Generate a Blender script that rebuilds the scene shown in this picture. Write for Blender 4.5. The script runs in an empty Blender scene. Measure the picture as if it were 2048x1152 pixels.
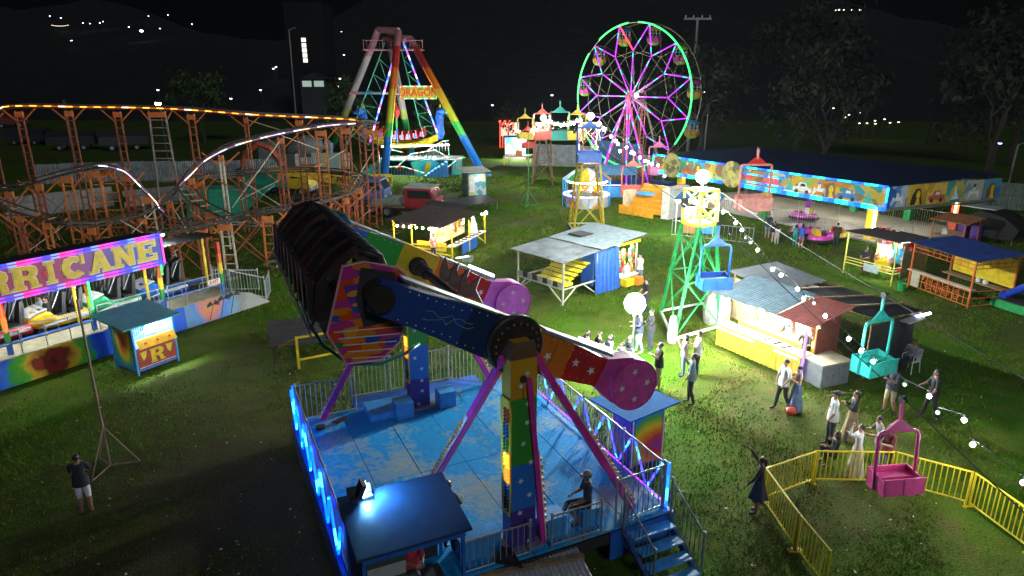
import bpy, bmesh, math, random
from mathutils import Vector, Matrix
R = math.radians
random.seed(7)
SC = bpy.context.scene
COL = SC.collection

# ------------------------------------------------------------------ camera, sky, fill sun, exposure
PITCH, FPX, CAMZ = R(17.5), 1365.0, 10.3          # drone ten metres up, looking down 17.5 degrees
cam_d = bpy.data.cameras.new('camera'); cam = bpy.data.objects.new('camera', cam_d); COL.objects.link(cam)
cam_d.sensor_width = 36; cam_d.lens = 24; cam_d.clip_end = 2000; cam_d.clip_start = .1
cam.location = (0, 0, CAMZ); cam.rotation_euler = (R(90) - PITCH, 0, 0)
SC.camera = cam
W = bpy.data.worlds.new('World'); SC.world = W; W.use_nodes = True
_n = W.node_tree.nodes; _bg = _n['Background']
_sky = _n.new('ShaderNodeTexSky'); _sky.sky_type = 'NISHITA'; _sky.sun_disc = False
_sky.sun_elevation = R(-4); _sky.sun_rotation = R(200)
W.node_tree.links.new(_sky.outputs[0], _bg.inputs[0]); _bg.inputs[1].default_value = 0.012
_s = bpy.data.lights.new('fill_sun', 'SUN'); _s.energy = .38; _s.angle = R(12); _s.color = (.75, .85, 1)  # added fill from the camera side, standing in for lamps out of view
_so = bpy.data.objects.new('fill_sun', _s); COL.objects.link(_so); _so.rotation_euler = (R(56), R(0), R(24))
SC.view_settings.view_transform = 'Standard'; SC.view_settings.look = 'None'
SC.view_settings.exposure = .5; SC.view_settings.gamma = 1; SC.view_settings.use_curve_mapping = False
SC.render.engine = 'CYCLES'
cy = SC.cycles
cy.use_denoising = True; cy.max_bounces = 5; cy.diffuse_bounces = 2; cy.glossy_bounces = 2
cy.transmission_bounces = 3; cy.transparent_max_bounces = 8; cy.volume_bounces = 0
cy.caustics_reflective = False; cy.caustics_refractive = False; cy.sample_clamp_indirect = 4
cy.use_light_tree = True

# ------------------------------------------------------------------ placing helpers (pixels of the photograph -> metres)
_sn, _cs = math.sin(PITCH), math.cos(PITCH)
def G(px, py, z=0.0):
    u = (px - 1024) / FPX; v = (py - 576) / FPX; t = (CAMZ - z) / (_sn + v * _cs)
    return Vector((u * t, t * (_cs - v * _sn), z))
def D(px, py, Y):
    u = (px - 1024) / FPX; v = (py - 576) / FPX; t = Y / (_cs - v * _sn)
    return Vector((u * t, Y, CAMZ - t * (_sn + v * _cs)))

# ------------------------------------------------------------------ materials
MATS = {}
def _new(name):
    m = bpy.data.materials.new(name); m.use_nodes = True
    nt = m.node_tree; return m, nt, nt.nodes, nt.links, nt.nodes['Principled BSDF']
def _noise(nt, scale, detail=3, coord='Object', vec=None):
    t = nt.nodes.new('ShaderNodeTexNoise'); t.inputs['Scale'].default_value = scale; t.inputs['Detail'].default_value = detail
    if vec is None:
        c = nt.nodes.new('ShaderNodeTexCoord'); vec = c.outputs[coord]
    nt.links.new(vec, t.inputs['Vector']); return t
def _ramp(nt, fac, stops, interp='LINEAR'):
    r = nt.nodes.new('ShaderNodeValToRGB'); cr = r.color_ramp; cr.interpolation = interp
    while len(cr.elements) > 1: cr.elements.remove(cr.elements[-1])
    for i, (p, c) in enumerate(stops):
        e = cr.elements[0] if i == 0 else cr.elements.new(p)
        e.position = p; e.color = (*c[:3], 1)
    nt.links.new(fac, r.inputs[0]); return r
def _math(nt, op, a, b=None):
    m = nt.nodes.new('ShaderNodeMath'); m.operation = op
    for i, x in enumerate((a, b)):
        if x is None: continue
        if isinstance(x, (int, float)): m.inputs[i].default_value = x
        else: nt.links.new(x, m.inputs[i])
    return m.outputs[0]
def _mix(nt, fac, a, b, mode='MIX'):
    m = nt.nodes.new('ShaderNodeMix'); m.data_type = 'RGBA'; m.blend_type = mode
    for i, x in ((0, fac), (6, a), (7, b)):
        if isinstance(x, (int, float)): m.inputs[i].default_value = x
        elif isinstance(x, (tuple, list)): m.inputs[i].default_value = (*x[:3], 1)
        else: nt.links.new(x, m.inputs[i])
    return m.outputs[2]
def _wear(nt, col, amount=.5, scale=5, dirt=(.10, .075, .05)):
    n = _noise(nt, scale, 6); f = _ramp(nt, n.outputs[0], [(.55, (0, 0, 0)), (.72, (amount,) * 3)])
    return _mix(nt, f.outputs[0], col, dirt)
def mat(name, col=(.5, .5, .5), rough=.55, metal=0, var=.18, scale=4, wear=.25, bump=0.0, bscale=40):
    if name in MATS: return MATS[name]
    m, nt, n, l, b = _new(name)
    nz = _noise(nt, scale, 4)
    c = _ramp(nt, nz.outputs[0], [(.3, [x * (1 - var) for x in col]), (.7, [min(1, x * (1 + var)) for x in col])]).outputs[0]
    if wear: c = _wear(nt, c, wear, scale * 1.7)
    l.new(c, b.inputs['Base Color']); b.inputs['Roughness'].default_value = rough; b.inputs['Metallic'].default_value = metal
    if bump:
        bn = n.new('ShaderNodeBump'); bn.inputs['Strength'].default_value = bump; bn.inputs['Distance'].default_value = .02
        l.new(_noise(nt, bscale, 3).outputs[0], bn.inputs['Height']); l.new(bn.outputs[0], b.inputs['Normal'])
    MATS[name] = m; return m
def emit(name, col, strength):
    if name in MATS: return MATS[name]
    m, nt, n, l, b = _new(name)
    b.inputs['Base Color'].default_value = (.05, .05, .05, 1)
    b.inputs['Emission Color'].default_value = (*col, 1); b.inputs['Emission Strength'].default_value = strength
    MATS[name] = m; return m
def led(name, cols, seg, strength):
    """LED strip: colours repeat along the strip (UV.x in metres), as the lit strip itself shows."""
    if name in MATS: return MATS[name]
    m, nt, n, l, b = _new(name)
    uv = n.new('ShaderNodeTexCoord'); sp = n.new('ShaderNodeSeparateXYZ'); l.new(uv.outputs['UV'], sp.inputs[0])
    f = _math(nt, 'FRACT', _math(nt, 'DIVIDE', sp.outputs[0], seg * len(cols)))
    r = _ramp(nt, f, [(i / len(cols), c) for i, c in enumerate(cols)], 'CONSTANT')
    b.inputs['Base Color'].default_value = (.04, .04, .04, 1)
    l.new(r.outputs[0], b.inputs['Emission Color']); b.inputs['Emission Strength'].default_value = strength
    MATS[name] = m; return m
def bands(name, axis, stops, lo=0.0, hi=1.0, interp='CONSTANT', rough=.45, wear=.2, stars=None):
    """paint in bands along one local axis"""
    if name in MATS: return MATS[name]
    m, nt, n, l, b = _new(name)
    tc = n.new('ShaderNodeTexCoord'); sp = n.new('ShaderNodeSeparateXYZ'); l.new(tc.outputs['Object'], sp.inputs[0])
    f = _math(nt, 'DIVIDE', _math(nt, 'SUBTRACT', sp.outputs[axis], lo), hi - lo)
    nz = _noise(nt, 3, 3); f = _math(nt, 'ADD', f, _math(nt, 'MULTIPLY', _math(nt, 'SUBTRACT', nz.outputs[0], .5), .012))
    c = _ramp(nt, f, stops, interp).outputs[0]
    if wear: c = _wear(nt, c, wear, 6)
    l.new(c, b.inputs['Base Color']); b.inputs['Roughness'].default_value = rough
    MATS[name] = m; return m
def radial(name, cx, cz, rad, stops, ax=(0, 2), distort=.25, nscale=2.2, sq=(1, 1), rough=.5):
    """airbrushed roundel on a panel: rings of paint round a centre in the panel's own plane"""
    if name in MATS: return MATS[name]
    m, nt, n, l, b = _new(name)
    tc = n.new('ShaderNodeTexCoord'); sp = n.new('ShaderNodeSeparateXYZ'); l.new(tc.outputs['Object'], sp.inputs[0])
    dx = _math(nt, 'MULTIPLY', _math(nt, 'SUBTRACT', sp.outputs[ax[0]], cx), 1 / sq[0])
    dz = _math(nt, 'MULTIPLY', _math(nt, 'SUBTRACT', sp.outputs[ax[1]], cz), 1 / sq[1])
    d = _math(nt, 'SQRT', _math(nt, 'ADD', _math(nt, 'MULTIPLY', dx, dx), _math(nt, 'MULTIPLY', dz, dz)))
    ang = _math(nt, 'ARCTAN2', dz, dx)
    sw = _math(nt, 'SINE', _math(nt, 'ADD', _math(nt, 'MULTIPLY', ang, 3.0), _math(nt, 'MULTIPLY', d, 5.0)))
    nz = _noise(nt, nscale, 4)
    f = _math(nt, 'ADD', _math(nt, 'DIVIDE', d, rad), _math(nt, 'MULTIPLY', _math(nt, 'SUBTRACT', nz.outputs[0], .5), distort))
    f = _math(nt, 'ADD', f, _math(nt, 'MULTIPLY', sw, .03))
    l.new(_wear(nt, _ramp(nt, f, stops).outputs[0], .15, 6), b.inputs['Base Color']); b.inputs['Roughness'].default_value = rough
    MATS[name] = m; return m
def splotch(name, cols, scale=2.0, axis_scale=(1, 1, 1), rough=.5, interp='CONSTANT', vor=True):
    """busy painted or printed patches of several colours"""
    if name in MATS: return MATS[name]
    m, nt, n, l, b = _new(name)
    tc = n.new('ShaderNodeTexCoord'); mp = n.new('ShaderNodeMapping'); mp.inputs['Scale'].default_value = axis_scale
    l.new(tc.outputs['Object'], mp.inputs[0])
    if vor:
        nz = _noise(nt, scale * 1.5, 3, vec=mp.outputs[0])
        mv = n.new('ShaderNodeVectorMath'); mv.operation = 'MULTIPLY_ADD'
        l.new(nz.outputs[1], mv.inputs[0]); mv.inputs[1].default_value = (.6 / scale,) * 3; l.new(mp.outputs[0], mv.inputs[2])
        v = n.new('ShaderNodeTexVoronoi'); v.inputs['Scale'].default_value = scale; l.new(mv.outputs[0], v.inputs['Vector'])
        s2 = n.new('ShaderNodeSeparateColor'); l.new(v.outputs['Color'], s2.inputs[0]); f = s2.outputs[0]
    else:
        f = _noise(nt, scale, 4, vec=mp.outputs[0]).outputs[0]
        f = _math(nt, 'ADD', _math(nt, 'MULTIPLY', _math(nt, 'SUBTRACT', f, .5), 2.2), .5)
    c = _ramp(nt, f, [(i / len(cols), q) for i, q in enumerate(cols)], interp).outputs[0]
    dn = _noise(nt, scale * 9, 3)
    c = _mix(nt, .35, c, _mix(nt, 1.0, c, _ramp(nt, dn.outputs[0], [(.35, (.3, .3, .3)), (.65, (1, 1, 1))]).outputs[0], 'MULTIPLY'))
    l.new(c, b.inputs['Base Color']); b.inputs['Roughness'].default_value = rough
    MATS[name] = m; return m

RAINBOW = [(.45, .01, .02), (.65, .16, .01), (.62, .42, .02), (.04, .30, .03), (.02, .16, .55), (.07, .03, .25)]

# ------------------------------------------------------------------ mesh builder
class MB:
    def __init__(s): s.v = []; s.f = []; s.uv = []; s.mi = []; s.cur = 0
    def add(s, vs, fs, uvs=None):
        o = len(s.v); s.v += [tuple(x) for x in vs]
        for i, f in enumerate(fs):
            s.f.append([o + k for k in f]); s.uv.append(uvs[i] if uvs else None); s.mi.append(s.cur)
        return s
    def m(s, i): s.cur = i; return s
    def box(s, c, d, rz=0, rot=None, top=1.0):
        hx, hy, hz = d[0] / 2, d[1] / 2, d[2] / 2; M_ = rot or Matrix.Rotation(rz, 3, 'Z'); c = Vector(c)
        vs = [c + M_ @ Vector((x * hx * (top if z > 0 else 1), y * hy * (top if z > 0 else 1), z * hz)) for z in (-1, 1) for y in (-1, 1) for x in (-1, 1)]
        return s.add(vs, [(0, 2, 3, 1), (4, 5, 7, 6), (0, 1, 5, 4), (2, 6, 7, 3), (0, 4, 6, 2), (1, 3, 7, 5)])
    def bx(s, x0, x1, y0, y1, z0, z1):
        return s.box(((x0 + x1) / 2, (y0 + y1) / 2, (z0 + z1) / 2), (abs(x1 - x0), abs(y1 - y0), abs(z1 - z0)))
    def bar(s, p, q, w, h=None, up=(0, 0, 1)):
        p, q = Vector(p), Vector(q); d = q - p; L = d.length
        if L < 1e-6: return s
        d /= L; h = h or w; up = Vector(up)
        if abs(d.dot(up)) > .99: up = Vector((1, 0, 0))
        a = d.cross(up).normalized(); b = a.cross(d)
        vs = [e + a * (x * w / 2) + b * (y * h / 2) for e in (p, q) for (x, y) in ((-1, -1), (1, -1), (1, 1), (-1, 1))]
        u = [(0, 0), (0, 1), (L, 1), (L, 0)]
        return s.add(vs, [(3, 2, 1, 0), (4, 5, 6, 7)] + [(i, (i + 1) % 4, (i + 1) % 4 + 4, i + 4) for i in range(4)],
                     [None, None] + [[(0, 0), (0, 1), (L, 1), (L, 0)]] * 4)
    def tube(s, p, q, r, r2=None, n=8, u0=0.0):
        p, q = Vector(p), Vector(q); d = q - p; L = d.length
        if L < 1e-6: return s
        d /= L; r2 = r if r2 is None else r2; up = Vector((0, 0, 1)) if abs(d.z) < .98 else Vector((1, 0, 0))
        a = d.cross(up).normalized(); b = a.cross(d)
        cs = [(math.cos(2 * math.pi * i / n), math.sin(2 * math.pi * i / n)) for i in range(n)]
        vs = [p + (a * x + b * y) * r for x, y in cs] + [q + (a * x + b * y) * r2 for x, y in cs]
        return s.add(vs, [(i, n + i, n + (i + 1) % n, (i + 1) % n) for i in range(n)] + [tuple(range(n)), tuple(range(2 * n - 1, n - 1, -1))],
                     [[(u0, 0), (u0 + L, 0), (u0 + L, 1), (u0, 1)]] * n + [None, None])
    def path(s, pts, r, n=6, closed=False):
        pts = [Vector(p) for p in pts]; N = len(pts); rings = []; us = [0.0]
        for i in range(1, N): us.append(us[-1] + (pts[i] - pts[i - 1]).length)
        prev = None
        for i in range(N):
            if closed: t = pts[(i + 1) % N] - pts[i - 1]
            else: t = pts[min(i + 1, N - 1)] - pts[max(i - 1, 0)]
            t.normalize()
            up = prev if prev is not None else (Vector((0, 0, 1)) if abs(t.z) < .95 else Vector((1, 0, 0)))
            a = t.cross(up)
            if a.length < 1e-4: a = t.cross(Vector((1, .3, 0)))
            a.normalize(); b = a.cross(t).normalized(); prev = b
            rings.append([pts[i] + (a * math.cos(2 * math.pi * k / n) + b * math.sin(2 * math.pi * k / n)) * r for k in range(n)])
        vs = [v for rg in rings for v in rg]; fs = []; uv = []
        for i in range(N if closed else N - 1):
            j = (i + 1) % N; uj = us[j] if j else us[-1] + (pts[0] - pts[-1]).length
            for k in range(n):
                k2 = (k + 1) % n; fs.append((i * n + k, j * n + k, j * n + k2, i * n + k2))
                uv.append([(us[i], 0), (uj, 0), (uj, 1), (us[i], 1)])
        if not closed:
            fs += [tuple(range(n)), tuple(range(N * n - 1, (N - 1) * n - 1, -1))]; uv += [None, None]
        return s.add(vs, fs, uv)
    def prism(s, pts, off):
        """planar polygon (3D points) pushed along off"""
        pts = [Vector(p) for p in pts]; off = Vector(off); n = len(pts)
        return s.add(pts + [p + off for p in pts], [tuple(range(n)), tuple(range(2 * n - 1, n - 1, -1))] + [(i, n + i, n + (i + 1) % n, (i + 1) % n) for i in range(n)])
    def lathe(s, prof, c=(0, 0, 0), n=14, rot=None):
        c = Vector(c); vs = []; M_ = rot or Matrix.Identity(3)
        for r, z in prof:
            for k in range(n): vs.append(c + M_ @ Vector((r * math.cos(2 * math.pi * k / n), r * math.sin(2 * math.pi * k / n), z)))
        fs = [(i * n + k, i * n + (k + 1) % n, (i + 1) * n + (k + 1) % n, (i + 1) * n + k) for i in range(len(prof) - 1) for k in range(n)]
        return s.add(vs, fs)
    def ell(s, c, r, n=10, m=7, rot=None):
        return s.lathe([(max(1e-4, math.sin(math.pi * i / m)), -math.cos(math.pi * i / m)) for i in range(m + 1)], c, n,
                       (rot or Matrix.Identity(3)) @ Matrix.Diagonal(r if hasattr(r, '__len__') else (r, r, r)))
    def corr(s, p00, p10, p01, p11, pitch=.09, amp=.012, rows=1):
        """corrugated sheet; ridges run from p00 to p01"""
        p00, p10, p01, p11 = map(Vector, (p00, p10, p01, p11)); n = max(4, int((p10 - p00).length / pitch) * 2)
        nz = (p10 - p00).cross(p01 - p00).normalized(); vs = []; fs = []
        for j in range(rows + 1):
            g = j / rows
            for i in range(n + 1):
                f = i / n; vs.append((p00.lerp(p10, f)).lerp(p01.lerp(p11, f), g) + nz * (amp if i % 2 else -amp))
        for j in range(rows):
            for i in range(n): a = j * (n + 1) + i; fs.append((a, a + 1, a + n + 2, a + n + 1))
        return s.add(vs, fs)
    def mesh(s, name):
        me = bpy.data.meshes.new(name); me.from_pydata(s.v, [], s.f)
        if any(s.uv):
            ul = me.uv_layers.new(name='UVMap'); k = 0
            for f, u in zip(s.f, s.uv):
                for i in range(len(f)): ul.data[k].uv = u[i] if u else (0, 0); k += 1
        if any(s.mi): me.polygons.foreach_set('material_index', s.mi)
        me.update(); return me
    def build(s, name, mats, parent=None, smooth=False, loc=None):
        me = s.mesh(name)
        for q in (mats if isinstance(mats, (list, tuple)) else [mats]): me.materials.append(q)
        if smooth: me.shade_smooth()
        o = bpy.data.objects.new(name, me); COL.objects.link(o)
        if parent: o.parent = parent
        if loc: o.location = loc
        if name in ('bolt_ring', 'bulb_row', 'bulb_cluster', 'balusters', 'ladder_rungs', 'rivets', 'cage', 'petals'): o['kind'] = 'stuff'   # too small to pick apart
        return o
def tag(o, label=None, cat=None, group=None, kind=None):
    if label: o['label'] = label
    if cat: o['category'] = cat
    if group: o['group'] = group
    if kind: o['kind'] = kind
    return o
def thing(name, label, cat, loc=(0, 0, 0), rz=0, group=None):
    o = bpy.data.objects.new(name, None); COL.objects.link(o); o.location = loc; o.rotation_euler = (0, 0, rz); o.empty_display_size = .2
    return tag(o, label, cat, group)
def line_thing(name, label, cat, pl, pr, group=None):
    """local x runs from pl to pr (left to right in the picture), y away from the camera, z up"""
    pl, pr = Vector(pl), Vector(pr); d = pr - pl
    return thing(name, label, cat, (pl.x, pl.y, pl.z), math.atan2(d.y, d.x), group), Vector((d.x, d.y, 0)).length
def inst(src, parent, loc=None, rot=None, name=None):
    c = src.copy(); c.name = name or src.name; COL.objects.link(c); c.parent = parent
    if loc is not None: c.location = loc
    if rot is not None: c.rotation_euler = rot
    return c
def copy_tree(o, parent=None):
    c = o.copy(); COL.objects.link(c); c.parent = parent
    for ch in list(o.children): copy_tree(ch, c)
    return c
def text(name, body, size, matr, parent, M4, depth=.012, offset=0.0, shear=0, align='CENTER'):
    cu = bpy.data.curves.new(name, 'FONT'); cu.body = body; cu.size = size; cu.extrude = depth; cu.offset = offset; cu.shear = shear
    cu.align_x = align; cu.align_y = 'CENTER'; cu.resolution_u = 3
    t = bpy.data.objects.new(name, cu); me = bpy.data.meshes.new_from_object(t); bpy.data.objects.remove(t); bpy.data.curves.remove(cu)
    me.materials.append(matr); me.transform(M4)
    o = bpy.data.objects.new(name, me); COL.objects.link(o); o.parent = parent; return o
FRONT = Matrix.Rotation(R(90), 4, 'X')             # text in the xz plane, read from -y
def star(c, r, nrm_off, ax=Vector((1, 0, 0)), az=Vector((0, 0, 1)), rot=0):
    """five-pointed star prism"""
    pts = []
    for i in range(10):
        a = R(90) + i * R(36) + rot; q = r if i % 2 == 0 else r * .42
        pts.append(Vector(c) + ax * (q * math.cos(a)) + az * (q * math.sin(a)))
    return pts

STEEL = mat('galvanised_steel', (.42, .44, .46), .4, .6, wear=.2)
RUST = mat('rust_red_paint', (.30, .075, .03), .7, wear=.5, scale=3)
ORUST = mat('orange_primer_paint', (.52, .15, .035), .65, wear=.35, scale=3)
BLACK = mat('black_rubber', (.012, .012, .013), .7, wear=0)
DARK = mat('dark_paint', (.03, .03, .035), .6)
WHITE = mat('white_paint', (.72, .72, .70), .5)
YEL = mat('yellow_paint', (.70, .50, .02), .5, wear=.3)
BLUE = mat('blue_paint', (.02, .13, .52), .45)
SKY_B = mat('light_blue_paint', (.05, .32, .68), .45)
GREEN = mat('green_paint', (.02, .30, .08), .5)
TEALP = mat('teal_paint', (.02, .36, .30), .45)
PINK = mat('hot_pink_paint', (.92, .10, .36), .4, wear=.1)
MAG = mat('magenta_paint', (.62, .03, .30), .4, wear=.12)
REDP = mat('red_paint', (.60, .025, .02), .4)
ORG = mat('orange_paint', (.72, .20, .02), .5)
WOOD = mat('weathered_wood', (.28, .19, .10), .8, var=.35, scale=9)
CONC = mat('concrete', (.30, .29, .27), .9, bump=.3)
TIN = mat('grey_tin_sheet', (.26, .28, .29), .5, .35, var=.3, wear=.55, scale=1.5)
DTIN = mat('dark_tin_sheet', (.05, .052, .055), .55, .2, var=.3, wear=.3, scale=1.5)
GLASS = mat('dark_glass', (.02, .025, .03), .12, wear=0)
BULBM = emit('white_bulb_glow', (1, .96, .9), 60)
COOL = emit('cool_tube_glow', (.85, .92, 1), 4)
WARM = emit('warm_bulb_glow', (1, .80, .45), 40)
TUBEW = emit('white_tube_glow', (1, .93, .80), 26)
def lamp(parent, loc, power, col=(1, 1, 1), radius=.08, name='lamp_light', kind='POINT', rot=None, spot=None):
    d = bpy.data.lights.new(name, kind); d.energy = power; d.color = col
    if kind == 'POINT': d.shadow_soft_size = radius
    elif kind == 'SPOT': d.shadow_soft_size = radius; d.spot_size = spot or R(120); d.spot_blend = .6
    o = bpy.data.objects.new(name, d); COL.objects.link(o); o.parent = parent; o.location = loc
    if rot: o.rotation_euler = rot
    return o
# ================================================================== setting
def ground_mat():
    m, nt, n, l, b = _new('trodden_grass_ground')
    a = _noise(nt, .16, 5); c = _noise(nt, 1.4, 5); f = _noise(nt, 22, 4)
    g = _ramp(nt, a.outputs[0], [(.30, (.026, .125, .003)), (.42, (.050, .130, .004)), (.50, (.085, .105, .012)), (.58, (.080, .058, .030)), (.72, (.055, .042, .028))]).outputs[0]
    g2 = _ramp(nt, c.outputs[0], [(.34, (.024, .080, .003)), (.52, (.060, .125, .006)), (.68, (.12, .11, .03))]).outputs[0]
    k = _mix(nt, .5, g, g2)
    # bare trodden soil left of the pendulum ride
    tc = n.new('ShaderNodeTexCoord'); vm = n.new('ShaderNodeVectorMath'); vm.operation = 'DISTANCE'; l.new(tc.outputs['Object'], vm.inputs[0]); vm.inputs[1].default_value = (-6.5, 13.5, 0)
    dm = _math(nt, 'ADD', _math(nt, 'DIVIDE', vm.outputs['Value'], 9.0), _math(nt, 'MULTIPLY', _math(nt, 'SUBTRACT', c.outputs[0], .5), 1.3))
    k = _mix(nt, _ramp(nt, dm, [(.35, (.72, .72, .72)), (1.0, (0, 0, 0))]).outputs[0], k, (.070, .050, .028))
    k = _mix(nt, .8, k, _ramp(nt, f.outputs[0], [(.3, (.25, .25, .25)), (.7, (1.5, 1.5, 1.5))]).outputs[0], 'MULTIPLY')
    l.new(k, b.inputs['Base Color']); b.inputs['Roughness'].default_value = .95; b.inputs['Specular IOR Level'].default_value = .1
    bp = n.new('ShaderNodeBump'); bp.inputs['Strength'].default_value = .9; bp.inputs['Distance'].default_value = .06
    l.new(_math(nt, 'ADD', f.outputs[0], _math(nt, 'MULTIPLY', c.outputs[0], 1.5)), bp.inputs['Height']); l.new(bp.outputs[0], b.inputs['Normal'])
    return m
GM = ground_mat()
tag(MB().add([(-500, -60, 0), (500, -60, 0), (500, 700, 0), (-500, 700, 0)], [(0, 1, 2, 3)]).build('ground', GM), kind='structure')

# short grass standing on the fairground (nobody could count it)
import numpy as np
def grass():
    rng = np.random.default_rng(3)
    cl = []
    while sum(len(c) for c in cl) < 260000:
        n = 40000; y = 9 + 62 * rng.random(n) ** 1.7; x = (rng.random(n) - .5) * 2 * (y * .80 + 3)
        d = np.sin(x * .31 + 1.3) * np.cos(y * .27) + np.sin(x * 1.1 + y * .7) * .6 + np.sin(x * 2.3 - y * 1.9) * .4
        bare = np.sin(x * .55 + 2.1) * np.sin(y * .41 + x * .2) + .5 * np.sin(x * 1.7 - y * 1.3)
        cl.append(np.stack([x, y], 1)[rng.random(n) < np.clip(.45 + .28 * d, 0, 1) * np.clip(.95 - 1.2 * bare, .03, 1) * np.clip((np.hypot(x + 6.5, y - 13.5) / 9) ** 1.5, .45, 1)])
    p = np.concatenate(cl); n = len(p)
    a = rng.random(n) * 6.283; h = (.018 + .05 * rng.random(n) ** 2) * (1 + p[:, 1] / 30); w = h * .16 * (1 + p[:, 1] / 60); lean = h * (rng.random(n) * 1.1)
    b = rng.random(n) * 6.283
    v = np.zeros((n, 3, 3), np.float32)
    v[:, 0, 0] = p[:, 0] - np.cos(a) * w; v[:, 0, 1] = p[:, 1] - np.sin(a) * w
    v[:, 1, 0] = p[:, 0] + np.cos(a) * w; v[:, 1, 1] = p[:, 1] + np.sin(a) * w
    v[:, 2, 0] = p[:, 0] + np.cos(b) * lean; v[:, 2, 1] = p[:, 1] + np.sin(b) * lean; v[:, 2, 2] = h
    me = bpy.data.meshes.new('grass'); me.vertices.add(3 * n); me.vertices.foreach_set('co', v.reshape(-1))
    me.loops.add(3 * n); me.loops.foreach_set('vertex_index', np.arange(3 * n, dtype=np.int32))
    me.polygons.add(n); me.polygons.foreach_set('loop_start', np.arange(0, 3 * n, 3, dtype=np.int32))
    me.update(); me.validate()
    m, nt, nn, l, bs = _new('grass_blades')
    nz = _noise(nt, .5, 4); n2 = _noise(nt, 14, 2)
    c = _mix(nt, .55, _ramp(nt, nz.outputs[0], [(.35, (.035, .17, .003)), (.52, (.085, .16, .006)), (.64, (.14, .12, .035)), (.75, (.10, .08, .035))]).outputs[0],
             _ramp(nt, n2.outputs[0], [(.3, (.025, .10, .003)), (.6, (.11, .18, .012)), (.75, (.22, .19, .07))]).outputs[0])
    l.new(c, bs.inputs['Base Color']); bs.inputs['Roughness'].default_value = .9; bs.inputs['Specular IOR Level'].default_value = .08
    me.materials.append(m); o = bpy.data.objects.new('grass', me); COL.objects.link(o)
    tag(o, 'short patchy green and dry grass across the fairground', 'grass', kind='stuff')
grass()
# bits of litter and dry leaves scattered on the grass
mb = MB()
for i in range(420):
    y = 10 + 45 * random.random() ** 1.6; x = (random.random() - .5) * 1.5 * y; s_ = random.uniform(.02, .06)
    mb.box((x, y, .03), (s_, s_ * random.uniform(.5, 1), .008), random.random() * 3, rot=Matrix.Rotation(random.random() * 3, 3, 'Z') @ Matrix.Rotation(random.uniform(-.4, .4), 3, 'X'))
tag(mb.build('litter', mat('pale_litter', (.5, .48, .42), .8)), 'pale scraps of litter and dry leaves scattered over the grass', 'litter', kind='stuff')

# hills behind the fair, dark, rising above the frame
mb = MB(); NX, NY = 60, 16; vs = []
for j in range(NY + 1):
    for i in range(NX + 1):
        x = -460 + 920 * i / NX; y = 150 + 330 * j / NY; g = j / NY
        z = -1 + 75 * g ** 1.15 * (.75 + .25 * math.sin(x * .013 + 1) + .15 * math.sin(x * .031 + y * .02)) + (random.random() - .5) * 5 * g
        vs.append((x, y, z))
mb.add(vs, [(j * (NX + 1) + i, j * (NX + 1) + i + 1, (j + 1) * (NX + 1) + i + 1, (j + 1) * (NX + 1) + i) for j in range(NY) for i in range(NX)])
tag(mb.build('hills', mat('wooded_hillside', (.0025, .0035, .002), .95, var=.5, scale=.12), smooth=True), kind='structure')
# lamps on the hillside: pole, arm and lit head
def hill_z(x, y):
    g = (y - 150) / 330
    return -1 + 75 * max(0, g) ** 1.15 * (.75 + .25 * math.sin(x * .013 + 1) + .15 * math.sin(x * .031 + y * .02))
def hill_lamp(px, py, label, group, r=.5, em=None, Y=None):
    if Y is None:                                   # walk out along the sight line until it meets the slope
        Y = 152
        while Y < 470 and D(px, py, Y).z - 4 > hill_z(D(px, py, Y).x, Y): Y += 3
    p = D(px, py, Y); base = min(p.z - 1.5, hill_z(p.x, Y) if Y > 150 else 0)
    t = thing('street_lamp', label, 'street lamp', (p.x, p.y, base), 0, group); h = p.z - base
    MB().tube((0, .3, 0), (0, .3, h + .3), .07, .05, 6).tube((0, .3, h + .3), (0, 0, h + .25), .06, n=5).build('pole', DARK, t)
    MB().lathe([(r * .1, .3), (r * .8, .18), (r, 0)], (0, 0, h), 8).build('shade', DARK, t)
    MB().ell((0, 0, h), (r, r, r * .6), 8, 5).build('bulb', em or emit('hill_lamp_glow', (.92, .96, 1), 7), t)
HLW = emit('warm_hill_lamp_glow', (1, .82, .55), 6)
for q in [(100, 32), (122, 36), (166, 46), (180, 47), (200, 46), (206, 43), (258, 54), (297, 32), (143, 81), (336, 30), (384, 48), (320, 57)]:
    hill_lamp(q[0], q[1], 'tiny white lamp on the dark hillside at upper left', 'lamps on the hillside at upper left', .35)
hill_lamp(283, 62, 'brightest bluish lamp on the upper left hillside with its lit post', None, .8)
for k in range(9): hill_lamp(104 + k * 4, 50 + (k - 4) ** 2 * -.1 + 2, 'tiny bead of light in the row on the upper left hillside', 'row of small lights on the hillside', .22, HLW)
for q in [(1672, 21), (1678, 20), (1688, 20), (1693, 21), (1702, 20), (1713, 19), (1720, 20)]:
    hill_lamp(q[0], q[1], 'tiny orange light in the far row at upper right', 'far row of orange lights', .5, HLW)
for q in [(547, 137), (552, 134), (462, 197), (521, 180), (607, 155), (613, 158), (680, 157), (675, 173), (316, 180), (659, 60), (683, 63), (688, 110)]:
    hill_lamp(q[0], q[1], 'small white lamp far behind the coaster', 'lamps far behind the coaster', .3)
for q in [(1667, 216), (1690, 234), (1698, 229), (1719, 225), (1735, 213), (1719, 246), (1734, 246), (1750, 241), (1769, 238), (1780, 245), (1797, 244), (1751, 247), (1410, 180), (1408, 184), (1406, 198), (1416, 198)]:
    hill_lamp(q[0], q[1], 'small warm lamp glinting between the dark trees', 'lamps between the dark trees', .17, HLW, 112)
hill_lamp(2000, 286, 'violet lamp on a post at the far right edge', None, .2, emit('violet_glow', (.35, .3, 1), 12), 75)
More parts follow.
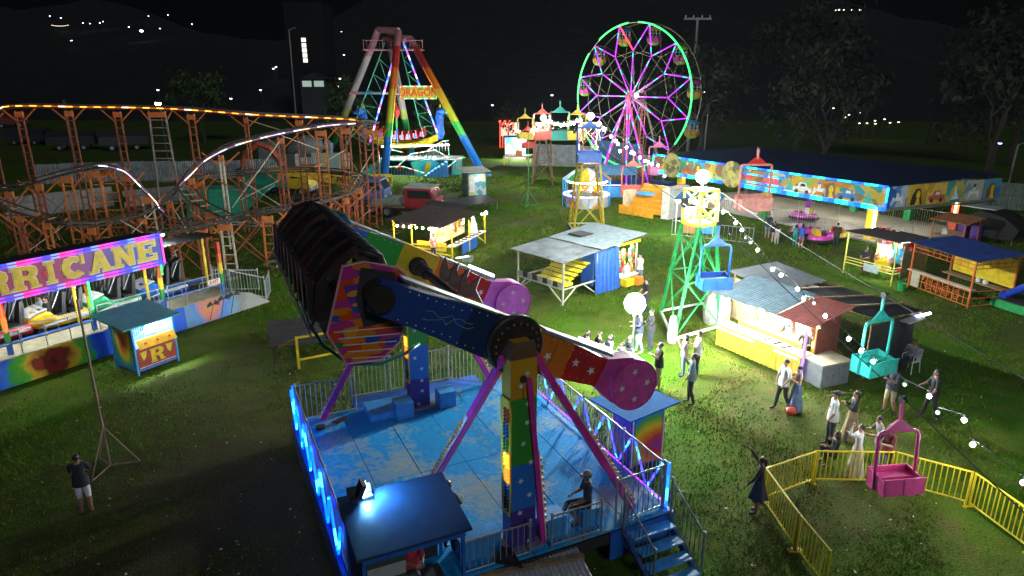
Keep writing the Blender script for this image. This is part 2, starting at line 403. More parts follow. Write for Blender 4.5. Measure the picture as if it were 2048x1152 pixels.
hill_lamp(316, 207, 'bright white lamp standing behind the high coaster rail', None, .3, emit('flood_glow_far', (.85, .95, 1), 60), 70)
hill_lamp(127, 207, 'warm lamp at the left behind the high coaster rail', None, .14, HLW, 62)
hill_lamp(1104, 190, 'white lamp on the dark lane behind the lift', None, .2, None, 110)
hill_lamp(985, 210, 'white lamp above the far lane left of the lift', None, .2, None, 118)

# block with a column of lit stair windows
t = thing('stair_tower_building', 'dark tall building with one column of five lit windows', 'building', (D(607, 90, 150).x, 150, 0))
_bx = [D(607 + i, y, 150) for i, y in enumerate((80, 91, 101, 111, 121))]
x0 = t.location.x
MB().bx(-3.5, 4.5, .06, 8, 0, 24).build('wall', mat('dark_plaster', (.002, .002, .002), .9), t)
for p in _bx: MB().bx(p.x - x0 - .45, p.x - x0 + .45, -.03, .05, p.z - .4, p.z + .4).build('window', emit('lit_window', (1, .95, .85), 1.1), t)
# lit box house and pale wall lower on the slope
t = thing('hillside_house', 'small pale lit house front far behind the coaster', 'house', (D(625, 165, 140).x, 140, 0))
z = D(625, 165, 140).z
MB().bx(-2.4, 2.6, 0, 4, 0, z + .6).build('wall', mat('pale_plaster', (.05, .06, .055), .9), t); MB().prism([(-2.8, -.3, z + .6), (3, -.3, z + .6), (.1, -.3, z + 1.8)], (0, 4.6, 0)).build('roof', DARK, t)
MB().bx(-2.0, -.2, -.05, -.01, z - .8, z + .3).build('window', emit('dim_window', (.7, .9, .8), .35), t); MB().bx(.3, 2.2, -.05, -.01, z - .8, z + .3).build('window', emit('dim_window', (.7, .9, .8), .35), t)

# trees
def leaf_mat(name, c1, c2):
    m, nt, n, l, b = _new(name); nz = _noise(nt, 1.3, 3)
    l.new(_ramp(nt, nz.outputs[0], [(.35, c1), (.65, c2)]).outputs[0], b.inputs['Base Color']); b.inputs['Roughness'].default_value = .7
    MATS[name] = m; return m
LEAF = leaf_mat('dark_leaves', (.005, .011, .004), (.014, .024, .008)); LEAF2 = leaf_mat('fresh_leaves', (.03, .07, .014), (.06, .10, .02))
BARK = mat('bark', (.05, .04, .027), .95, var=.3, scale=8)
def tree(name, label, base, h, rad, seed, n=2600, lm=None, leaf=.16, group='trees round the fairground', low=.35):
    rd = random.Random(seed); t = thing(name, label, 'tree', base, 0, group)
    tr = MB(); tips = []
    def limb(p, d, L, r, k):
        pts = [p]; dd = d.copy()
        for i in range(4): dd = (dd + Vector((rd.uniform(-.25, .25), rd.uniform(-.25, .25), .06))).normalized(); pts.append(pts[-1] + dd * (L / 4))
        for i in range(4): tr.tube(pts[i], pts[i + 1], r * (1 - i * .16), r * (1 - (i + 1) * .16), 7)
        if k == 0: tips.append(pts[-1]); return
        for j in range(3 if k > 1 else 4):
            a = rd.uniform(0, 6.28); e = (dd + Vector((math.cos(a), math.sin(a), .25)) * .95).normalized(); limb(pts[-1 - (j % 2)], e, L * .72, r * .5, k - 1)
    limb(Vector((0, 0, 0)), Vector((rd.uniform(-.1, .1), 0, 1)), h * low, h * .028, 3)
    tr.build('trunk', BARK, t)
    cen = []
    for q in tips: cen.append((q, rad * rd.uniform(.16, .32)))
    for i in range(26):
        a = rd.uniform(0, 6.28); u = rd.random() ** .5; zz = h * (low + (1 - low) * rd.random())
        w = math.sin(math.pi * min(1, max(.12, (zz / h - low * .7) / (1.05 - low * .7)))) ** .6
        cen.append((Vector((math.cos(a) * rad * u * w, math.sin(a) * rad * u * w, zz)), rad * rd.uniform(.14, .3)))
    vs = []; fs = []
    for i in range(n):
        c, cr = rd.choice(cen); g = Vector((rd.gauss(0, 1), rd.gauss(0, 1), rd.gauss(0, .75))) * (cr * .6); p = c + g
        nrm = (g.normalized() + Vector((rd.uniform(-.7, .7), rd.uniform(-.7, .7), rd.uniform(0, .9)))).normalized() if g.length > 0 else Vector((0, 0, 1))
        a = nrm.cross(Vector((rd.uniform(-1, 1), rd.uniform(-1, 1), .3))).normalized(); b2 = nrm.cross(a); s_ = leaf * rd.uniform(.6, 1.5); k = len(vs)
        vs += [p - a * s_, p + b2 * s_ * .45, p + a * s_, p - b2 * s_ * .45]; fs.append((k, k + 1, k + 2, k + 3))
    MB().add(vs, fs).build('crown', lm or LEAF, t); return t
tree('mango_tree', 'broad dark tree rising at the right edge above the tent', (43, 62, 0), 15, 6.5, 3, 4200, leaf=.3)
tree('mango_tree', 'bare limbed dark tree behind the dodgem roof, left of the big one', (29, 66, 0), 13, 5.5, 5, 3000, leaf=.28)
tree('mango_tree', 'round dark tree just right of the ferris wheel', (21, 80, 0), 13.5, 6.5, 8, 3600, leaf=.3)
tree('mango_tree', 'tall dark tree at the back between wheel and right edge', (36, 88, 0), 18, 8, 9, 3800, leaf=.34)
tree('mango_tree', 'far dark tree at the right border beyond the pale roofs', (58, 80, 0), 17, 8, 12, 3600, leaf=.34)
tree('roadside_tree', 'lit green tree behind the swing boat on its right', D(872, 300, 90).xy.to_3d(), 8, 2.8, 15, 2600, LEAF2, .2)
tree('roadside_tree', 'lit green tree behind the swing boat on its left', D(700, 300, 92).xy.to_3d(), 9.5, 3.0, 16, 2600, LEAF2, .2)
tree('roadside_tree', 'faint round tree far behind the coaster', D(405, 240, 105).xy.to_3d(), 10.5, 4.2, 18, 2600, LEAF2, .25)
tree('roadside_tree', 'bare branched tree by the lit lane left of the lift', D(1015, 300, 100).xy.to_3d(), 6.5, 2.0, 21, 500, LEAF, .2)
# poles
t = thing('utility_pole', 'tall grey utility pole with cross arm behind the wheel', 'utility pole', (D(1383, 200, 85).x, 85, 0)); zt = D(1383, 35, 85).z
MB().tube((0, 0, 0), (0, 0, zt), .2, .14, 8).build('pole', CONC, t); MB().bx(-1.6, 1.6, -.08, .08, zt - .25, zt - .05).build('cross_arm', STEEL, t)
for x in (-1.4, -.5, .5, 1.4): MB().lathe([(.06, 0), (.09, .1), (.05, .2), (.08, .28), (.01, .3)], (x, 0, zt - .05), 7).build('insulator', WHITE, t)
for px, pt, pb, Y, lab in [(2036, 290, 430, 62, 'slim leaning pale pole at the right edge'), (1418, 205, 300, 80, 'slim pale pole right of the ferris wheel'), (578, 60, 200, 100, 'thin tall dark pole behind the coaster')]:
    a = D(px, pt, Y); tag(MB().tube((0, 0, 0), (.15, 0, a.z), .09, .07, 8).tube((.15, 0, a.z), (.8, 0, a.z + .25), .045, n=6).box((.95, 0, a.z + .25), (.4, .18, .08)).build('lamp_post', CONC, loc=(a.x - .15, Y, 0)), lab, 'lamp post')
# concrete boundary wall and tin fences behind
def fence_wall(name, label, p, q, h, m, post=2.4):
    t, L = line_thing(name, label, 'fence', p, q); n = max(1, int(L / post))
    for i in range(n):
        a, b = L * i / n, L * (i + 1) / n; MB().corr((a, 0, .02), (b, 0, .02), (a, 0, h + .08 * math.sin(i * 7)), (b, 0, h + .08 * math.sin(i * 7)), .22, .025).build('tin_sheet', m, t)
    for i in range(n + 1): MB().bx(L * i / n - .05, L * i / n + .05, .05, .15, 0, h + .1).build('post', WOOD, t)
GTIN = mat('greenish_tin_sheet', (.20, .26, .22), .6, .2, var=.3, wear=.4)
fence_wall('tin_fence', 'pale corrugated tin fence running behind the dodgem hall', (40, 52.5, 0), (13, 73, 0), 2.1, GTIN)
fence_wall('tin_fence', 'grey tin fence behind the far lift gondolas', (10, 78, 0), (2.5, 80, 0), 2.4, TIN)
fence_wall('tin_fence', 'blue and grey screen fence behind the wheel base', (14, 74, 0), (9, 79, 0), 3.0, mat('blue_tin_sheet', (.03, .12, .30), .5, .1))
fence_wall('tin_fence', 'low tin fence behind the parked machinery at left', (-46, 66, 0), (-20, 72, 0), 1.9, TIN)
# ================================================================== swinging pendulum ride in the foreground
RZ = math.atan2(.424, .906); F0 = Vector((.11, 12.13, 0)); EB = Vector((-.424, .906, 0)); EA = Vector((.906, .424, 0))
def LR(px, py, b):                                   # pixel -> ride frame, on the vertical plane at depth b of the ride
    u = (px - 1024) / FPX; v = (py - 576) / FPX; d = Vector((u, _cs - v * _sn, -(_sn + v * _cs)))
    t = ((F0 + EB * b).dot(EB)) / d.dot(EB); p = Vector((0, 0, CAMZ)) + d * t
    return Vector(((p - F0).dot(EA), b, p.z))
def LG(px, py, z):
    p = G(px, py, z) - F0; return Vector((p.dot(EA), p.dot(EB), z))
ride = thing('pendulum_ride', 'big swinging pendulum ride with rainbow columns and blue deck', 'fairground ride', F0, RZ)

def deck_mat():
    m, nt, n, l, b = _new('worn_blue_deck')
    a = _noise(nt, .7, 8); c = _noise(nt, 7, 8); d = _noise(nt, 20, 3)
    f = _ramp(nt, _math(nt, 'ADD', _math(nt, 'MULTIPLY', a.outputs[0], .75), _math(nt, 'MULTIPLY', c.outputs[0], .35)), [(.55, (0, 0, 0)), (.60, (.36, .36, .36)), (.76, (.8, .8, .8))])
    k = _mix(nt, f.outputs[0], _ramp(nt, c.outputs[0], [(.3, (.008, .27, .62)), (.7, (.014, .33, .68))]).outputs[0], _ramp(nt, d.outputs[0], [(.3, (.28, .30, .18)), (.7, (.48, .46, .28))]).outputs[0])
    l.new(k, b.inputs['Base Color']); b.inputs['Roughness'].default_value = .8; b.inputs['Specular IOR Level'].default_value = .2
    tc = n.new('ShaderNodeTexCoord'); sp = n.new('ShaderNodeSeparateXYZ'); l.new(tc.outputs['Object'], sp.inputs[0])
    h = _math(nt, 'MULTIPLY', _math(nt, 'SINE', _math(nt, 'MULTIPLY', sp.outputs[0], 52)), _math(nt, 'SINE', _math(nt, 'MULTIPLY', sp.outputs[1], 52)))
    bp = n.new('ShaderNodeBump'); bp.inputs['Strength'].default_value = .35; bp.inputs['Distance'].default_value = .008
    l.new(_math(nt, 'ADD', h, c.outputs[0]), bp.inputs['Height']); l.new(bp.outputs[0], b.inputs['Normal']); return m
DECK = deck_mat()
cols = [-3.45, -2.2, -1.05, .14, 1.3, 2.45, 3.55]
for i in range(6):
    for b0, b1 in ((-.55, 3.3), (3.3, 7.35)):
        z = .9 + random.uniform(-.006, .006); MB().bx(cols[i] + .008, cols[i + 1] - .008, b0 + .008, b1 - .008, z - .05, z).build('deck_plate', DECK, ride)
mb = MB()
for x in (-3.4, -1.1, 1.2, 3.5): mb.bx(x - .06, x + .06, -.5, 7.3, .5, .83)
for y in (-.5, 3.3, 7.25): mb.bx(-3.33, 3.43, y - .05, y + .05, .55, .80)
mb.build('deck_frame', DARK, ride)
mb = MB().bx(-3.56, -3.47, -.55, 7.35, .12, .86).bx(3.57, 3.66, -.55, 7.35, .12, .86); mb.build('skirt', BLUE, ride)
for x in (-3.3, 0, 3.3):
    for y in (-.4, 3.4, 7.1): MB().bx(x - .12, x + .12, y - .12, y + .12, 0, .5).build('jack_leg', RUST, ride)

def railing(parent, pts, h, gap, m, pm=None, r=.022, br=.011, z0=.06, single=True, mesh_cache={}):
    pm = pm or m
    for (p, q) in zip(pts[:-1], pts[1:]):
        p, q = Vector(p), Vector(q); up = Vector((0, 0, h)); L = (q - p).length; n = max(2, int(L / gap))
        MB().tube(p + up, q + up, r, n=8).build('top_rail', m, parent); MB().tube(p + Vector((0, 0, z0)), q + Vector((0, 0, z0)), r * .8, n=6).build('bottom_rail', m, parent)
        key = (round(h, 2), br, m.name)
        if single and key not in mesh_cache: mesh_cache[key] = MB().tube((0, 0, z0), (0, 0, h), br, n=6).mesh('baluster'); mesh_cache[key].materials.append(m)
        mb = MB()
        for i in range(1, n):
            a = p.lerp(q, i / n)
            if single: o = bpy.data.objects.new('baluster', mesh_cache[key]); COL.objects.link(o); o.parent = parent; o.location = a
            else: mb.tube(a + Vector((0, 0, z0)), a + up, br, n=4)
        if not single: mb.build('balusters', m, parent)
    for p in pts:
        p = Vector(p); MB().tube(p, p + Vector((0, 0, h + .04)), r * 1.25, n=8).ell(p + Vector((0, 0, h + .06)), r * 1.7, 8, 5).build('post', pm, parent)
Z = .9
railing(ride, [(-3.4, 7.25, Z), (-1.75, 7.25, Z)], 1.1, .13, STEEL)
railing(ride, [(-.5, 8.05, Z), (1.4, 8.05, Z), (2.3, 7.3, Z), (3.5, 7.25, Z)], 1.1, .13, STEEL)
railing(ride, [(-1.7, 8.1, Z), (-.65, 8.05, Z)], 1.1, .13, STEEL)
MB().bx(-1.75, 2.3, 7.37, 8.1, .82, .88).build('rear_landing', BLUE, ride)
railing(ride, [(3.5, 7.2, Z), (3.5, 5.2, Z), (3.5, 3.2, Z), (3.5, 1.3, Z), (3.5, -.3, Z)], 1.1, .14, STEEL)
railing(ride, [(-3.42, 7.2, Z), (-3.42, 4.9, Z), (-3.42, 2.7, Z), (-3.42, .45, Z)], 1.1, .14, STEEL)
railing(ride, [(3.5, -.35, Z), (2.15, -.45, Z)], 1.1, .14, STEEL)
railing(ride, [(-1.4, -.5, Z), (.05, -.5, Z)], .75, .13, STEEL)
railing(ride, [(.55, -.5, Z), (1.75, -.5, Z)], .75, .13, STEEL)
BLED = led('blue_led', [(.0, .04, 1), (.02, .28, 1), (.0, .06, 1), (.0, .03, 1)], .33, 8)
VLED = led('violet_led', [(.02, .05, 1), (.05, .4, 1), (.06, .04, 1)], .3, 4.0)
def zig(parent, p, q, zlo, zhi, n, m, r=.026, out=Vector((0, 0, 0))):
    p, q = Vector(p) + out, Vector(q) + out
    for i in range(n):
        a = p.lerp(q, (i + .08) / n); b = p.lerp(q, (i + .92) / n)
        if i % 2: a, b = Vector((a.x, a.y, zlo)), Vector((b.x, b.y, zhi))
        else: a, b = Vector((a.x, a.y, zhi)), Vector((b.x, b.y, zlo))
        MB().tube(a, b, r, n=6, u0=i * .37).build('led_tube', m, parent)
zig(ride, (-3.52, 7.2, 0), (-3.52, .5, 0), 1.02, 1.95, 12, BLED)
MB().tube((-3.45, 7.3, .95), (-3.45, 7.3, 2.0), .028, n=6).build('led_tube', BLED, ride)
zig(ride, (3.58, 7.1, 0), (3.58, -.2, 0), 1.02, 1.95, 12, VLED)
MB().tube((3.6, -.33, .7), (3.6, -.33, 2.0), .03, n=6).build('led_tube', BLED, ride)
MB().tube((3.68, 7.2, .85), (3.68, -.2, .85), .02, n=6).build('led_tube', led('purple_led', [(.35, .02, 1), (.15, .03, 1)], .6, 5), ride)

# columns
def column(b, side):
    """rainbow column, peaked head, side boards with bulbs"""
    mt = bands('rainbow_column', 2, [(0, RAINBOW[5]), (.20, RAINBOW[4]), (.42, RAINBOW[3]), (.73, (.62, .30, .01))], .9, 5.6, wear=.15)
    s = -1 if side else 1
    c = MB().bx(-.28, .28, b - .28, b + .12, .9, 5.15).prism([(-.28, b - .28, 5.15), (.28, b - .28, 5.15), (.2, b - .28, 5.45), (-.2, b - .28, 5.45)], (0, .4, 0)).build('column', mt, ride)
    MB().prism([(-.28, b - .30, 5.165), (.28, b - .30, 5.165), (.21, b - .30, 5.50), (-.21, b - .30, 5.50)], (0, .02, 0)).prism([(-.30, b - .3, 5.16), (-.2, b - .3, 5.48), (-.2, b + .14, 5.48), (-.30, b + .14, 5.16)], (-.012, 0, .012)).build('head_plate', mat('brown_plate', (.16, .07, .03), .6), c)
    f = b - .285
    for k, z in enumerate((1.05, 1.45, 1.78, 2.15, 2.52, 2.9, 3.35, 3.8, 4.2, 4.6, 4.85)):
        MB().prism(star((random.uniform(-.14, .16), f, z), .068, 0, rot=random.random()), (0, -.006, 0)).build('star', WHITE, c)
    MB().bx(-.40, .40, b - .42, b + .26, .86, .98).build('base_plate', STEEL, c)
    # board with bulbs on the camera-left edge
    bd = MB().prism([(-.30, b - .30, 4.35), (-.30, b - .38, 4.1), (-.30, b - .34, 2.3), (-.30, b - .28, 1.75), (-.30, b + .05, 1.75), (-.30, b + .1, 4.3)], (-.03, 0, 0)).build('light_board', YEL, c)
    bc = [REDP, BLUE, GREEN, emit('amber_bulb', (1, .35, .02), 2.2), emit('orange_bulb', (1, .22, .01), 1.6), BLUE, DARK]
    for k in range(7):
        mb = MB()
        for j in range(8):
            zz = 4.15 - k * .33 - (j // 2) * .075; mb.ell((-.36, b - .30 + (j % 2) * .12 + .03 * math.sin(k), zz), .035, 7, 5)
        mb.build('bulb_cluster', bc[k], bd, smooth=True)
    MB().lathe([(.001, 0), (.07, 0), (.07, .04), (.001, .04)], (-.02, b - .28, 4.75), 12, Matrix.Rotation(R(90), 3, 'X')).bar((-.02, b - .29, 4.72), (-.02, b - .29, 4.3), .012).build('cable_inlet', DARK, c)
    return c
column(0, 0); column(6.84, 1)
def strut(p, q, w=.17, name='strut', flip=1):
    p, q = Vector(p), Vector(q); o = MB().bar(p, q, w, w * .8).build(name, MAG, ride)
    d = (q - p); L = d.length; d /= L; a = d.cross(Vector((0, 1, 0))).normalized() * flip; bo = MB().bar(p + a * w * .56 + d * L * .42, q + a * w * .56, w * .75, .02, up=a).build('bulb_board', WHITE, o)
    mb = MB(); n = int(L * .56 / .155)
    for i in range(n): mb.ell(q - d * (.12 + i * .155) + a * (w * .56 + .045), .045, 7, 5)
    mb.build('bulb_row', mat('orange_bulb_glass', (.75, .32, .10), .3, wear=0), bo, smooth=True)
strut((-.3, -.05, 5.15), LG(868, 958, .92), flip=-1); strut((.3, -.05, 5.15), LG(1262, 1012, .92)); strut((.08, -.3, 4.75), LG(1085, 1082, .92), .13)
strut((-.3, 6.9, 5.15), LG(645, 838, .92), flip=-1); strut((.3, 6.9, 5.15), (2.55, 7.1, .92)); strut((0, 7.0, 4.7), (0, 8.0, .92), .13)

# arms: local x of the arm runs from the gondola end to the counterweight
AT = math.atan2(-1.42, 2.82)
def arm(b, front):
    if front: st = [(0, (.015, .06, .26)), (.30, (.01, .03, .10)), (.40, (.10, .09, .02)), (.52, (.62, .16, .01)), (.70, (.48, .012, .015)), (.86, (.60, .05, .28))]
    else: st = [(0, (.01, .12, .5)), (.22, (.02, .36, .03)), (.39, (.72, .46, .01)), (.57, (.78, .14, .01)), (.70, (.62, .012, .012)), (.86, (.85, .10, .55))]
    mt = bands('arm_paint_front' if front else 'arm_paint_rear', 0, st, -3.0, 3.2, wear=.3, rough=.4)
    o = MB().prism([(-2.95, b, -.30), (-2.95, b, .30), (-2.0, b, .34), (-.5, b, .46), (.5, b, .44), (2.3, b, .31), (2.3, b, -.31), (.5, b, -.46), (-.5, b, -.46), (-2.0, b, -.34)], (0, .3, 0)).build('swing_arm', mt, ride)
    o.location = (0, 0, 5.3); o.rotation_euler = (0, -AT, 0)
    pk = mat('drum_pink', (.62, .07, .33) if front else (.85, .16, .62), .4, wear=.3); pk = MATS['drum_pink'] if front else mat('drum_lit_pink', (.9, .2, .68), .35, wear=.05)  # rear drum: the glow of light on it is put into a lighter pink
    MB().prism([(2.28, b - .02, -.33), (2.28, b - .02, .33), (2.85, b - .02, .54), (3.1, b - .02, .5), (3.1, b - .02, -.5), (2.85, b - .02, -.54)], (0, .34, 0)).build('drum_neck', pk, o)
    dr = MB().lathe([(.001, .62), (.56, .62), (.58, .58), (.58, .03), (.56, 0), (.001, 0)], (3.16, b + .5, 0), 40, Matrix.Rotation(R(90), 3, 'X')).build('counterweight_drum', pk, o)
    for k in range(4): a = k * R(90) + .5; MB().prism(star((3.16 + .32 * math.cos(a), b - .122, .32 * math.sin(a)), .085, 0, rot=k), (0, -.006, 0)).build('star', WHITE, o)
    for s_ in (.85, 1.55, 2.0) if front else (-1.8, .9, 1.35, 1.75, 2.1): MB().prism(star((s_, b - .004, random.uniform(-.12, .1)), .10, 0, rot=s_), (0, -.006, 0)).build('star', WHITE, o)
    MB().bx(.55, 2.35, b - .03, b + .33, .40, .47).build('edge_trim', STEEL, o); MB().bx(-2.6, -.6, b - .03, b + .33, .42, .46).build('edge_trim', STEEL, o)
    MB().bx(1.5, 2.3, b + .02, b + .2, .475, .54).build('light_tube', COOL, o)
    # rivets and panel seams
    mb = MB()
    for k in range(26):
        s_ = -2.4 + k * .18
        if abs(s_) > .62:
            for zz in (-.27, .27): mb.ell((s_, b - .002, zz * (1 if abs(s_) > 1.2 else 1.25)), .014, 5, 4)
    mb.build('rivets', STEEL, o)
    for s_ in (-1.45, .95, 1.75): MB().bx(s_, s_ + .012, b - .004, b, -.29, .29).build('panel_seam', DARK, o)
    MB().path([(3.16 + .565 * math.cos(i * R(12)), b - .118, .565 * math.sin(i * R(12))) for i in range(30)], .018, 5, closed=True).build('drum_rim', MAG, o)
    mb = MB()
    for i in range(12): mb.ell((3.16 + .5 * math.cos(i * R(30)), b - .122, .5 * math.sin(i * R(30))), .018, 5, 4)
    mb.build('rivets', STEEL, o)
    # hub disc with bolts
    hs = 1.0 if front else .42
    MB().lathe([(r_ * hs, z_) for r_, z_ in ((.001, .06), (.56, .06), (.60, .03), (.60, -.07), (.48, -.10), (.42, -.07), (.001, -.07))], (0, b - .06, 0), 36, Matrix.Rotation(R(90), 3, 'X')).build('hub_disc', mat('greasy_iron', (.045, .035, .028), .5, .5), o)
    mb = MB()
    for k in range(20): a = k * R(18); mb.ell((.45 * hs * math.cos(a), b - .0 - .17, .45 * hs * math.sin(a)), .03 * hs, 6, 4)
    mb.build('bolt_ring', mat('rusty_bolt', (.25, .10, .05), .7), o)
    MB().tube((-2.85, b - .12, 0), (-2.85, b + .5, 0), .24, n=20).build('bearing', mat('greasy_iron'), o)
    if front:
        for z0, sg in ((.12, 1), (-.05, -1)):
            pts = [(-2.0 + .13 * k + random.uniform(-.04, .04), b - .006, z0 + random.uniform(-.09, .09) - .012 * k * sg) for k in range(9)]
            for p, q in zip(pts[:-1], pts[1:]): MB().bar(p, q, .008, .011, up=(0, 0, 1)).build('lightning_stroke', mat('pale_lightning', (.25, .3, .36)), o)
    return o
arm(.18, True); arm(6.32, False)
MB().tube((0, .45, 5.3), (0, 6.3, 5.3), .11, n=14).tube((0, .5, 5.3), (0, .8, 5.3), .3, n=20).tube((0, 5.9, 5.3), (0, 6.32, 5.3), .2, n=20).tube((0, 5.5, 5.3), (0, 5.9, 5.3), .17, n=16).build('axle', mat('axle_iron', (.05, .035, .06), .5, .4), ride)
for k in range(3):
    y = 3.6 + k * .7; MB().prism([(.15, y, 5.15), (.55, y, 5.15), (.8, y, 4.9), (.62, y + .05, 5.3), (.75, y + .05, 5.62), (.45, y + .05, 5.45), (.36, y, 5.85), (.2, y, 5.5)], (0, .05, 0)).build('jagged_fin', mat('brown_fin', (.10, .06, .04), .6), ride)
    MB().path([(.8, y + .06, 4.9), (.64, y + .11, 5.3), (.77, y + .11, 5.6)], .02, 5).build('fin_led', emit('pale_led', (.9, .9, 1), .5), ride)

# gondola between the arm ends
def brickpaint():
    m, nt, n, l, b = _new('patchwork_paint')
    tc = n.new('ShaderNodeTexCoord'); mp = n.new('ShaderNodeMapping'); mp.inputs['Scale'].default_value = (3.2, 0, 8.0); mp.inputs['Rotation'].default_value = (0, R(6), 0)
    l.new(tc.outputs['Object'], mp.inputs[0]); v = n.new('ShaderNodeTexVoronoi'); v.inputs['Scale'].default_value = 1; v.inputs['Randomness'].default_value = .55; v.distance = 'CHEBYCHEV'; l.new(mp.outputs[0], v.inputs[0])
    s2 = n.new('ShaderNodeSeparateColor'); l.new(v.outputs['Color'], s2.inputs[0])
    c = _ramp(nt, s2.outputs[0], [(0, (.72, .20, .01)), (.25, (.70, .06, .01)), (.45, (.50, .03, .22)), (.62, (.14, .04, .28)), (.74, (.03, .18, .03)), (.82, (.02, .08, .35)), (.9, (.78, .30, .01))], 'CONSTANT').outputs[0]
    l.new(c, b.inputs['Base Color']); b.inputs['Roughness'].default_value = .4; return m
PATCH = brickpaint()
outline = [(685, 533), (729, 524), (797, 536), (823, 561), (815, 600), (807, 651), (800, 683), (764, 719), (693, 728), (654, 668), (670, 600)]
ol = [LR(x, y, .58) for x, y in outline]
cxz = sum((p for p in ol), Vector()) / len(ol)
g = MB().prism(ol, (0, .12, 0)).build('gondola_side', PATCH, ride); MB().path(ol, .022, 6, closed=True).build('edge_tube', mat('pinkish_trim', (.7, .35, .4), .4), g)
for k in range(5):
    a = LR(668 + k * 9, 665 + k * 13, .575); bq = LR(806 - k * 6, 652 + k * 15, .575); MB().bar(a, bq, .012, .016).build('trim_strip', WHITE, g)
MB().lathe([(.001, 0), (.26, 0), (.30, -.05), (.17, -.09), (.15, -.06), (.001, -.06)], (LR(750, 600, .57)), 24, Matrix.Rotation(R(90), 3, 'X')).build('bearing_plate', DARK, g)
MB().prism([LR(x, y, .572) for x, y in ((722, 535), (790, 545), (800, 600), (790, 640), (728, 655), (712, 600))], (0, .012, 0)).build('dark_panel', DARK, g)
g2 = MB().prism([p + Vector((0, 5.45, 0)) for p in ol], (0, .12, 0)).build('gondola_side', PATCH, ride)
SEATM = mat('brown_black_seat', (.014, .009, .008), .5, var=.5, scale=3)
SHELL = mat('reddish_shell', (.022, .007, .006), .6, var=.6, scale=1.5)
SHELL2 = mat('brown_shell', (.05, .016, .010), .6, var=.7, scale=2.5); SHELL3 = mat('charcoal_shell', (.014, .014, .015), .5, var=.4)
for k in range(9):
    y = 1.0 + k * .59; w_ = .46 + .05 * math.sin(k * 2.3)
    prof = [(-3.42, 5.75), (-3.60, 6.3), (-3.52, 6.8), (-3.15, 7.2 + .05 * math.sin(k * 1.7)), (-2.8, 7.42 + .06 * math.sin(k * 2.9)), (-2.72, 7.3), (-3.05, 7.05), (-3.36, 6.7), (-3.42, 6.3), (-3.3, 5.8)]
    MB().prism([(a_, y - w_ / 2, z_) for a_, z_ in prof], (0, w_, 0)).box((-3.62, y, 6.5), (.1, .16, .8), top=.8).build('seat_shell', [SHELL, SHELL2, SHELL3][(k * 5) % 3], ride)
MB().tube((-3.45, .7, 6.05), (-3.45, 6.0, 6.05), .09, n=8).tube((-3.3, .7, 6.9), (-3.3, 6.0, 6.9), .07, n=8).build('spine_bar', DARK, ride)
MB().bx(-3.35, -2.1, .72, 5.98, 5.72, 5.80).build('floor_tray', DARK, ride)
for k in range(9):
    y = 1.0 + k * .59
    s_ = MB().box((-3.0, y, 6.55), (.16, .44, .95), rot=Matrix.Rotation(R(-22), 3, 'Y')).box((-2.72, y, 6.12), (.5, .44, .16)).build('seat', SEATM, ride)
    MB().box((-2.66, y, 7.16), (.2, .3, .3), rot=Matrix.Rotation(R(-22), 3, 'Y'), top=.75).build('headrest', mat('black_cushion', (.02, .02, .022), .45), s_)
    MB().path([(-2.75, y - .14, 7.3), (-2.35, y - .16, 7.15), (-2.2, y - .15, 6.7), (-2.3, y, 6.35), (-2.2, y + .15, 6.7), (-2.35, y + .16, 7.15), (-2.75, y + .14, 7.3)], .065, 7).build('shoulder_restraint', mat('black_cushion'), s_, smooth=True)
MB().tube(LR(548, 505, 5.6), LR(622, 672, 1.0), .03, n=7).tube(LR(556, 500, 5.6), LR(632, 662, 1.0), .02, n=7).build('foot_rail', STEEL, ride)
for f in (.05, .35, .65, .95):
    p = LR(548, 505, 5.6).lerp(LR(622, 672, 1.0), f); MB().bar(p, (-3.45, p.y, 6.1), .04).build('rail_bracket', DARK, ride)
TT = mat('teal_tube_paint', (.02, .22, .17), .35)
MB().path([LR(600, 600, 3.2), LR(618, 645, 2.4), LR(648, 692, 1.6), LR(700, 728, 1.0), LR(760, 728, .6), LR(812, 706, .6), LR(838, 688, .8)], .035, 8).build('hoop_tube', TT, ride, smooth=True)
MB().path([LR(590, 420, 6.0), LR(640, 414, 5.9), LR(690, 430, 5.4), LR(702, 448, 5.2)], .035, 8).build('hoop_tube', TT, ride, smooth=True)
MB().prism([LR(668, 425, 5.6), LR(692, 430, 5.6), LR(706, 452, 5.6), LR(690, 446, 5.6), LR(672, 440, 5.6)], (0, .06, 0)).build('blue_plate', BLUE, ride)

# seat blocks, steps and stairs
for x0, x1, y0, y1, h in ((-1.55, -.5, 6.3, 7.2, .22), (-.85, -.35, 6.1, 6.6, .48), (.5, .98, 6.25, 6.75, .48), (-1.35, -.7, -.2, .3, .5), (.42, 1.05, -.25, .2, .45), (-.65, -.32, .1, .5, .25)):
    MB().bx(x0, x1, y0, y1, .912, .91 + h).build('step_block', SKY_B, ride)
MB().prism([(-.28, -.85, .93), (-.75, -.5, .95), (-.5, -.3, 1.1), (-.28, -.3, 1.0)], (0, 0, .03)).build('cable_guard', BLACK, ride)
MB().tube((-2.9, 6.55, .93), (-2.9, 6.55, 1.0), .13, n=14).build('pedal', DARK, ride); MB().prism([(-2.55, 6.7, .93), (-2.2, 6.9, .93), (-2.1, 6.8, .93), (-2.4, 6.6, .93)], (0, 0, .05)).build('pedal', DARK, ride)
st = MB()
for k in range(4): MB().bx(2.35, 3.45, -.62 - k * .3, -.9 - k * .3, .72 - k * .2, .76 - k * .2).build('stair_tread', SKY_B, ride)
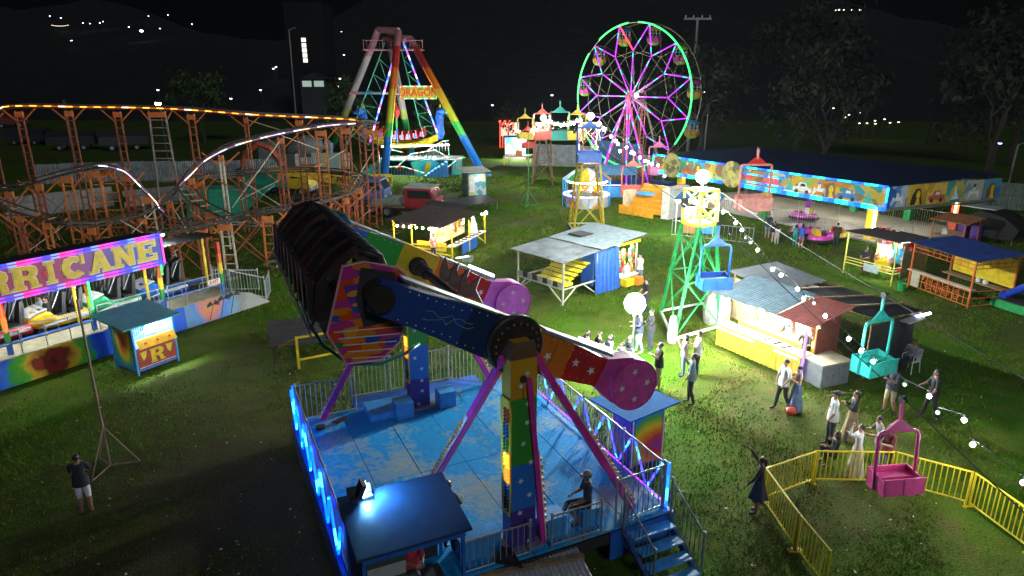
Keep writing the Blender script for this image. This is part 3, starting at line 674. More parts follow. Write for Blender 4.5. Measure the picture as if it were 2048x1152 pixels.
MB().prism([(2.3, -.6, .8), (2.3, -1.85, 0), (2.3, -1.6, 0), (2.3, -.6, .55)], (.05, 0, 0)).prism([(3.45, -.6, .8), (3.45, -1.85, 0), (3.45, -1.6, 0), (3.45, -.6, .55)], (.05, 0, 0)).build('stair_stringer', BLUE, ride)
for x in (2.25, 3.5): railing(ride, [(x, -.62, .75), (x, -1.75, .1)], 1.0, .15, STEEL)
MB().bx(1.95, 3.5, -.595, -.56, .15, .84).build('skirt', BLUE, ride)
ramp = line_thing('tin_ramp', 'shiny corrugated tin ramp sheet at the foot of the ride', 'ramp', G(905, 1150, .62), G(1155, 1082, .88))[0]
SHT = mat('shiny_tin', (.62, .63, .64), .4, .25, wear=.35)
LN = (G(905, 1150, .62).xy - G(1155, 1082, .88).xy).length
MB().corr((-.9, -2.2, .02), (LN, -2.2, .02), (-.9, 0, .12), (LN, 0, .12), .1, .02).build('tin_sheet', SHT, ramp)
MB().bx(-.9, LN, -.42, -.30, .13, .20).bx(-.9, LN, .02, .1, .05, .12).build('batten', WOOD, ramp)
for x in (0, LN - .1): MB().bx(x, x + .07, -.5, -.43, -.62, .08).build('leg', WOOD, ramp)

# operator's booth standing on the near left corner of the deck
ob = thing('control_booth', 'dark roofed operator booth with blue frame on the near deck corner', 'booth', F0 + EA * -3.45 + EB * -1.1, RZ)
w, d, h = 1.88, 1.42, 2.6
for x in (.03, w - .03):
    for y in (.05, d - .05): MB().bx(x - .03, x + .03, y - .03, y + .03, 0, h - .1 + (.1 if y > .5 else -.1)).build('post', BLUE, ob)
MB().prism([(-.1, -.1, h - .16), (w + .1, -.1, h - .16), (w + .1, d + .1, h + .06), (-.1, d + .1, h + .06)], (0, 0, .05)).build('roof', mat('navy_roof_sheet', (.022, .05, .12), .4), ob)
MB().bx(.06, w - .06, 0, .04, .2, 1.2).build('front_panel', splotch('violet_zigzag', [(.12, .02, .16), (.05, .03, .3), (.5, .02, .14), (.2, .02, .12)], 1.6), ob)
MB().bx(.0, w, -.03, .0, h - .3, h - .2).build('frame_bar', BLUE, ob); MB().bx(.0, w, -.03, 0, 1.2, 1.25).build('frame_bar', BLUE, ob)
MB().bx(.07, .75, -.012, .03, 1.26, h - .32).build('zebra_panel', bands('zebra_paint', 2, [(0, (.06, .08, .08)), (.18, (.42, .44, .38)), (.36, (.06, .08, .08)), (.58, (.42, .44, .38)), (.8, (.06, .08, .08))], 1.2, 2.4), ob)
for k in range(3): MB().bar((.75 + .4 * k, -.02, 1.2), (.95 + .4 * k, -.02, .55 + .2 * (k % 2)), .014).build('zigzag_line', WHITE, ob)
MB().bx(.02, .05, .05, d - .05, .2, 2.3).build('side_panel', DARK, ob); MB().bx(.1, w - .1, d - .06, d - .03, .9, 1.6).build('back_panel', DARK, ob)
MB().bx(.3, 1.6, .3, .8, .92, 1.2).ell((1.0, .5, 1.32), (.16, .13, .14), 10, 6).build('control_desk', DARK, ob)
fl = thing('floodlight', 'black floodlight on the operator booth roof shining blue white', 'floodlight', F0 + EA * -3.15 + EB * .2 + Vector((0, 0, 2.70)), RZ)
MB().bx(-.18, .22, -.05, .09, -.01, .05).build('bracket', DARK, fl); MB().box((.02, .02, .20), (.10, .26, .28), rot=Matrix.Rotation(R(24), 3, 'Y')).build('housing', BLACK, fl)
MB().box((.085, .02, .175), (.01, .22, .22), rot=Matrix.Rotation(R(24), 3, 'Y')).build('lens', emit('flood_lens_blue', (.18, .55, 1), 600), fl)
MB().box((.0, .12, .14), (.44, .06, .16), rot=Matrix.Rotation(R(-30), 3, 'X')).build('bar_housing', BLACK, fl); MB().box((.0, .156, .158), (.38, .01, .07), rot=Matrix.Rotation(R(-30), 3, 'X')).build('bar_lens', emit('flood_lens_white', (.8, .92, 1), 3600), fl)

# rainbow painted ticket booth behind the right railing
a, bq = G(1270, 935), G(1335, 920)
rb, L = line_thing('ticket_booth', 'small booth with sky blue flat roof and rainbow swirl walls', 'booth', G(1262, 938), G(1338, 918))
MB().bx(0, .95, 0, 1.0, .05, 1.7).build('body', mat('purple_panel', (.35, .05, .5), .5), rb)
MB().bx(.05, .92, -.02, -.004, .12, 1.65).build('front_panel', radial('rainbow_swirl', .75, .6, 1.2, [(0, (.25, .03, .4)), (.2, (.6, .02, .05)), (.38, (.75, .2, .01)), (.55, (.75, .5, .02)), (.7, (.05, .4, .04)), (.85, (.02, .2, .6)), (1, (.3, .03, .5))], distort=.12), rb)
MB().bx(-.02, -.004, .05, .95, .12, 1.65).build('side_panel', splotch('violet_cosmos', [(.35, .04, .5), (.6, .08, .35), (.1, .05, .5), (.7, .3, .1)], 2.2, interp='LINEAR', vor=False), rb)
_iv = rb.matrix_basis.inverted(); MB().prism([_iv @ G(*q_, 1.72) for q_ in ((1178, 800), (1260, 847), (1360, 806), (1290, 775))], (0, 0, .05)).build('roof', mat('azure_roof', (.003, .13, .42), .8, wear=.05), rb); MATS['azure_roof'].node_tree.nodes['Principled BSDF'].inputs['Specular IOR Level'].default_value = .05
MB().bx(-.03, .0, -.03, 0, .02, 1.71).bx(.95, .98, -.03, 0, .02, 1.71).build('corner_trim', WHITE, rb)
# ================================================================== chair lift: towers, cables, gondolas, bulb strings
FLOOD = emit('flood_globe_glow', (.88, .97, .95), 2400)
FLOODF = emit('flood_globe_glow_far', (.88, .97, .9), 1500)
def lift_tower(label, feet, z1, half, z2, m_leg, m_head, lamp_r, lm, base=True):
    feet = [Vector(f) for f in feet]; c = sum(feet, Vector()) / 4
    t = thing('lift_tower', label, 'lift tower', (c.x, c.y, 0), 0, 'chair lift towers')
    e = (feet[1] - feet[0]).normalized(); f = Vector((-e.y, e.x, 0)); sg = [(-1, -1), (1, -1), (1, 1), (-1, 1)]
    top = [e * (half * a) + f * (half * b) + Vector((0, 0, z1)) for a, b in sg]; ft = [p - c for p in feet]; ft = [Vector((p.x, p.y, 0)) for p in ft]
    for p, q in zip(ft, top): MB().bar(p, q, .11).build('leg', m_leg, t)
    for i in range(4):
        j = (i + 1) % 4
        for k, (g0, g1) in enumerate(((.04, .5), (.5, .92))):
            MB().bar(ft[i].lerp(top[i], g0), ft[j].lerp(top[j], g1), .05).build('brace', m_leg, t); MB().bar(ft[j].lerp(top[j], g0), ft[i].lerp(top[i], g1), .05).build('brace', m_leg, t)
        if base: MB().bar(ft[i] + Vector((0, 0, .15)), ft[j] + Vector((0, 0, .15)), .09).build('base_beam', WHITE, t)
        MB().bar(ft[i].lerp(top[i], .5), ft[j].lerp(top[j], .5), .06).build('ring_beam', m_leg, t)
    h2 = [p + Vector((0, 0, z2 - z1)) for p in top]
    for i in range(4):
        j = (i + 1) % 4; MB().bar(top[i], h2[i], .08).build('head_post', m_head, t)
        MB().bar(top[i], top[j], .09).bar(h2[i], h2[j], .07).build('head_ring', m_head, t); mid = (z2 - z1) / 2; up = Vector((0, 0, mid))
        for k in (0, 1):
            MB().bar(top[i] + up * k, top[j] + up * (k + 1), .04).bar(top[j] + up * k, top[i] + up * (k + 1), .04).build('head_lattice', m_head, t)
    MB().box((0, 0, z1 + .04), (half * 2, half * 2, .05), math.atan2(e.y, e.x)).build('head_floor', m_head, t)
    for s in (-1, 1):
        w = f * 0 + e * (s * (half + .45)); MB().bar(e * (s * half) + Vector((0, 0, z2 - .5)), w + Vector((0, 0, z2 - .5)), .07).build('sheave_arm', m_head, t)
        MB().lathe([(.001, -.04), (.2, -.04), (.16, 0), (.2, .04), (.001, .04)], w + Vector((0, 0, z2 - .45)), 16, Matrix.Rotation(math.atan2(e.y, e.x), 3, 'Z') @ Matrix.Rotation(R(90), 3, 'Y')).build('sheave', DARK, t)
    MB().tube((0, 0, z2), (0, 0, z2 + .25), .04, n=6).build('lamp_stem', STEEL, t)
    MB().ell((0, 0, z2 + .25 + lamp_r), lamp_r, 16, 10).build('lamp_glare_globe', lm, t, smooth=True)  # globe made oversize so its shape takes in the lamp's glare
    return t
gt = lift_tower('green legged lift tower with yellow lattice head and blazing lamp', [(6.45, 25.4, 0), (8.77, 26.9, 0), (9.1, 30.0, 0), (6.65, 28.8, 0)], 4.35, .48, 5.75, GREEN, YEL, .27, FLOOD)
MB().lathe([(.16, 0), (.2, .3), (.17, .8), (.12, 1.1), (.05, 1.15)], (-1.35, -2.35, 0), 9).build('wrapped_counterweight', mat('pale_plastic_wrap', (.55, .6, .58), .4), gt)
lift_tower('yellow legged lift tower in the middle of the field', [(4.15, 45.0, 0), (6.25, 45.3, 0), (6.3, 47.4, 0), (4.0, 47.4, 0)], 4.5, .62, 7.1, YEL, mat('brown_lattice', (.35, .16, .10), .6), .22, FLOODF)
lift_tower('far brown lift tower on the left of the line', [(1.95, 66.2, 0), (3.9, 65.2, 0), (4.0, 67.3, 0), (2.1, 68, 0)], 4.2, .55, 5.7, mat('brown_steel', (.22, .14, .09), .7), mat('red_brown_steel', (.4, .12, .08), .6), .24, FLOODF, base=False)
tag(MB().ell((0, 0, .25), (1.0, .6, .35), 14, 8).ell((.6, .1, .2), (.7, .5, .28), 12, 7).build('tarpaulin_heap', BLACK, loc=(5.6, 45.3, 0)), 'black tarpaulin heap under the yellow lift tower', 'tarpaulin')

def cable(label, pts, sag=.0, r=.012):
    P_ = []
    for a, b in zip(pts[:-1], pts[1:]):
        a, b = Vector(a), Vector(b)
        for i in range(12): f = i / 12; p = a.lerp(b, f); p.z -= sag * 4 * f * (1 - f); P_.append(p)
    P_.append(Vector(pts[-1])); tag(MB().path(P_, r, 5).build('lift_cable', BLACK), label, 'cable', 'chair lift cables'); return P_
cable('dark lift cable passing over the pink gondola to lower right', [(2.2, 66.5, 5.3), (4.1, 46, 6.7), (6.6, 26.8, 5.45), (7.55, 24.45, 5.04), tuple(D(1789, 978, 13.75) + Vector((0, .25, 2.18))), (9.9, 6, 2.0)], .06, .016)
cable('dark lift cable over the teal gondola towards the right edge', [(3.7, 66.5, 5.3), (6.3, 46, 6.7), (8.9, 28.6, 5.45), (10.95, 19.05, 4.08), (13.2, 9, 3.0)], .10, .016)

def gondola(label, loc, yaw, m, tilt=0, s=1.0, hang=.5, roof=None):
    t = thing('lift_gondola', label, 'gondola', loc, yaw, 'chair lift gondolas'); t.rotation_euler = (tilt, 0, yaw)
    w, d, h = 1.15 * s, .72 * s, 1.62 * s; r = .045 * s
    bo = MB().bx(-w / 2, w / 2, -d / 2, -d / 2 + .03, 0, .46 * s).build('front_panel', m, t)
    MB().bx(-w / 2, w / 2, d / 2 - .03, d / 2, 0, .52 * s).build('back_panel', m, t)
    for sx in (-1, 1): MB().prism([(sx * w / 2, -d / 2, 0), (sx * w / 2, d / 2, 0), (sx * w / 2, d / 2, .52 * s), (sx * w / 2, d / 2 - .12, .5 * s), (sx * w / 2, -d / 2 + .1, .4 * s), (sx * w / 2, -d / 2, .46 * s)], (-sx * .03, 0, 0)).build('side_panel', m, t)
    MB().bx(-w / 2 + .04, w / 2 - .04, -d / 2 + .04, d / 2 - .04, .0, .04).build('floor', m, t)
    MB().bx(-w / 2 + .05, w / 2 - .05, 0, d / 2 - .04, .30 * s, .35 * s).build('bench', m, t)
    MB().bx(-.02, .02, -d / 2 - .012, -d / 2, .0, .43 * s).bx(-w / 2, w / 2, -d / 2 - .02, -d / 2, .43 * s, .48 * s).build('panel_rib', m, t)
    y = .05
    MB().path([(-w / 2, y, .0), (-w / 2, y, h - .12), (-w / 2 + .05, y, h - .03), (-w / 2 + .14, y, h), (w / 2 - .14, y, h), (w / 2 - .05, y, h - .03), (w / 2, y, h - .12), (w / 2, y, 0)], r, 8).build('frame_hoop', m, t, smooth=True)
    MB().prism([(-w * .36, y - .03, h), (w * .36, y - .03, h), (.07, y - .03, h + .3 * s), (-.07, y - .03, h + .3 * s)], (0, .06, 0)).build('gable_plate', roof or m, t)
    MB().bar((0, y, h + .2 * s), (0, y, h + .3 * s + hang), .07 * s).build('hanger', m, t)
    MB().lathe([(.001, -.05), (.09, -.05), (.07, 0), (.09, .05), (.001, .05)], (0, y, h + .3 * s + hang), 12, Matrix.Rotation(R(90), 3, 'Y')).build('grip', DARK, t)
    return t
gondola('hot pink gondola hanging over the yellow railed enclosure', D(1789, 978, 13.75), R(8), PINK, R(-6), .88)
gondola('teal gondola hanging behind the grey box near the seated man', (10.95, 19.0, 1.66), R(24), TEALP)
gondola('blue gondola hanging in front of the green legged tower', (7.55, 24.4, 2.62), R(8), BLUE, 0)
gondola('pink gondola with red roof hanging before the dodgem hall', (15.4, 43.2, 1.95), R(6), mat('salmon_paint', (.72, .30, .26), .5), s=1.75, roof=REDP)
gondola('blue gondola at the head of the yellow lift tower', (5.0, 44.9, 4.75), R(4), BLUE, s=1.35)
gondola('yellow gondola with pointed yellow roof left of the far tower', D(1050, 279, 62), R(10), YEL, s=1.15)
gondola('yellow gondola between the far tower and the yellow tower', D(1153, 279, 60), R(-6), YEL, s=1.3)
gondola('coral red gondola by the far tower lamp', D(1084, 278, 64), R(6), mat('coral_paint', (.7, .14, .10), .5), s=1.4)
gondola('teal gondola hanging in the middle of the far row', D(1119, 280, 66), R(2), TEALP, s=1.6)
gondola('red slatted gondola low at the far left of the lift line', D(1056, 296, 64), R(8), REDP, s=1.0)
gondola('pink winged gondola just under the right foot of the wheel', D(1315, 348, 58), R(0), mat('rose_paint', (.75, .2, .4), .5), s=1.4)
gondola('coral gondola low in front of the orange benches', D(1263, 390, 55), R(0), mat('coral_paint'), s=1.45)

def bulb_string(label, pts, r, gm, sag=.0):
    t = thing('bulb_string', label, 'string lights', pts[0]); o = Vector(pts[0]); P_ = [Vector(p) - o for p in pts]
    MB().path([p + Vector((0, 0, r * 2.6)) for p in P_], .012, 4).build('wire', BLACK, t)
    bm_ = {}
    for i, p in enumerate(P_):
        lit = gm(i)
        if lit.name not in bm_:
            bm_[lit.name] = MB().ell((0, 0, 0), (r, r, r * 1.15), 10, 7).mesh('bulb'); bm_[lit.name].materials.append(lit); bm_[lit.name].shade_smooth()
        b = bpy.data.objects.new('bulb', bm_[lit.name]); COL.objects.link(b); b.parent = t; b.location = p
        MB().tube(p + Vector((0, 0, r)), p + Vector((0, 0, r * 2.6)), r * .45, n=6).build('socket', DARK, t)
    return t
near = [(1446, 424), (1471, 446), (1484, 460), (1492, 476), (1501, 485), (1515, 500), (1545, 539), (1562, 550), (1595, 578), (1607, 597), (1628, 606), (1650, 632), (1697, 678), (1722, 702), (1746, 723), (1809, 769), (1858, 792), (1875, 825), (1928, 840), (1945, 889), (2046, 965)]
off = {3, 4, 10, 15, 17}
NB = emit('string_bulb_glow', (.9, .95, 1), 480); OFFB = mat('unlit_bulb_glass', (.6, .65, .65), .15, wear=0)
pts = []
for x, y in near:
    f = (x - 1446) / 600; pts.append(D(x, y, 1 / (1 / 27. * (1 - f) + f / 13.)))
bulb_string('long string of white bulbs from the green tower to the right edge', pts, .052, lambda i: OFFB if i in off else NB)
FB = emit('far_bulb_glow', (1, .95, .88), 160)
pts = [D(1090 + 6.4 * i, 239 + 10 * math.sin(math.pi * i / 11) + (2 if i % 2 else 0), 1 / ((1 - i / 11) / 64 + i / 11 / 47.)) for i in range(12)]
bulb_string('string of white bulbs between far tower and yellow tower', pts, .09, lambda i: FB)
pts = [D(x, y, 46 + 8 * (x - 1203) / 130) for x, y in [(1199, 247), (1206, 257), (1222, 273), (1231, 282), (1236, 288), (1240, 302), (1253, 295), (1263, 305), (1268, 307), (1280, 315), (1290, 322), (1297, 325), (1304, 328), (1316, 331), (1329, 352), (1368, 346), (1377, 350)]]
bulb_string('string of white bulbs from yellow tower across the wheel foot', pts, .085, lambda i: FB)
pts = [D(x, y, 64) for x, y in [(1037, 263), (1041, 268), (1061, 268), (1063, 262), (1068, 256), (1074, 248)]]
bulb_string('short string of bulbs left of the far tower', pts, .085, lambda i: FB)

# lamp on a stand among the onlookers
def lamp_stand(label, base, z, r, lm, m, name='lamp_stand', tri=.55, tripod_h=1.0, group=None):
    t = thing(name, label, 'lamp stand', base, random.random(), group)
    MB().tube((0, 0, .1), (0, 0, z - r), .03, n=8).build('pole', m, t)
    for k in range(3):
        a = k * R(120); e = Vector((math.cos(a) * tri, math.sin(a) * tri, .03)); MB().tube((0, 0, tripod_h), e, .02, n=6).build('brace', m, t); MB().tube((0, 0, .08), e, .022, n=6).build('foot', m, t)
    if lm:
        MB().tube((0, 0, z - r - .14), (0, 0, z - r * .7), .06, n=10).build('socket', DARK, t); MB().ell((0, 0, z), r, 18, 12).build('lamp_glare_globe', lm, t, smooth=True)  # globe larger than the real lamp, its glare built into the size
    return t
p = G(1262, 745); zz = D(1262, 607, p.y).z
lamp_stand('blazing white lamp on a slim stand among the onlookers', p, zz, .36, emit('stand_globe_glow', (.86, .97, .97), 520), STEEL)
p = G(1056, 412); lamp_stand('slim green stand on the lawn left of the yellow tower', p, D(1056, 270, p.y).z, .05, None, GREEN, tri=.9, tripod_h=1.3)
p = G(222, 935); lamp_stand('tall thin rusty pole on a tripod foot in the dark left field', p, 4.9, .05, None, mat('rusty_pole', (.22, .13, .10), .7), tri=.72, tripod_h=1.25)

# ================================================================== ferris wheel
AXN = Vector((.72, .69, 0)).normalized(); HUBY = 66.0
hub = D(1272, 193, HUBY); WR = 6.42
wheel = thing('ferris_wheel', 'ferris wheel with green lit rim and purple spoke lights', 'ferris wheel', (hub.x, hub.y, 0), math.atan2(-AXN.x, AXN.y))   # local y = axle, back; x = in the wheel plane
hz = hub.z; GAP = 1.5
def wp(r, a, y): return Vector((r * math.sin(a), y, hz + r * math.cos(a)))
GLED = emit('green_rim_led', (.03, 1, .16), 2.2)
PLED = led('purple_teal_led', [(.45, .01, 1), (.45, .01, 1), (.02, .7, .7), (.6, .01, .85), (.4, .01, 1)], .42, 1.6)
WST = mat('wheel_steel', (.20, .18, .11), .5, .3)
for y in (-GAP / 2, GAP / 2):
    MB().path([wp(WR, k * R(5), y) for k in range(72)], .05, 5, closed=True).build('rim', WST, wheel)
    MB().path([wp(WR * .62, k * R(30), y) for k in range(12)], .035, 5, closed=True).build('inner_ring', WST, wheel)
    for k in range(12):
        a = k * R(30); MB().tube(wp(.3, a, y * .4), wp(WR * .62, a, y), .03, n=5).build('spoke', WST, wheel)
        for s in (-1, 1): MB().tube(wp(WR * .62, a, y), wp(WR, a + s * R(15), y), .025, n=5).build('spoke_fork', WST, wheel)
for a0, a1 in ((-38, -3), (4, 128), (152, 238), (243, 308)):
    MB().path([wp(WR + .02, R(a), -GAP / 2 - .07) for a in range(a0, a1 + 1, 4)], .07, 6).build('rim_led', GLED, wheel)
RLED = emit('red_spoke_led', (1, .02, .05), 6)
for k in range(12):
    a = k * R(30); MB().tube(wp(.5, a, -GAP / 2 - .08), wp(WR * .60, a, -GAP / 2 - .06), .05, n=5, u0=k * .3).build('spoke_led', PLED, wheel)
    for s in (-1, 1):
        if (k, s) in ((6, 1), (7, -1), (5, 1)): continue
        MB().tube(wp(WR * .63, a, -GAP / 2 - .06), wp(WR * .985, a + s * R(14.6), -GAP / 2 - .06), .05, n=5, u0=k * .5).build('spoke_led', RLED if (k == 0 and s < 0) else PLED, wheel)
MB().tube((0, -GAP / 2 - .35, hz), (0, GAP / 2 + .35, hz), .3, n=16).tube((0, -GAP / 2 - .1, hz), (0, -GAP / 2, hz), .62, n=18).tube((0, GAP / 2, hz), (0, GAP / 2 + .1, hz), .62, n=18).build('hub', mat('hub_iron', (.2, .05, .12), .5, .3), wheel)
for k in range(12):
    a = k * R(30) + R(15); MB().tube(wp(WR, a, -GAP / 2), wp(WR, a, GAP / 2), .04, n=6).build('cross_tie', WST, wheel)
PET = [mat('petal_magenta', (.28, .02, .16), .5), mat('petal_yellow', (.3, .16, .01), .5)]
LGR = mat('lime_paint', (.14, .30, .02), .5)
for k in range(12):
    p = wp(WR, k * R(30) + R(15), 0) - Vector((0, 0, .25)); c = MB().lathe([(.001, -1.55), (.34, -1.5), (.52, -1.32), (.56, -1.15), (.52, -1.15), (.48, -1.3), (.001, -1.42)], p, 14).build('gondola', LGR, wheel, smooth=True)
    mb = MB()
    for j in range(8):
        a = j * R(45); ca, sa = math.cos(a), math.sin(a); e = Vector((-sa, ca, 0)); o = Vector((ca, sa, 0)); q = p + Vector((0, 0, -1.3))
        mb.prism([q + o * .54 - e * .2, q + o * .60 - e * .23 + Vector((0, 0, .3)), q + o * .66 + Vector((0, 0, .55)), q + o * .60 + e * .23 + Vector((0, 0, .3)), q + o * .54 + e * .2], o * .03)
    mb.build('petals', PET[(k // 2) % 2], c)
    mb = MB()
    for j in range(10): a = j * R(36); mb.tube(p + Vector((.56 * math.cos(a), .56 * math.sin(a), -1.2)), p + Vector((.5 * math.cos(a), .5 * math.sin(a), -.2)), .014, n=4)
    for z in (-.75, -.5): mb.path([p + Vector((.55 * math.cos(a * R(36)), .55 * math.sin(a * R(36)), z)) for a in range(10)], .012, 4, closed=True)
    mb.build('cage', STEEL, c)
    MB().lathe([(.62, -.25), (.5, -.08), (.25, .06), (.03, .12)], p, 12).build('canopy', [PET[1], LGR, PET[0], mat('canopy_blue', (.02, .12, .28))][k % 4], c, smooth=True)
# stand
for y, m in ((-GAP / 2 - .5, None), (GAP / 2 + .5, None)):
    s = -1 if y < 0 else 1
    for x, yo in ((-3.0, 0), (3.0, 0), (-1.6, s * 1.6), (1.6, s * 1.6)):
        q = Vector((x, y + yo, 0)); lg = MB().tube((0, y, hz), q, .08, n=7).build('stand_leg', mat('red_stand', (.6, .08, .06), .5) if s < 0 else WST, wheel)
        if s < 0: MB().tube(Vector((0, y - .12, hz - .3)), q + Vector((0, -.12, .3)), .05, n=5, u0=x).build('leg_led', PLED, wheel)
    for x in (-.22, .22): MB().bar((x, y, 0), (x, y, hz - .3), .07).build('ladder_rail', mat('red_stand'), wheel)
    mb = MB()
    for k in range(20): mb.bar((-.22, y, .4 + k * .36), (.22, y, .4 + k * .36), .035)
    mb.build('ladder_rungs', mat('red_stand'), wheel)
MB().bx(-3.3, 3.3, -2.6, 2.6, .04, .3).build('base_frame', BLUE, wheel)
railing(wheel, [(-3.5, -2.9, .3), (3.5, -2.9, .3)], 1.0, .3, BLUE, single=False)
MB().tube((.9, -GAP / 2 - .5, hz + .1), (1.1, -GAP / 2 - .7, hz + .12), .05, n=6).ell((1.15, -GAP / 2 - .75, hz + .12), .17, 10, 7).build('hub_lamp', emit('hub_lamp_glow', (.9, .95, 1), 160), wheel)
# ================================================================== dodgem hall
A_, B_, C_ = Vector((22.7, 41, 0)), Vector((12, 58.2, 0)), Vector((32, 44.6, 0))
hall, HL = line_thing('dodgem_hall', 'long dodgem hall with blue lit painted fascia and dark roof', 'dodgem hall', B_, A_)
SH = 1.85; HD = 9.8; ZB, ZT = 2.35, 3.75
def hp(x, y, z=0): return Vector((x + SH * y / HD, y, z))
MB().prism([hp(.5, .6, .02), hp(HL - .5, .6, .02), hp(HL - .5, HD - .4, .02), hp(.5, HD - .4, .02)], (0, 0, .12)).build('arena_floor', mat('steel_arena_floor', (.34, .29, .22), .55, var=.2, scale=.6), hall)
N_ = 10
NAVY = mat('navy_roof_tin', (.015, .025, .07), .45, .2, var=.3)
for i in range(N_):
    x0, x1 = HL * i / N_, HL * (i + 1) / N_; MB().corr(hp(x0, .06, ZT + .02), hp(x1, .06, ZT + .02), hp(x0, HD, ZT + .25), hp(x1, HD, ZT + .25), .3, .03).build('roof_sheet', NAVY, hall)
MB().prism([hp(.1, .2, ZB), hp(HL - .1, .2, ZB), hp(HL - .1, HD - .1, ZB), hp(.1, HD - .1, ZB)], (0, 0, .06)).build('ceiling', mat('grey_underside', (.22, .22, .20), .8), hall)
pal = [[(.7, .45, .03), (.55, .2, .02), (.05, .3, .2), (.3, .12, .03)], [(.02, .25, .3), (.05, .4, .3), (.5, .5, .4), (.03, .1, .3)], [(.55, .4, .05), (.3, .15, .05), (.02, .3, .35), (.6, .5, .3)], [(.03, .12, .4), (.5, .55, .6), (.02, .25, .45), (.06, .06, .1)], [(.65, .42, .02), (.7, .25, .02), (.3, .5, .1), (.25, .1, .04)], [(.3, .15, .08), (.6, .4, .1), (.1, .3, .3), (.5, .5, .5)]]
for i in range(9):
    x0, x1 = HL * i / 9, HL * (i + 1) / 9; MB().bx(x0 + .01, x1 - .01, -.06, .04, ZB + .18, ZT - .1).build('fascia_panel', splotch('fascia_paint_%d' % (i % 6), pal[(i * 2 + 4) % 6], 1.7, (1, 1, 1.2)), hall)
# figures painted on the fascia: flat cut-outs of a jeep, a rider, faces
cl = [WHITE, mat('figure_blue', (.05, .2, .5)), mat('figure_brown', (.2, .09, .04)), mat('figure_black', (.03, .03, .03)), YEL, mat('figure_red', (.5, .1, .08)), mat('figure_teal', (.05, .4, .4))]
def figure(par, kind, o, nx, off, c1, c2):
    """flat painted figures of the fascia: a face with hair, a car, a sail, a rider"""
    def P2(u, z): return Vector(o) + nx * u + Vector((0, 0, z))
    def put(pts, m, k=1): MB().prism([P2(*q) + off * (k - 1) for q in pts], off).build('painted_figure', m, par)
    E_ = lambda u, z, a, b, n=12: [(u + a * math.cos(i * 2 * math.pi / n), z + b * math.sin(i * 2 * math.pi / n)) for i in range(n)]
    if kind == 0: put([(-.55, -.5), (-.45, .1), (-.2, .48), (.12, .52), (.3, .3), (.34, -.1), (.5, -.5)], c1); put(E_(.05, .12, .17, .26), c2, 2); put([(-.12, -.5), (-.05, -.12), (.15, -.12), (.28, -.5)], c2, 2)
    elif kind == 1: put([(-.7, -.3), (-.68, -.05), (-.35, .0), (-.2, .28), (.25, .28), (.4, .0), (.7, -.05), (.7, -.3)], c1); put(E_(-.4, -.32, .14, .14), DARK, 2); put(E_(.4, -.32, .14, .14), DARK, 2); put([(-.14, .02), (-.08, .2), (.2, .2), (.28, .02)], c2, 2)
    elif kind == 2: put([(-.4, -.45), (-.1, .0), (-.04, .5), (.08, .1), (.4, -.4), (.1, -.5)], c1); put([(-.5, -.5), (.5, -.5), (.35, -.36), (-.35, -.38)], c2, 2)
    else: put([(-.5, -.45), (-.4, .1), (-.15, .0), (-.1, .4), (.08, .45), (.1, .05), (.45, .15), (.5, -.45), (.25, -.15), (-.2, -.15)], c1); put(E_(-.02, .42, .1, .12), c2, 2)
for i, (x, k_, c1, c2) in enumerate(((3.9, 3, 2, 4), (5.0, 0, 2, 4), (6.4, 2, 4, 2), (13.4, 2, 6, 0), (14.4, 1, 0, 3), (15.7, 3, 0, 1), (16.5, 0, 2, 4), (17.7, 1, 1, 0), (19.1, 2, 6, 4))): figure(hall, k_, (x, -.062, 2.98), Vector((1, 0, 0)), Vector((0, -.012, 0)), cl[c1], cl[c2])
for x in (2.3, 8.5):
    MB().lathe([(.001, .04), (.95, .04), (1.0, 0), (.95, -.06), (.75, -.04), (.001, -.08)], (x, -.2, 3.1), 18, Matrix.Rotation(R(90), 3, 'X')).build('shield_board', splotch('olive_figure', [(.25, .25, .05), (.5, .42, .08), (.1, .1, .04), (.35, .3, .12)], 3), hall)
RLET = emit('red_letter_glow', (1, .03, .10), .9)
text('letter_sign', 'R', .8, RLET, hall, Matrix.Translation((10.0, -.09, 3.02)) @ FRONT, .02, .015); text('letter_sign', 'AIR', .85, RLET, hall, Matrix.Translation((12.0, -.09, 2.95)) @ FRONT, .02, .015)
CLED = led('blue_cyan_led', [(.0, .06, 1), (.0, .5, 1), (.02, .8, .6), (.0, .12, 1)], .45, 3.0)
for x0, x1 in ((0, 7.6), (9.3, HL)):
    for z in (ZT, ZB + .12, ZB - .02): MB().tube((x0, -.1, z), (x1, -.1, z), .07, n=6).build('led_strip', CLED, hall)
for z in (3.3, 2.75): MB().tube((9.4, -.1, z), (13.0, -.1, z), .05, n=6).build('led_strip', CLED, hall)
MB().tube((HL + .02, -.1, ZB), (HL + .02, -.1, ZT), .06, n=6).tube((0, -.1, ZB), (0, -.1, ZT), .06, n=6).build('led_strip', CLED, hall)
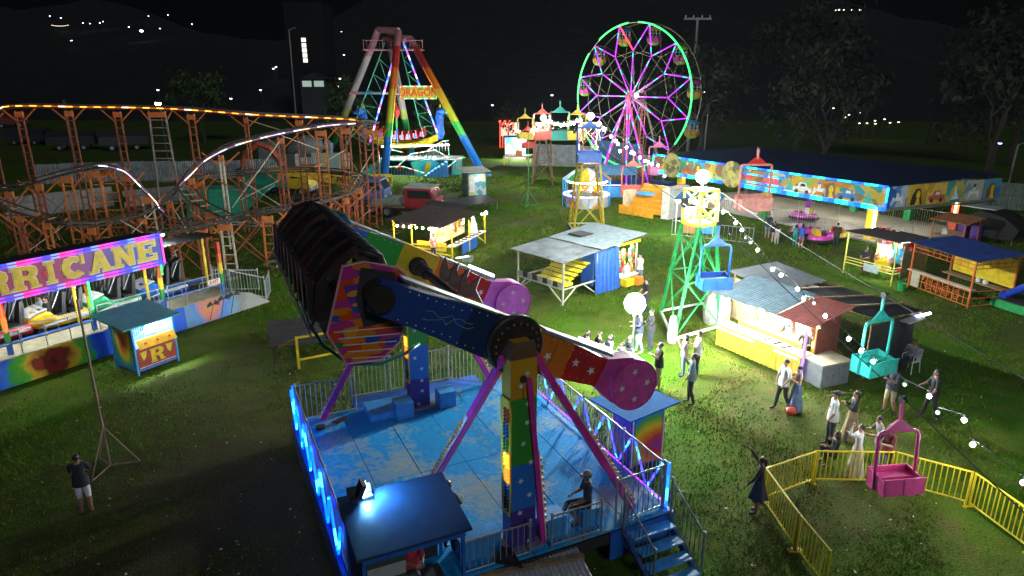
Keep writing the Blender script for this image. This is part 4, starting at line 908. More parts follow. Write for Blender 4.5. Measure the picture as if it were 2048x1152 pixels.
# right hand fascia
ex = (hp(HL, HD) - hp(HL, 0)).normalized(); RL = (hp(HL, HD) - hp(HL, 0)).length
for i in range(6):
    a, b = hp(HL, 0) + ex * (RL * i / 6 + .01), hp(HL, 0) + ex * (RL * (i + 1) / 6 - .01)
    MB().prism([a + Vector((0, 0, ZB + .1)), b + Vector((0, 0, ZB + .1)), b + Vector((0, 0, ZT)), a + Vector((0, 0, ZT))], (-.08, 0, 0)).build('fascia_panel', splotch(('side_paint_%d') % i, [[(.1, .25, .5), (.5, .55, .6), (.03, .12, .4)], [(.65, .42, .03), (.75, .5, .05), (.5, .3, .03)], [(.7, .45, .03), (.62, .38, .03), (.75, .55, .1)], [(.6, .5, .1), (.3, .4, .15), (.1, .35, .3)], [(.1, .35, .35), (.25, .3, .3), (.5, .5, .4)], [(.03, .2, .45), (.1, .35, .5), (.3, .2, .1)]][i], 1.2), hall)
    q = a.lerp(b, .5); figure(hall, (3, 0, 1, 2, 3, 0)[i], (q.x + .004, q.y, 3.0), ex, Vector((.012, -.004, 0)), cl[(0, 3, 5, 0, 0, 2)[i]], cl[(1, 4, 0, 1, 3, 4)[i]])
MB().prism([hp(HL, 0, ZB) , hp(HL, HD, ZB), hp(HL - .25, HD, ZB - .16), hp(HL - .25, .2, ZB - .16)], (0, 0, -.03)).build('soffit', mat('grey_underside'), hall)
pil = bands('pillar_paint', 2, [(0, (.03, .4, .05)), (.42, (.72, .12, .02)), (.62, (.75, .48, .02))], 0, 2.4); pil2 = bands('pillar_paint_red', 2, [(0, (.7, .1, .02)), (.75, (.75, .5, .02))], 0, 2.4)
for x, y, m in ((HL - 1.6, 1.1, YEL), (HL - 9.6, 1.1, pil), (2.0, 1.1, pil), (HL - 1.6, HD - 1.2, pil2), (HL - 9, HD - 1, GREEN), (3, HD - 1, GREEN), (HL - 5, HD - .8, GREEN)):
    q = hp(x, y); MB().bx(q.x - .24, q.x + .24, q.y - .24, q.y + .24, 0, ZB).build('pillar', m, hall)
q = hp(HL - 1.32, .95); MB().tube((q.x + .12, q.y - .2, .5), (q.x + .12, q.y - .2, 2.25), .07, n=8).build('tube_light', emit('pillar_tube_glow', (1, .95, .75), 30), hall)
q = hp(HL - 1.9, HD - 1.5); MB().tube((q.x + .45, q.y - .1, .9), (q.x + .45, q.y - .1, 2.2), .06, n=8).build('tube_light', emit('side_tube_glow', (1, .85, .5), 8), hall)
for i in range(5):
    q = hp(3 + i * 3.6, 5); MB().tube(q + Vector((-.6, 0, ZB - .06)), q + Vector((.6, 0, ZB - .06)), .035, n=6).build('ceiling_tube', emit('ceiling_tube_glow', (.95, 1, .92), 200), hall)
railing(hall, [hp(.6, .5), hp(4, .5), hp(8, .5), hp(12, .5), hp(16, .5), hp(HL - .6, .5)], 1.05, .17, STEEL, single=False)
railing(hall, [hp(HL - .6, .5), hp(HL - .6, 3.5), hp(HL - .6, 6.5), hp(HL - .6, HD - .6)], 1.05, .17, STEEL, single=False)
railing(hall, [hp(.6, HD - .6), hp(7, HD - .6), hp(14, HD - .6), hp(HL - .6, HD - .6)], 1.05, .17, STEEL, single=False)

def dodgem(label, loc, yaw, m, m2):
    t = thing('dodgem_car', label, 'dodgem car', loc, yaw, 'dodgem cars')
    k = 18; ring = [(.92 * math.cos(a * 2 * math.pi / k), .6 * math.sin(a * 2 * math.pi / k)) for a in range(k)]
    vs = []; prof = [(1.0, .1), (1.04, .22), (.98, .40), (.86, .52), (.66, .50), (.6, .28), (.3, .25)]
    for s, z in prof: vs += [(x * s, y * s, z + (.12 * max(0, x) if s < 1 else 0)) for x, y in ring]
    MB().add(vs, [(i * k + j, i * k + (j + 1) % k, (i + 1) * k + (j + 1) % k, (i + 1) * k + j) for i in range(len(prof) - 1) for j in range(k)] + [tuple(range((len(prof) - 1) * k, len(prof) * k))]).build('body', m, t, smooth=True)
    MB().path([(x * 1.06, y * 1.08, .2) for x, y in ring], .085, 7, closed=True).build('bumper', BLACK, t, smooth=True)
    MB().box((-.38, 0, .62), (.14, .7, .55), rot=Matrix.Rotation(R(-14), 3, 'Y'), top=.85).box((-.12, 0, .36), (.4, .65, .14)).build('seat', m2, t)
    MB().path([(.22 + .02 * math.cos(a), .15 * math.sin(a), .62 + .13 * math.cos(a)) for a in [i * R(36) for i in range(10)]], .022, 5, closed=True).bar((.24, 0, .62), (.42, 0, .4), .03).build('steering_wheel', BLACK, t)
    MB().tube((-.55, 0, .45), (-.62, 0, 2.3), .02, n=5).build('pole', STEEL, t); MB().ell((.62, .28, .5), .09, 8, 5).ell((.62, -.28, .5), .09, 8, 5).build('headlamp', WHITE, t)
DP = mat('dodgem_pink', (.75, .08, .45), .25); DY = mat('dodgem_yellow', (.78, .55, .02), .25)
dodgem('pink dodgem with yellow seat driven by the person in purple', G(1607, 440, .14), R(160), DP, DY)
dodgem('pink and yellow dodgem nearest the railing', G(1640, 485, .14), R(20), DP, DY)
dodgem('yellow dodgem next to the yellow pillar', G(1672, 478, .14), R(60), DY, REDP)
dodgem('yellow dodgem behind the pink gondola', G(1500, 412, .14), R(10), DY, DY)
dodgem('magenta dodgem parked at the railing left of the pillar', G(1610, 472, .14), R(-20), mat('dodgem_magenta', (.6, .05, .3), .25), DP)

# ================================================================== booths and stalls
def posts(t, pts, h, m, r=.05):
    for p in pts: MB().bx(p[0] - r / 2, p[0] + r / 2, p[1] - r / 2, p[1] + r / 2, 0, h if len(p) < 3 else p[2]).build('post', m, t)
def roof(t, x0, x1, y0, y1, z0, z1, m, n=3, pitch=.11, amp=.014, along='y', name='roof_sheet'):
    for i in range(n):
        if along == 'y':
            a, b = x0 + (x1 - x0) * i / n, x0 + (x1 - x0) * (i + 1) / n; dz = (i % 2) * .012
            MB().corr((a, y0, z0 + dz), (b + .03, y0, z0 + dz), (a, y1, z1 + dz), (b + .03, y1, z1 + dz), pitch, amp).build(name, m, t)
    for f in (.08, .5, .92):
        y = y0 + (y1 - y0) * f; z = z0 + (z1 - z0) * f; MB().bx(x0, x1, y - .03, y + .03, z - .09, z - .03).build('purlin', WOOD, t)
rd = random.Random(4)
def toys(t, x0, x1, y, z0, z1, n, cols, s=.09, name='prize_toy', along=None):
    """soft toys hung on a wall: body, head and ears in one small mesh each"""
    for i in range(n):
        x = rd.uniform(x0, x1); z = rd.uniform(z0, z1); k = s * rd.uniform(.7, 1.3); p = Vector((x, y, z)) if along is None else Vector((y, x, z))
        MB().ell(p, (k, k * .8, k * 1.15), 7, 5).ell(p + Vector((0, -k * .2, k * 1.5)), k * .75, 7, 5).ell(p + Vector((k * .5, 0, k * 2.1)), k * .28, 5, 4).ell(p + Vector((-k * .5, 0, k * 2.1)), k * .28, 5, 4).build(name, cols[i % len(cols)], t, smooth=True)
TOYC = [mat('toy_pink', (.75, .25, .35)), mat('toy_white', (.75, .72, .66)), mat('toy_yellow', (.75, .55, .08)), mat('toy_red', (.6, .05, .05)), mat('toy_green', (.15, .45, .1)), mat('toy_brown', (.28, .13, .05)), mat('toy_blue', (.1, .3, .6))]
WTUBE = emit('booth_tube_glow', (1, .86, .58), 240)

# lit shooting stall
sg, L = line_thing('shooting_stall', 'brightly lit shooting stall with toy guns on a yellow draped counter', 'stall', (8.2, 25.2, 0), (10.15, 21.9, 0))
roof(sg, -.35, L * .68, -.25, 2.0, 2.12, 2.5, mat('slate_tin', (.10, .15, .18), .45, .3, var=.25), 4); roof(sg, L * .68 + .04, L + .35, -.25, 2.0, 2.11, 2.48, mat('red_rust_tin', (.16, .04, .035), .5, .1), 2)
posts(sg, [(0, 0), (L, 0), (0, 1.7), (L, 1.7)], 2.08, WHITE)
MB().tube((L, -.08, .1), (L, -.08, 1.9), .03, n=6).build('led_post', emit('violet_post_glow', (.35, .12, 1), 3), sg); MB().tube((-.02, -.08, .5), (-.02, -.08, 1.9), .03, n=6).build('led_post', emit('violet_post_glow', (.35, .12, 1), 6), sg)
MB().bx(0, L, -.15, .45, .86, .92).build('counter_top', mat('cream_cloth', (.7, .62, .45), .8), sg)
mb = MB(); n = 60
vs = []
for i in range(n + 1):
    x = L * i / n; vs += [(x, -.17 - .03 * math.sin(i * 1.9), .05), (x, -.17 - .012 * math.sin(i * 1.9), .9)]
mb.add(vs, [(2 * i, 2 * i + 2, 2 * i + 3, 2 * i + 1) for i in range(n)]).build('counter_drape', mat('yellow_cloth', (.72, .48, .05), .8, var=.25), sg)
MB().tube((.1, -.22, .80), (L * .48, -.22, .80), .03, n=6).build('led_strip', led('pink_blue_led', [(.4, .1, 1), (.9, .1, .9), (.15, .2, 1)], .35, 3), sg); MB().tube((L * .72, -.22, .8), (L - .1, -.22, .8), .03, n=6).build('led_strip', led('pink_blue_led', [], 1, 1) if False else MATS['pink_blue_led'], sg)
MB().bx(.25, L - .1, .75, .82, .5, .93).build('target_bench', YEL, sg); MB().bx(.1, L - .05, .84, 1.7, .70, .74).build('prize_shelf', mat('cream_board', (.75, .62, .38), .7), sg)
MB().bx(.0, L, 1.72, 1.76, .4, 2.2).build('back_wall', mat('cream_board'), sg); MB().bx(L - .03, L, .5, 1.7, .6, 2.25).build('side_wall', mat('yellow_board', (.72, .45, .05), .7), sg); MB().bx(L + .005, L + .04, .5, 1.75, .1, 2.25).build('outer_wall', mat('dark_red_board', (.22, .06, .04), .7), sg)
toys(sg, .2, L - .9, 1.6, .80, 1.6, 46, TOYC[:4] + TOYC[5:], .12); toys(sg, L - .85, L - .2, 1.58, .85, 1.5, 8, [TOYC[3]], .09); toys(sg, .7, 1.5, L - .06, 1.1, 2.0, 6, [TOYC[5], TOYC[2]], .09, along=1)
MB().bx(L * .55, L * .78, 1.69, 1.715, 1.05, 1.75).build('price_board', WHITE, sg)
for k in range(4): MB().bx(L * .57, L * .76, 1.675, 1.685, 1.15 + k * .15, 1.195 + k * .15).build('printed_line', REDP if k % 2 else mat('figure_blue'), sg)
for k in range(4):
    x = L * (.08 + .26 * k); MB().tube((x, .5, 1.9), (x + .6, .5, 1.9), .03, n=7).build('tube_light', WTUBE, sg)
MB().ell((.35, -.1, 1.85), .08, 10, 7).build('lamp_bulb', emit('stall_lamp_glow', (1, .92, .66), 3200), sg); MB().ell((L * .42, .3, 1.85), .08, 10, 7).build('lamp_bulb', emit('stall_lamp_glow', (1, .92, .66), 5000), sg)
for k in range(7):
    x = .45 + k * (L - 1.0) / 6.5; g = thing('toy_rifle', ['black toy rifle at the left end of the lit counter', 'black toy rifle second from the left on the lit counter', 'black toy rifle third from the left on the lit counter', 'black toy rifle in the middle of the lit counter', 'large black toy rifle right of the middle of the counter', 'black toy rifle second from the right on the lit counter', 'black toy rifle beside the seated attendant'][k], 'toy rifle', sg.matrix_basis @ Vector((x, .1, .935)), sg.rotation_euler.z + R(70 + 10 * math.sin(k * 3)), 'toy rifles on the counter')
    MB().bx(-.05, .38, -.015, .015, .02, .055).build('barrel', BLACK, g); MB().prism([(-.05, -.018, .0), (-.05, -.018, .06), (-.3, -.018, .03), (-.32, -.018, -.0)], (0, .036, 0)).build('stock', DARK, g); MB().prism([(-.02, -.015, .02), (.04, -.015, .02), (.03, -.015, -.0), (-.01, -.015, -.0)], (0, .03, 0)).bx(.0, .12, -.012, .012, .06, .085).build('grip', BLACK, g)
# dark roofed stalls behind it
s2, L2 = line_thing('closed_stall', 'closed stall with wide black tin roof behind the lit shooting stall', 'stall', (10.35, 25.1, 0), (12.35, 21.9, 0))
roof(s2, -.1, L2 + .1, -.1, 3.1, 2.35, 2.05, DTIN, 5); posts(s2, [(.1, .1), (L2 - .1, .1), (.1, 2.9), (L2 - .1, 2.9)], 2.0, WOOD)
for x in (.3, 1.6, 2.7): MB().bar((x, 0, 2.44), (x + .4, 3, 2.14), .06, .05).build('roof_batten', WOOD, s2)
MB().corr((L2 - .05, .1, 0), (L2 - .05, 2.9, 0), (L2 - .05, .1, 2.0), (L2 - .05, 2.9, 2.0), .12, .015).build('side_sheet', DTIN, s2)
MB().tube((L2 + .15, 2.5, 1.95), (L2 + .3, 3.1, 2.0), .04, n=7).build('tube_light', emit('violet_white_tube', (.7, .7, 1), 30), s2); MB().bx(L2 + .05, L2 + .4, 1.6, 2.6, 1.9, 1.95).build('light_reflector', WHITE, s2)
s3, L3 = line_thing('closed_stall', 'closed grey roofed stall behind the green lift tower', 'stall', (9.45, 28.2, 0), (10.3, 25.6, 0))
roof(s3, -.2, L3 + .1, -.1, 2.4, 2.15, 2.35, mat('old_tin', (.12, .13, .14), .5, .3), 3); posts(s3, [(.1, .1), (L3 - .1, .1), (.1, 2.2), (L3 - .1, 2.2)], 2.1, WOOD); MB().bx(.1, L3 - .1, .15, .19, .1, 1.9).build('canvas_wall', mat('tan_canvas', (.35, .30, .2), .9), s3)
MB().lathe([(.55, 0), (.6, .6), (.5, 1.2), (.2, 1.5), (.02, 1.55)], (.2, -.7, 0), 12).build('plastic_sheet', mat('grey_plastic_sheet', (.3, .32, .3), .4), s3); MB().bx(L3 - .6, L3 - .1, -.2, .05, 1.0, 1.9).build('green_board', GREEN, s3)
for k in range(4): MB().bx(L3 - .2 + .0, L3 + .3, .1 + k * .5, .4 + k * .5, 2.12, 2.2).build('white_trim', WHITE, s3)
gb, LB = line_thing('storage_box', 'grey metal storage box with pale lid beside the lit stall', 'box', (10.45, 21.75, 0), (10.62, 21.1, 0))
gb.location = (10.35, 21.55, 0); gb.rotation_euler = (0, 0, R(22))
MB().bx(0, 1.25, -.4, .5, .02, .82).build('body', mat('grey_box', (.20, .21, .22), .7, wear=.5), gb); MB().bx(-.04, 1.29, -.44, .54, .825, .88).build('lid', mat('pale_lid', (.42, .38, .28), .8, wear=.4), gb)

# soft toy stall
ts, L = line_thing('prize_stall', 'yellow framed prize stall hung with bright toys and a blue bag', 'stall', (17.87, 35.4, 0), (19.15, 32.95, 0))
roof(ts, -.15, L + .2, -.3, 2.8, 2.35, 2.2, mat('dark_brown_tarp', (.07, .055, .06), .8), 3); YP = mat('pale_yellow_paint', (.62, .58, .10), .5)
posts(ts, [(0, 0), (L, 0), (0, 2.6), (L, 2.6)], 2.25, YP, .06)
for z in (.62, .78, .92): MB().bar((0, 0, z), (L, 0, z), .04).bar((L, 0, z), (L, 2.6, z), .04).build('rail', YP, ts)
MB().bx(.02, L, 2.6, 2.64, .6, 2.2).build('back_cloth', mat('pale_cloth', (.55, .56, .5), .9), ts); MB().bx(L - .03, L, .6, 2.6, .3, 2.15).build('side_cloth', mat('pale_cloth'), ts)
toys(ts, .1, 1.3, 2.5, 1.35, 2.05, 22, TOYC[:5], .13); toys(ts, .7, 2.5, L - .1, .9, 1.9, 26, [TOYC[1], TOYC[5], mat('toy_tan', (.45, .33, .2)), mat('toy_grey', (.35, .35, .35))], .11, along=1); toys(ts, .8, 2.5, L + .12, 1.75, 2.0, 6, [TOYC[3], TOYC[0]], .10, along=1)
MB().lathe([(.02, .9), (.3, .95), (.36, 1.2), (.32, 1.6), (.15, 1.85), (.06, 1.9)], (L * .72, 1.6, -.1), 12).build('blue_bag', mat('blue_plastic_bag', (.03, .35, .65), .3), ts, smooth=True)
for x in (.55, .68): MB().lathe([(.22, .0), (.3, .5), (.31, .52)], (L * x - .3, 1.2, .35), 14).build('yellow_tub', YEL, ts)
toys(ts, L * .3, L * .65, 1.2, .85, 1.0, 7, [TOYC[2], TOYC[0]], .1)
MB().ell((L * .62, 1.5, 2.05), .1, 10, 7).build('lamp_bulb', emit('stall_lamp_glow2', (1, .97, .88), 900), ts); MB().bx(L * .42, L * .72, -.06, -.03, .45, .85).build('price_sign', mat('grey_sign', (.4, .48, .48)), ts); MB().ell((L + .05, .35, .82), (.12, .12, .1), 8, 5).build('red_tray', REDP, ts)
# orange framed stall with yellow wall
os_, L = line_thing('game_stall', 'orange framed open stall with yellow board and blue roof', 'stall', (20.05, 33.0, 0), (20.85, 29.55, 0))
roof(os_, -.2, L + .25, -.25, 2.5, 2.28, 2.45, mat('blue_roof_tin', (.03, .06, .22), .45, .2, var=.3), 4); OP = mat('orange_frame', (.62, .13, .03), .55)
posts(os_, [(0, 0), (L, 0), (0, 2.4), (L, 2.4)], 2.3, OP, .07)
MB().bx(.1, L, 2.42, 2.45, .75, 2.1).build('yellow_board', YEL, os_); MB().bx(0, L, 1.9, 2.4, .62, .67).build('rear_table', WOOD, os_); MB().bx(-.1, L + .1, -.12, .18, .86, .91).build('counter', mat('pale_counter', (.5, .42, .3), .8), os_)
for z in (.1, .45, .78): MB().bar((0, 0, z), (L, 0, z), .03).bar((L, 0, z), (L, 2.4, z), .03).build('rail', OP, os_)
for k in range(11): MB().bar((L * (k + .5) / 11.5, 0, .1), (L * (k + .5) / 11.5, 0, .8), .022).build('baluster', OP, os_)
for k in range(4):
    x = L * (.34 + .15 * k)
    for rr in (.13, .22): MB().path([(x + rr * math.cos(a * R(30)), -.02, .45 + rr * math.sin(a * R(30))) for a in range(12)], .014, 5, closed=True).build('ring_ornament', OP, os_)
for z in (1.85, 2.05): MB().bar((0, 0, z), (L, 0, z), .025).bar((L, 0, z), (L, 2.4, z), .025).build('valance_bar', OP, os_)
for k in range(9): MB().bar((L * k / 9, 0, 1.85), (L * k / 9, 0, 2.25), .02).build('valance_baluster', OP, os_)
for k in range(6): MB().bar((L, 2.4 * k / 6, 1.85), (L, 2.4 * k / 6, 2.25), .02).build('valance_baluster', OP, os_)
MB().bx(.2, .7, -.1, -.06, .15, .85).build('wire_mesh', mat('beige_mesh', (.4, .36, .28), .8), os_)
for x in (.55, .66): MB().lathe([(.1, 0), (.12, .1), (.1, .2), (.03, .22)], (L * x, 2.1, .67), 10).build('white_bowl', WHITE, os_)
tag(MB().lathe([(.001, 0), (.16, 0), (.2, .38), (.22, .4), (.19, .38), (.15, .03), (.001, .03)], (0, 0, 0), 14).build('waste_bin', GREEN, loc=G(1801, 582)), 'small green bin beside the orange framed stall', 'bin')
sm, L = line_thing('snack_stall', 'small stall with patchy orange tin roof by the side fence', 'stall', G(1858, 492), G(1920, 505))
roof(sm, -.2, L + .2, -.2, 1.8, 1.75, 1.95, mat('rusty_orange_tin', (.42, .16, .06), .7, var=.5, scale=6, wear=.6), 3); posts(sm, [(0, 0), (L, 0), (0, 1.6), (L, 1.6)], 1.75, OP); MB().bx(L * .5, L, -.02, .02, .1, 1.2).build('brown_panel', mat('brown_board', (.2, .1, .06)), sm); MB().bx(0, L * .45, .1, .8, .75, .8).build('counter', WOOD, sm); toys(sm, .2, L * .4, .4, .85, .95, 5, [TOYC[1]], .1, 'goods')
bt, L = line_thing('tarpaulin_tent', 'black tarpaulin covered stack at the far right by the fence', 'tent', G(1940, 478), G(2020, 492))
MB().prism([(-.6, 0, 0.4), (-.9, 0, 1.3), (.3, 0, 1.9), (L * .7, 0, 1.7), (L + .3, 0, 1.0), (L, 0, .3)], (0, 2.2, 0)).build('tarpaulin', BLACK, bt); MB().bx(-1.2, L * .4, .5, 2, 1.95, 2.0).build('loose_sheet', mat('pale_sheet', (.45, .47, .45)), bt); posts(bt, [(-.5, .1), (L, .1), (-.5, 2.1), (L, 2.1)], 1.2, WOOD)
for k in range(2): MB().bx(-.6 + k * .75, -.1 + k * .75, -.6, -.2, .02, 1.0).build('purple_crate', mat('purple_plastic', (.12, .04, .3)), bt)
# slide at the right edge
sl, L = line_thing('inflatable_slide', 'green based slide tower with blue tube at the right edge', 'slide', G(1978, 612), G(2110, 655))
MB().bx(0, L + 1, 0, 2.4, .06, .42).build('base', GREEN, sl); MB().bx(.2, L + .9, .1, 2.2, .425, .46).build('deck', BLACK, sl); MB().bx(.9, L + 1, 1.1, 1.5, .46, 2.3).build('yellow_wall', YEL, sl)
MB().tube((.25, .5, .55), (2.1, .9, 2.1), .17, n=14).build('blue_tube', mat('blue_vinyl', (.02, .06, .5), .3), sl, smooth=True); MB().ell((.25, .45, .55), .22, 10, 7).build('tube_end', mat('blue_vinyl'), sl)
railing(sl, [(.95, 1.2, 2.3), (2.9, 1.2, 2.3)], .75, .2, WHITE); MB().prism(star((1.0, 1.15, 3.15), .14, 0), (0, -.03, 0)).build('violet_star_light', emit('violet_star', (.45, .35, 1), 10), sl)

# centre stall: lean-to with yellow tarps, blue curtain, lit sweets shop
cs, L = line_thing('market_stall', 'open stall with grey tin roof, yellow tarp benches and blue curtain', 'stall', (.3, 32.3, 0), (2.35, 30.0, 0))
roof(cs, -.35, L + .2, -.25, 2.3, 2.12, 2.28, TIN, 3); roof(cs, -.2, L + .35, 2.25, 5.6, 2.34, 2.62, mat('silver_tin', (.36, .42, .44), .4, .4, var=.2, wear=.3), 4)
posts(cs, [(0, 0), (L, 0), (0, 5.3), (L, 5.3)], 2.1, mat('pale_frame', (.42, .40, .3), .7), .07); posts(cs, [(0, 2.3), (L, 2.3)], 2.2, mat('pale_frame'), .06)
MB().bx(.5, 1.4, 3.0, 3.9, 2.50, 2.54).build('roof_patch', DARK, cs)
PF = mat('pale_frame'); MB().bar((0, 0, .75), (L, 0, .75), .06).bar((L, 0, .75), (L, 2.3, .75), .06).bar((0, 0, .75), (0, 2.3, .75), .06).build('table_frame', PF, cs)
for a, b in (((0, 0, .1), (.9, 0, .72)), ((L, 0, .1), (L - .9, 0, .72)), ((L, 0, .1), (L, .9, .72)), ((L, 2.3, .1), (L, 1.4, .72)), ((0, 0, .1), (0, .8, .7))): MB().bar(a, b, .05).build('brace', PF, cs)
for k in range(9): MB().bx(L * k / 9 + .03, L * (k + 1) / 9 - .03, -.02, .02, .8, 1.05).build('counter_slat', DARK if k % 2 else mat('greyish_board', (.3, .29, .27)), cs)
YT = mat('yellow_tarp', (.75, .62, .02), .5)
for k in range(6): MB().box((L * .62, .55 + k * .27, .9 + k * .14), (L * .62, .3, .05), rot=Matrix.Rotation(R(8), 3, 'X')).build('tarp_fold', YT, cs)
MB().bx(L * .3, L * .95, .3, .8, .78, .92).build('tarp_heap', YT, cs)
mb = MB(); vs = []
for i in range(25):
    y = 2.1 + 1.7 * i / 24; o = .05 * math.sin(i * 1.6); vs += [(L + .05 + o * 2 + .12, y, .1), (L + .05 + o, y, 2.2)]
mb.add(vs, [(2 * i, 2 * i + 2, 2 * i + 3, 2 * i + 1) for i in range(24)]).build('blue_curtain', mat('blue_tarp', (.02, .10, .38), .5), cs); MB().bx(L * .75, L, 2.05, 2.1, .5, 2.2).build('inner_curtain', mat('blue_tarp'), cs)
MB().bx(.2, L, 3.85, 3.9, .3, 2.2).build('shop_wall', mat('pale_cloth'), cs); MB().bx(.1, .15, 3.9, 5.3, .3, 2.3).build('shop_back', mat('pale_cloth'), cs); MB().bx(L - .3, L + .25, 3.9, 5.3, .55, .62).build('shop_counter', WHITE, cs); MB().bx(L + .1, L + .15, 3.8, 5.4, 2.2, 2.34).build('yellow_valance', YEL, cs)
for z in (1.0, 1.4): MB().bx(.2, L - .7, 4.2, 5.2, z, z + .03).build('shelf', WOOD, cs)
toys(cs, 4.0, 5.2, L - .05, .7, 1.9, 34, [TOYC[3], TOYC[1], TOYC[2], ORG, TOYC[3], TOYC[4]], .085, 'packet', along=1)
MB().lathe([(.18, 0), (.2, .3), (.15, .45), (.04, .5)], (L + .05, 4.5, .62), 10).build('grey_pot', mat('grey_enamel', (.45, .5, .52), .3), cs); MB().bx(L + .1, L + .5, 4.0, 4.6, .15, .5).build('yellow_crate', YEL, cs); MB().bx(L + .2, L + .6, 4.75, 5.2, .1, .5).build('orange_crate', ORG, cs)
MB().tube((L - .4, 4.0, 2.1), (L - .4, 5.2, 2.1), .03, n=7).build('tube_light', emit('shop_tube_glow', (1, .92, .75), 220), cs); MB().ell((L + .05, 4.9, 1.85), (.12, .12, .1), 8, 6).build('green_lantern', GREEN, cs)

# gallery stall left of centre, dark roof and yellow frame
q0, q1 = G(905, 522), G(970, 487)
gs, L = line_thing('shooting_gallery', 'dark brown roofed gallery stall with yellow frame and strings of bulbs', 'stall', q0, q1)
BRT = mat('brown_tarp_roof', (.085, .06, .055), .55, var=.3)
roof(gs, -.5, L + .1, .4, 3.9, 2.0, 2.2, BRT, 3, .16); roof(gs, L + .1, L + 1.6, 1.6, 4.6, 2.05, 2.2, DTIN, 2, .16)
posts(gs, [(0, 0), (L, 0), (0, 2.6), (L, 2.6), (0, 3.8), (L * .5, 0)], 1.95, YEL, .07)
MB().bx(.1, L - .05, -.1, .35, .78, .84).build('counter', WHITE, gs); MB().bx(L * .3, L * .75, -.0, .05, .05, .7).build('blue_skirt', BLUE, gs); MB().bx(.1, L, 1.4, 1.44, .6, 1.95).build('target_wall', mat('cream_board'), gs); toys(gs, .2, L - .2, 1.34, 1.0, 1.8, 18, [TOYC[2], ORG, TOYC[1]], .11)
MB().bar((0, 0, .78), (0, 2.6, .78), .05).bar((0, 0, .3), (0, 2.6, .5), .05).bar((L, 0, .1), (L, 1, .75), .05).build('frame_bar', YEL, gs)
MB().bx(.02, .06, .4, 2.3, .5, 1.0).build('wire_front', mat('yellow_mesh', (.6, .45, .05)), gs)
for k in range(8):
    y = .35 + k * .42; MB().ell((-.45, y, 1.88), .055, 8, 6).build('bulb', emit('gallery_bulb_glow', (1, .82, .55), 500), gs)
for k in range(4): MB().ell((.3 + k * (L - .5) / 3, .1, 1.9), .05, 8, 6).build('bulb', emit('gallery_bulb_glow', (1, .82, .55), 500), gs)
MB().ell((L, -.1, 1.98), .09, 8, 6).build('corner_lamp', emit('corner_lamp_glow', (.95, .98, 1), 150), gs); MB().tube((-.5, -.5, .35), (.25, -.9, .3), .04, n=7).build('floor_tube', COOL, gs); MB().bx(.0, .5, -1.1, -.6, 0, .3).build('grey_crate', TIN, gs)
for k in range(7): MB().box((L * .18 + k * L * .11, .1, .87), (.05, .34, .05), R(20)).build('toy_rifle', BLACK, gs)
MB().lathe([(.28, 0), (.22, .5), (.12, .8), (.13, .9), (.02, 1.05)], (L * .82, .4, .85), 9).build('white_statue', WHITE, gs)
# flat dark sheet in front of the kiosk
tp, L = line_thing('tarp_table', 'low black sheet covered platform near the swing boat kiosk', 'platform', G(905, 430), G(1000, 418))
MB().prism([(-.3, 0, .55), (L, 0, .55), (L + .1, 2.2, .75), (.3, 2.2, .75)], (0, 0, .05)).build('sheet', mat('charcoal_sheet', (.035, .037, .04), .5), tp); posts(tp, [(.1, .1), (L - .2, .1), (.4, 2.1), (L, 2.1)], .56, WOOD)
# kiosk by the swing boat
kq, L = line_thing('ticket_kiosk', 'small teal kiosk with bright lit menu front beside the swing boat', 'kiosk', G(936, 396), G(968, 394))
L = 1.7; MB().bx(0, L, 0, 1.7, .05, 2.15).build('body', mat('dark_teal_panel', (.03, .12, .14), .5), kq); MB().prism([(-.5, -.3, 2.2), (L + .3, -.3, 2.2), (L + .3, 2, 2.35), (-.5, 2, 2.35)], (0, 0, .06)).build('roof', mat('pale_roof', (.45, .46, .42)), kq)
MB().bx(.08, L - .08, -.03, -.004, .2, 2.0).build('front_board', splotch('menu_board', [(.6, .7, .7), (.1, .4, .45), (.7, .65, .2), (.6, .65, .65)], 2.2), kq); MB().bx(.15, .6, -.05, -.035, .5, 1.4).build('notice', WHITE, kq); MB().ell((L * .62, -.1, 1.75), .12, 10, 7).build('lamp', emit('kiosk_lamp_glow', (.95, 1, 1), 60), kq)
MB().bx(-.03, -.004, .15, 1.5, .2, 2.0).build('side_board', splotch('side_swirl', [(.05, .2, .2), (.02, .06, .08), (.2, .3, .3)], 2.5), kq)
# lit kiosk behind the green tower
kk, L = line_thing('drinks_kiosk', 'kiosk with bright tube lit awning left of the pink gondola', 'kiosk', G(1362, 468), G(1425, 474))
posts(kk, [(-.4, 0), (L, 0), (-.4, 1.8), (L, 1.8)], 2.3, WHITE); roof(kk, -.6, L + .3, -.4, 2.0, 2.35, 2.5, SKY_B, 2); MB().bx(.1, .9, -.02, .02, .1, 1.9).build('banner', bands('drink_banner', 2, [(0, (.5, .25, .1)), (.35, (.05, .4, .35)), (.7, (.6, .7, .7)), (.85, (.1, .3, .5))], .1, 1.9), kk); MB().bx(1.0, L, .3, 1.2, .1, 1.0).build('counter', SKY_B, kk); MB().tube((-.4, -.25, 2.22), (L * .6, -.25, 2.22), .07, n=7).build('tube_light', emit('kiosk_tube_glow', (1, .97, .9), 250), kk); MB().ell((L * .7, -.3, 2.1), .13, 9, 6).build('lamp', emit('kiosk_lamp_glow2', (1, .97, .9), 90), kk)
railing(kk, [(-.5, -.6, 0), (L + 2.6, -.9, 0)], 1.0, .25, STEEL, single=False)
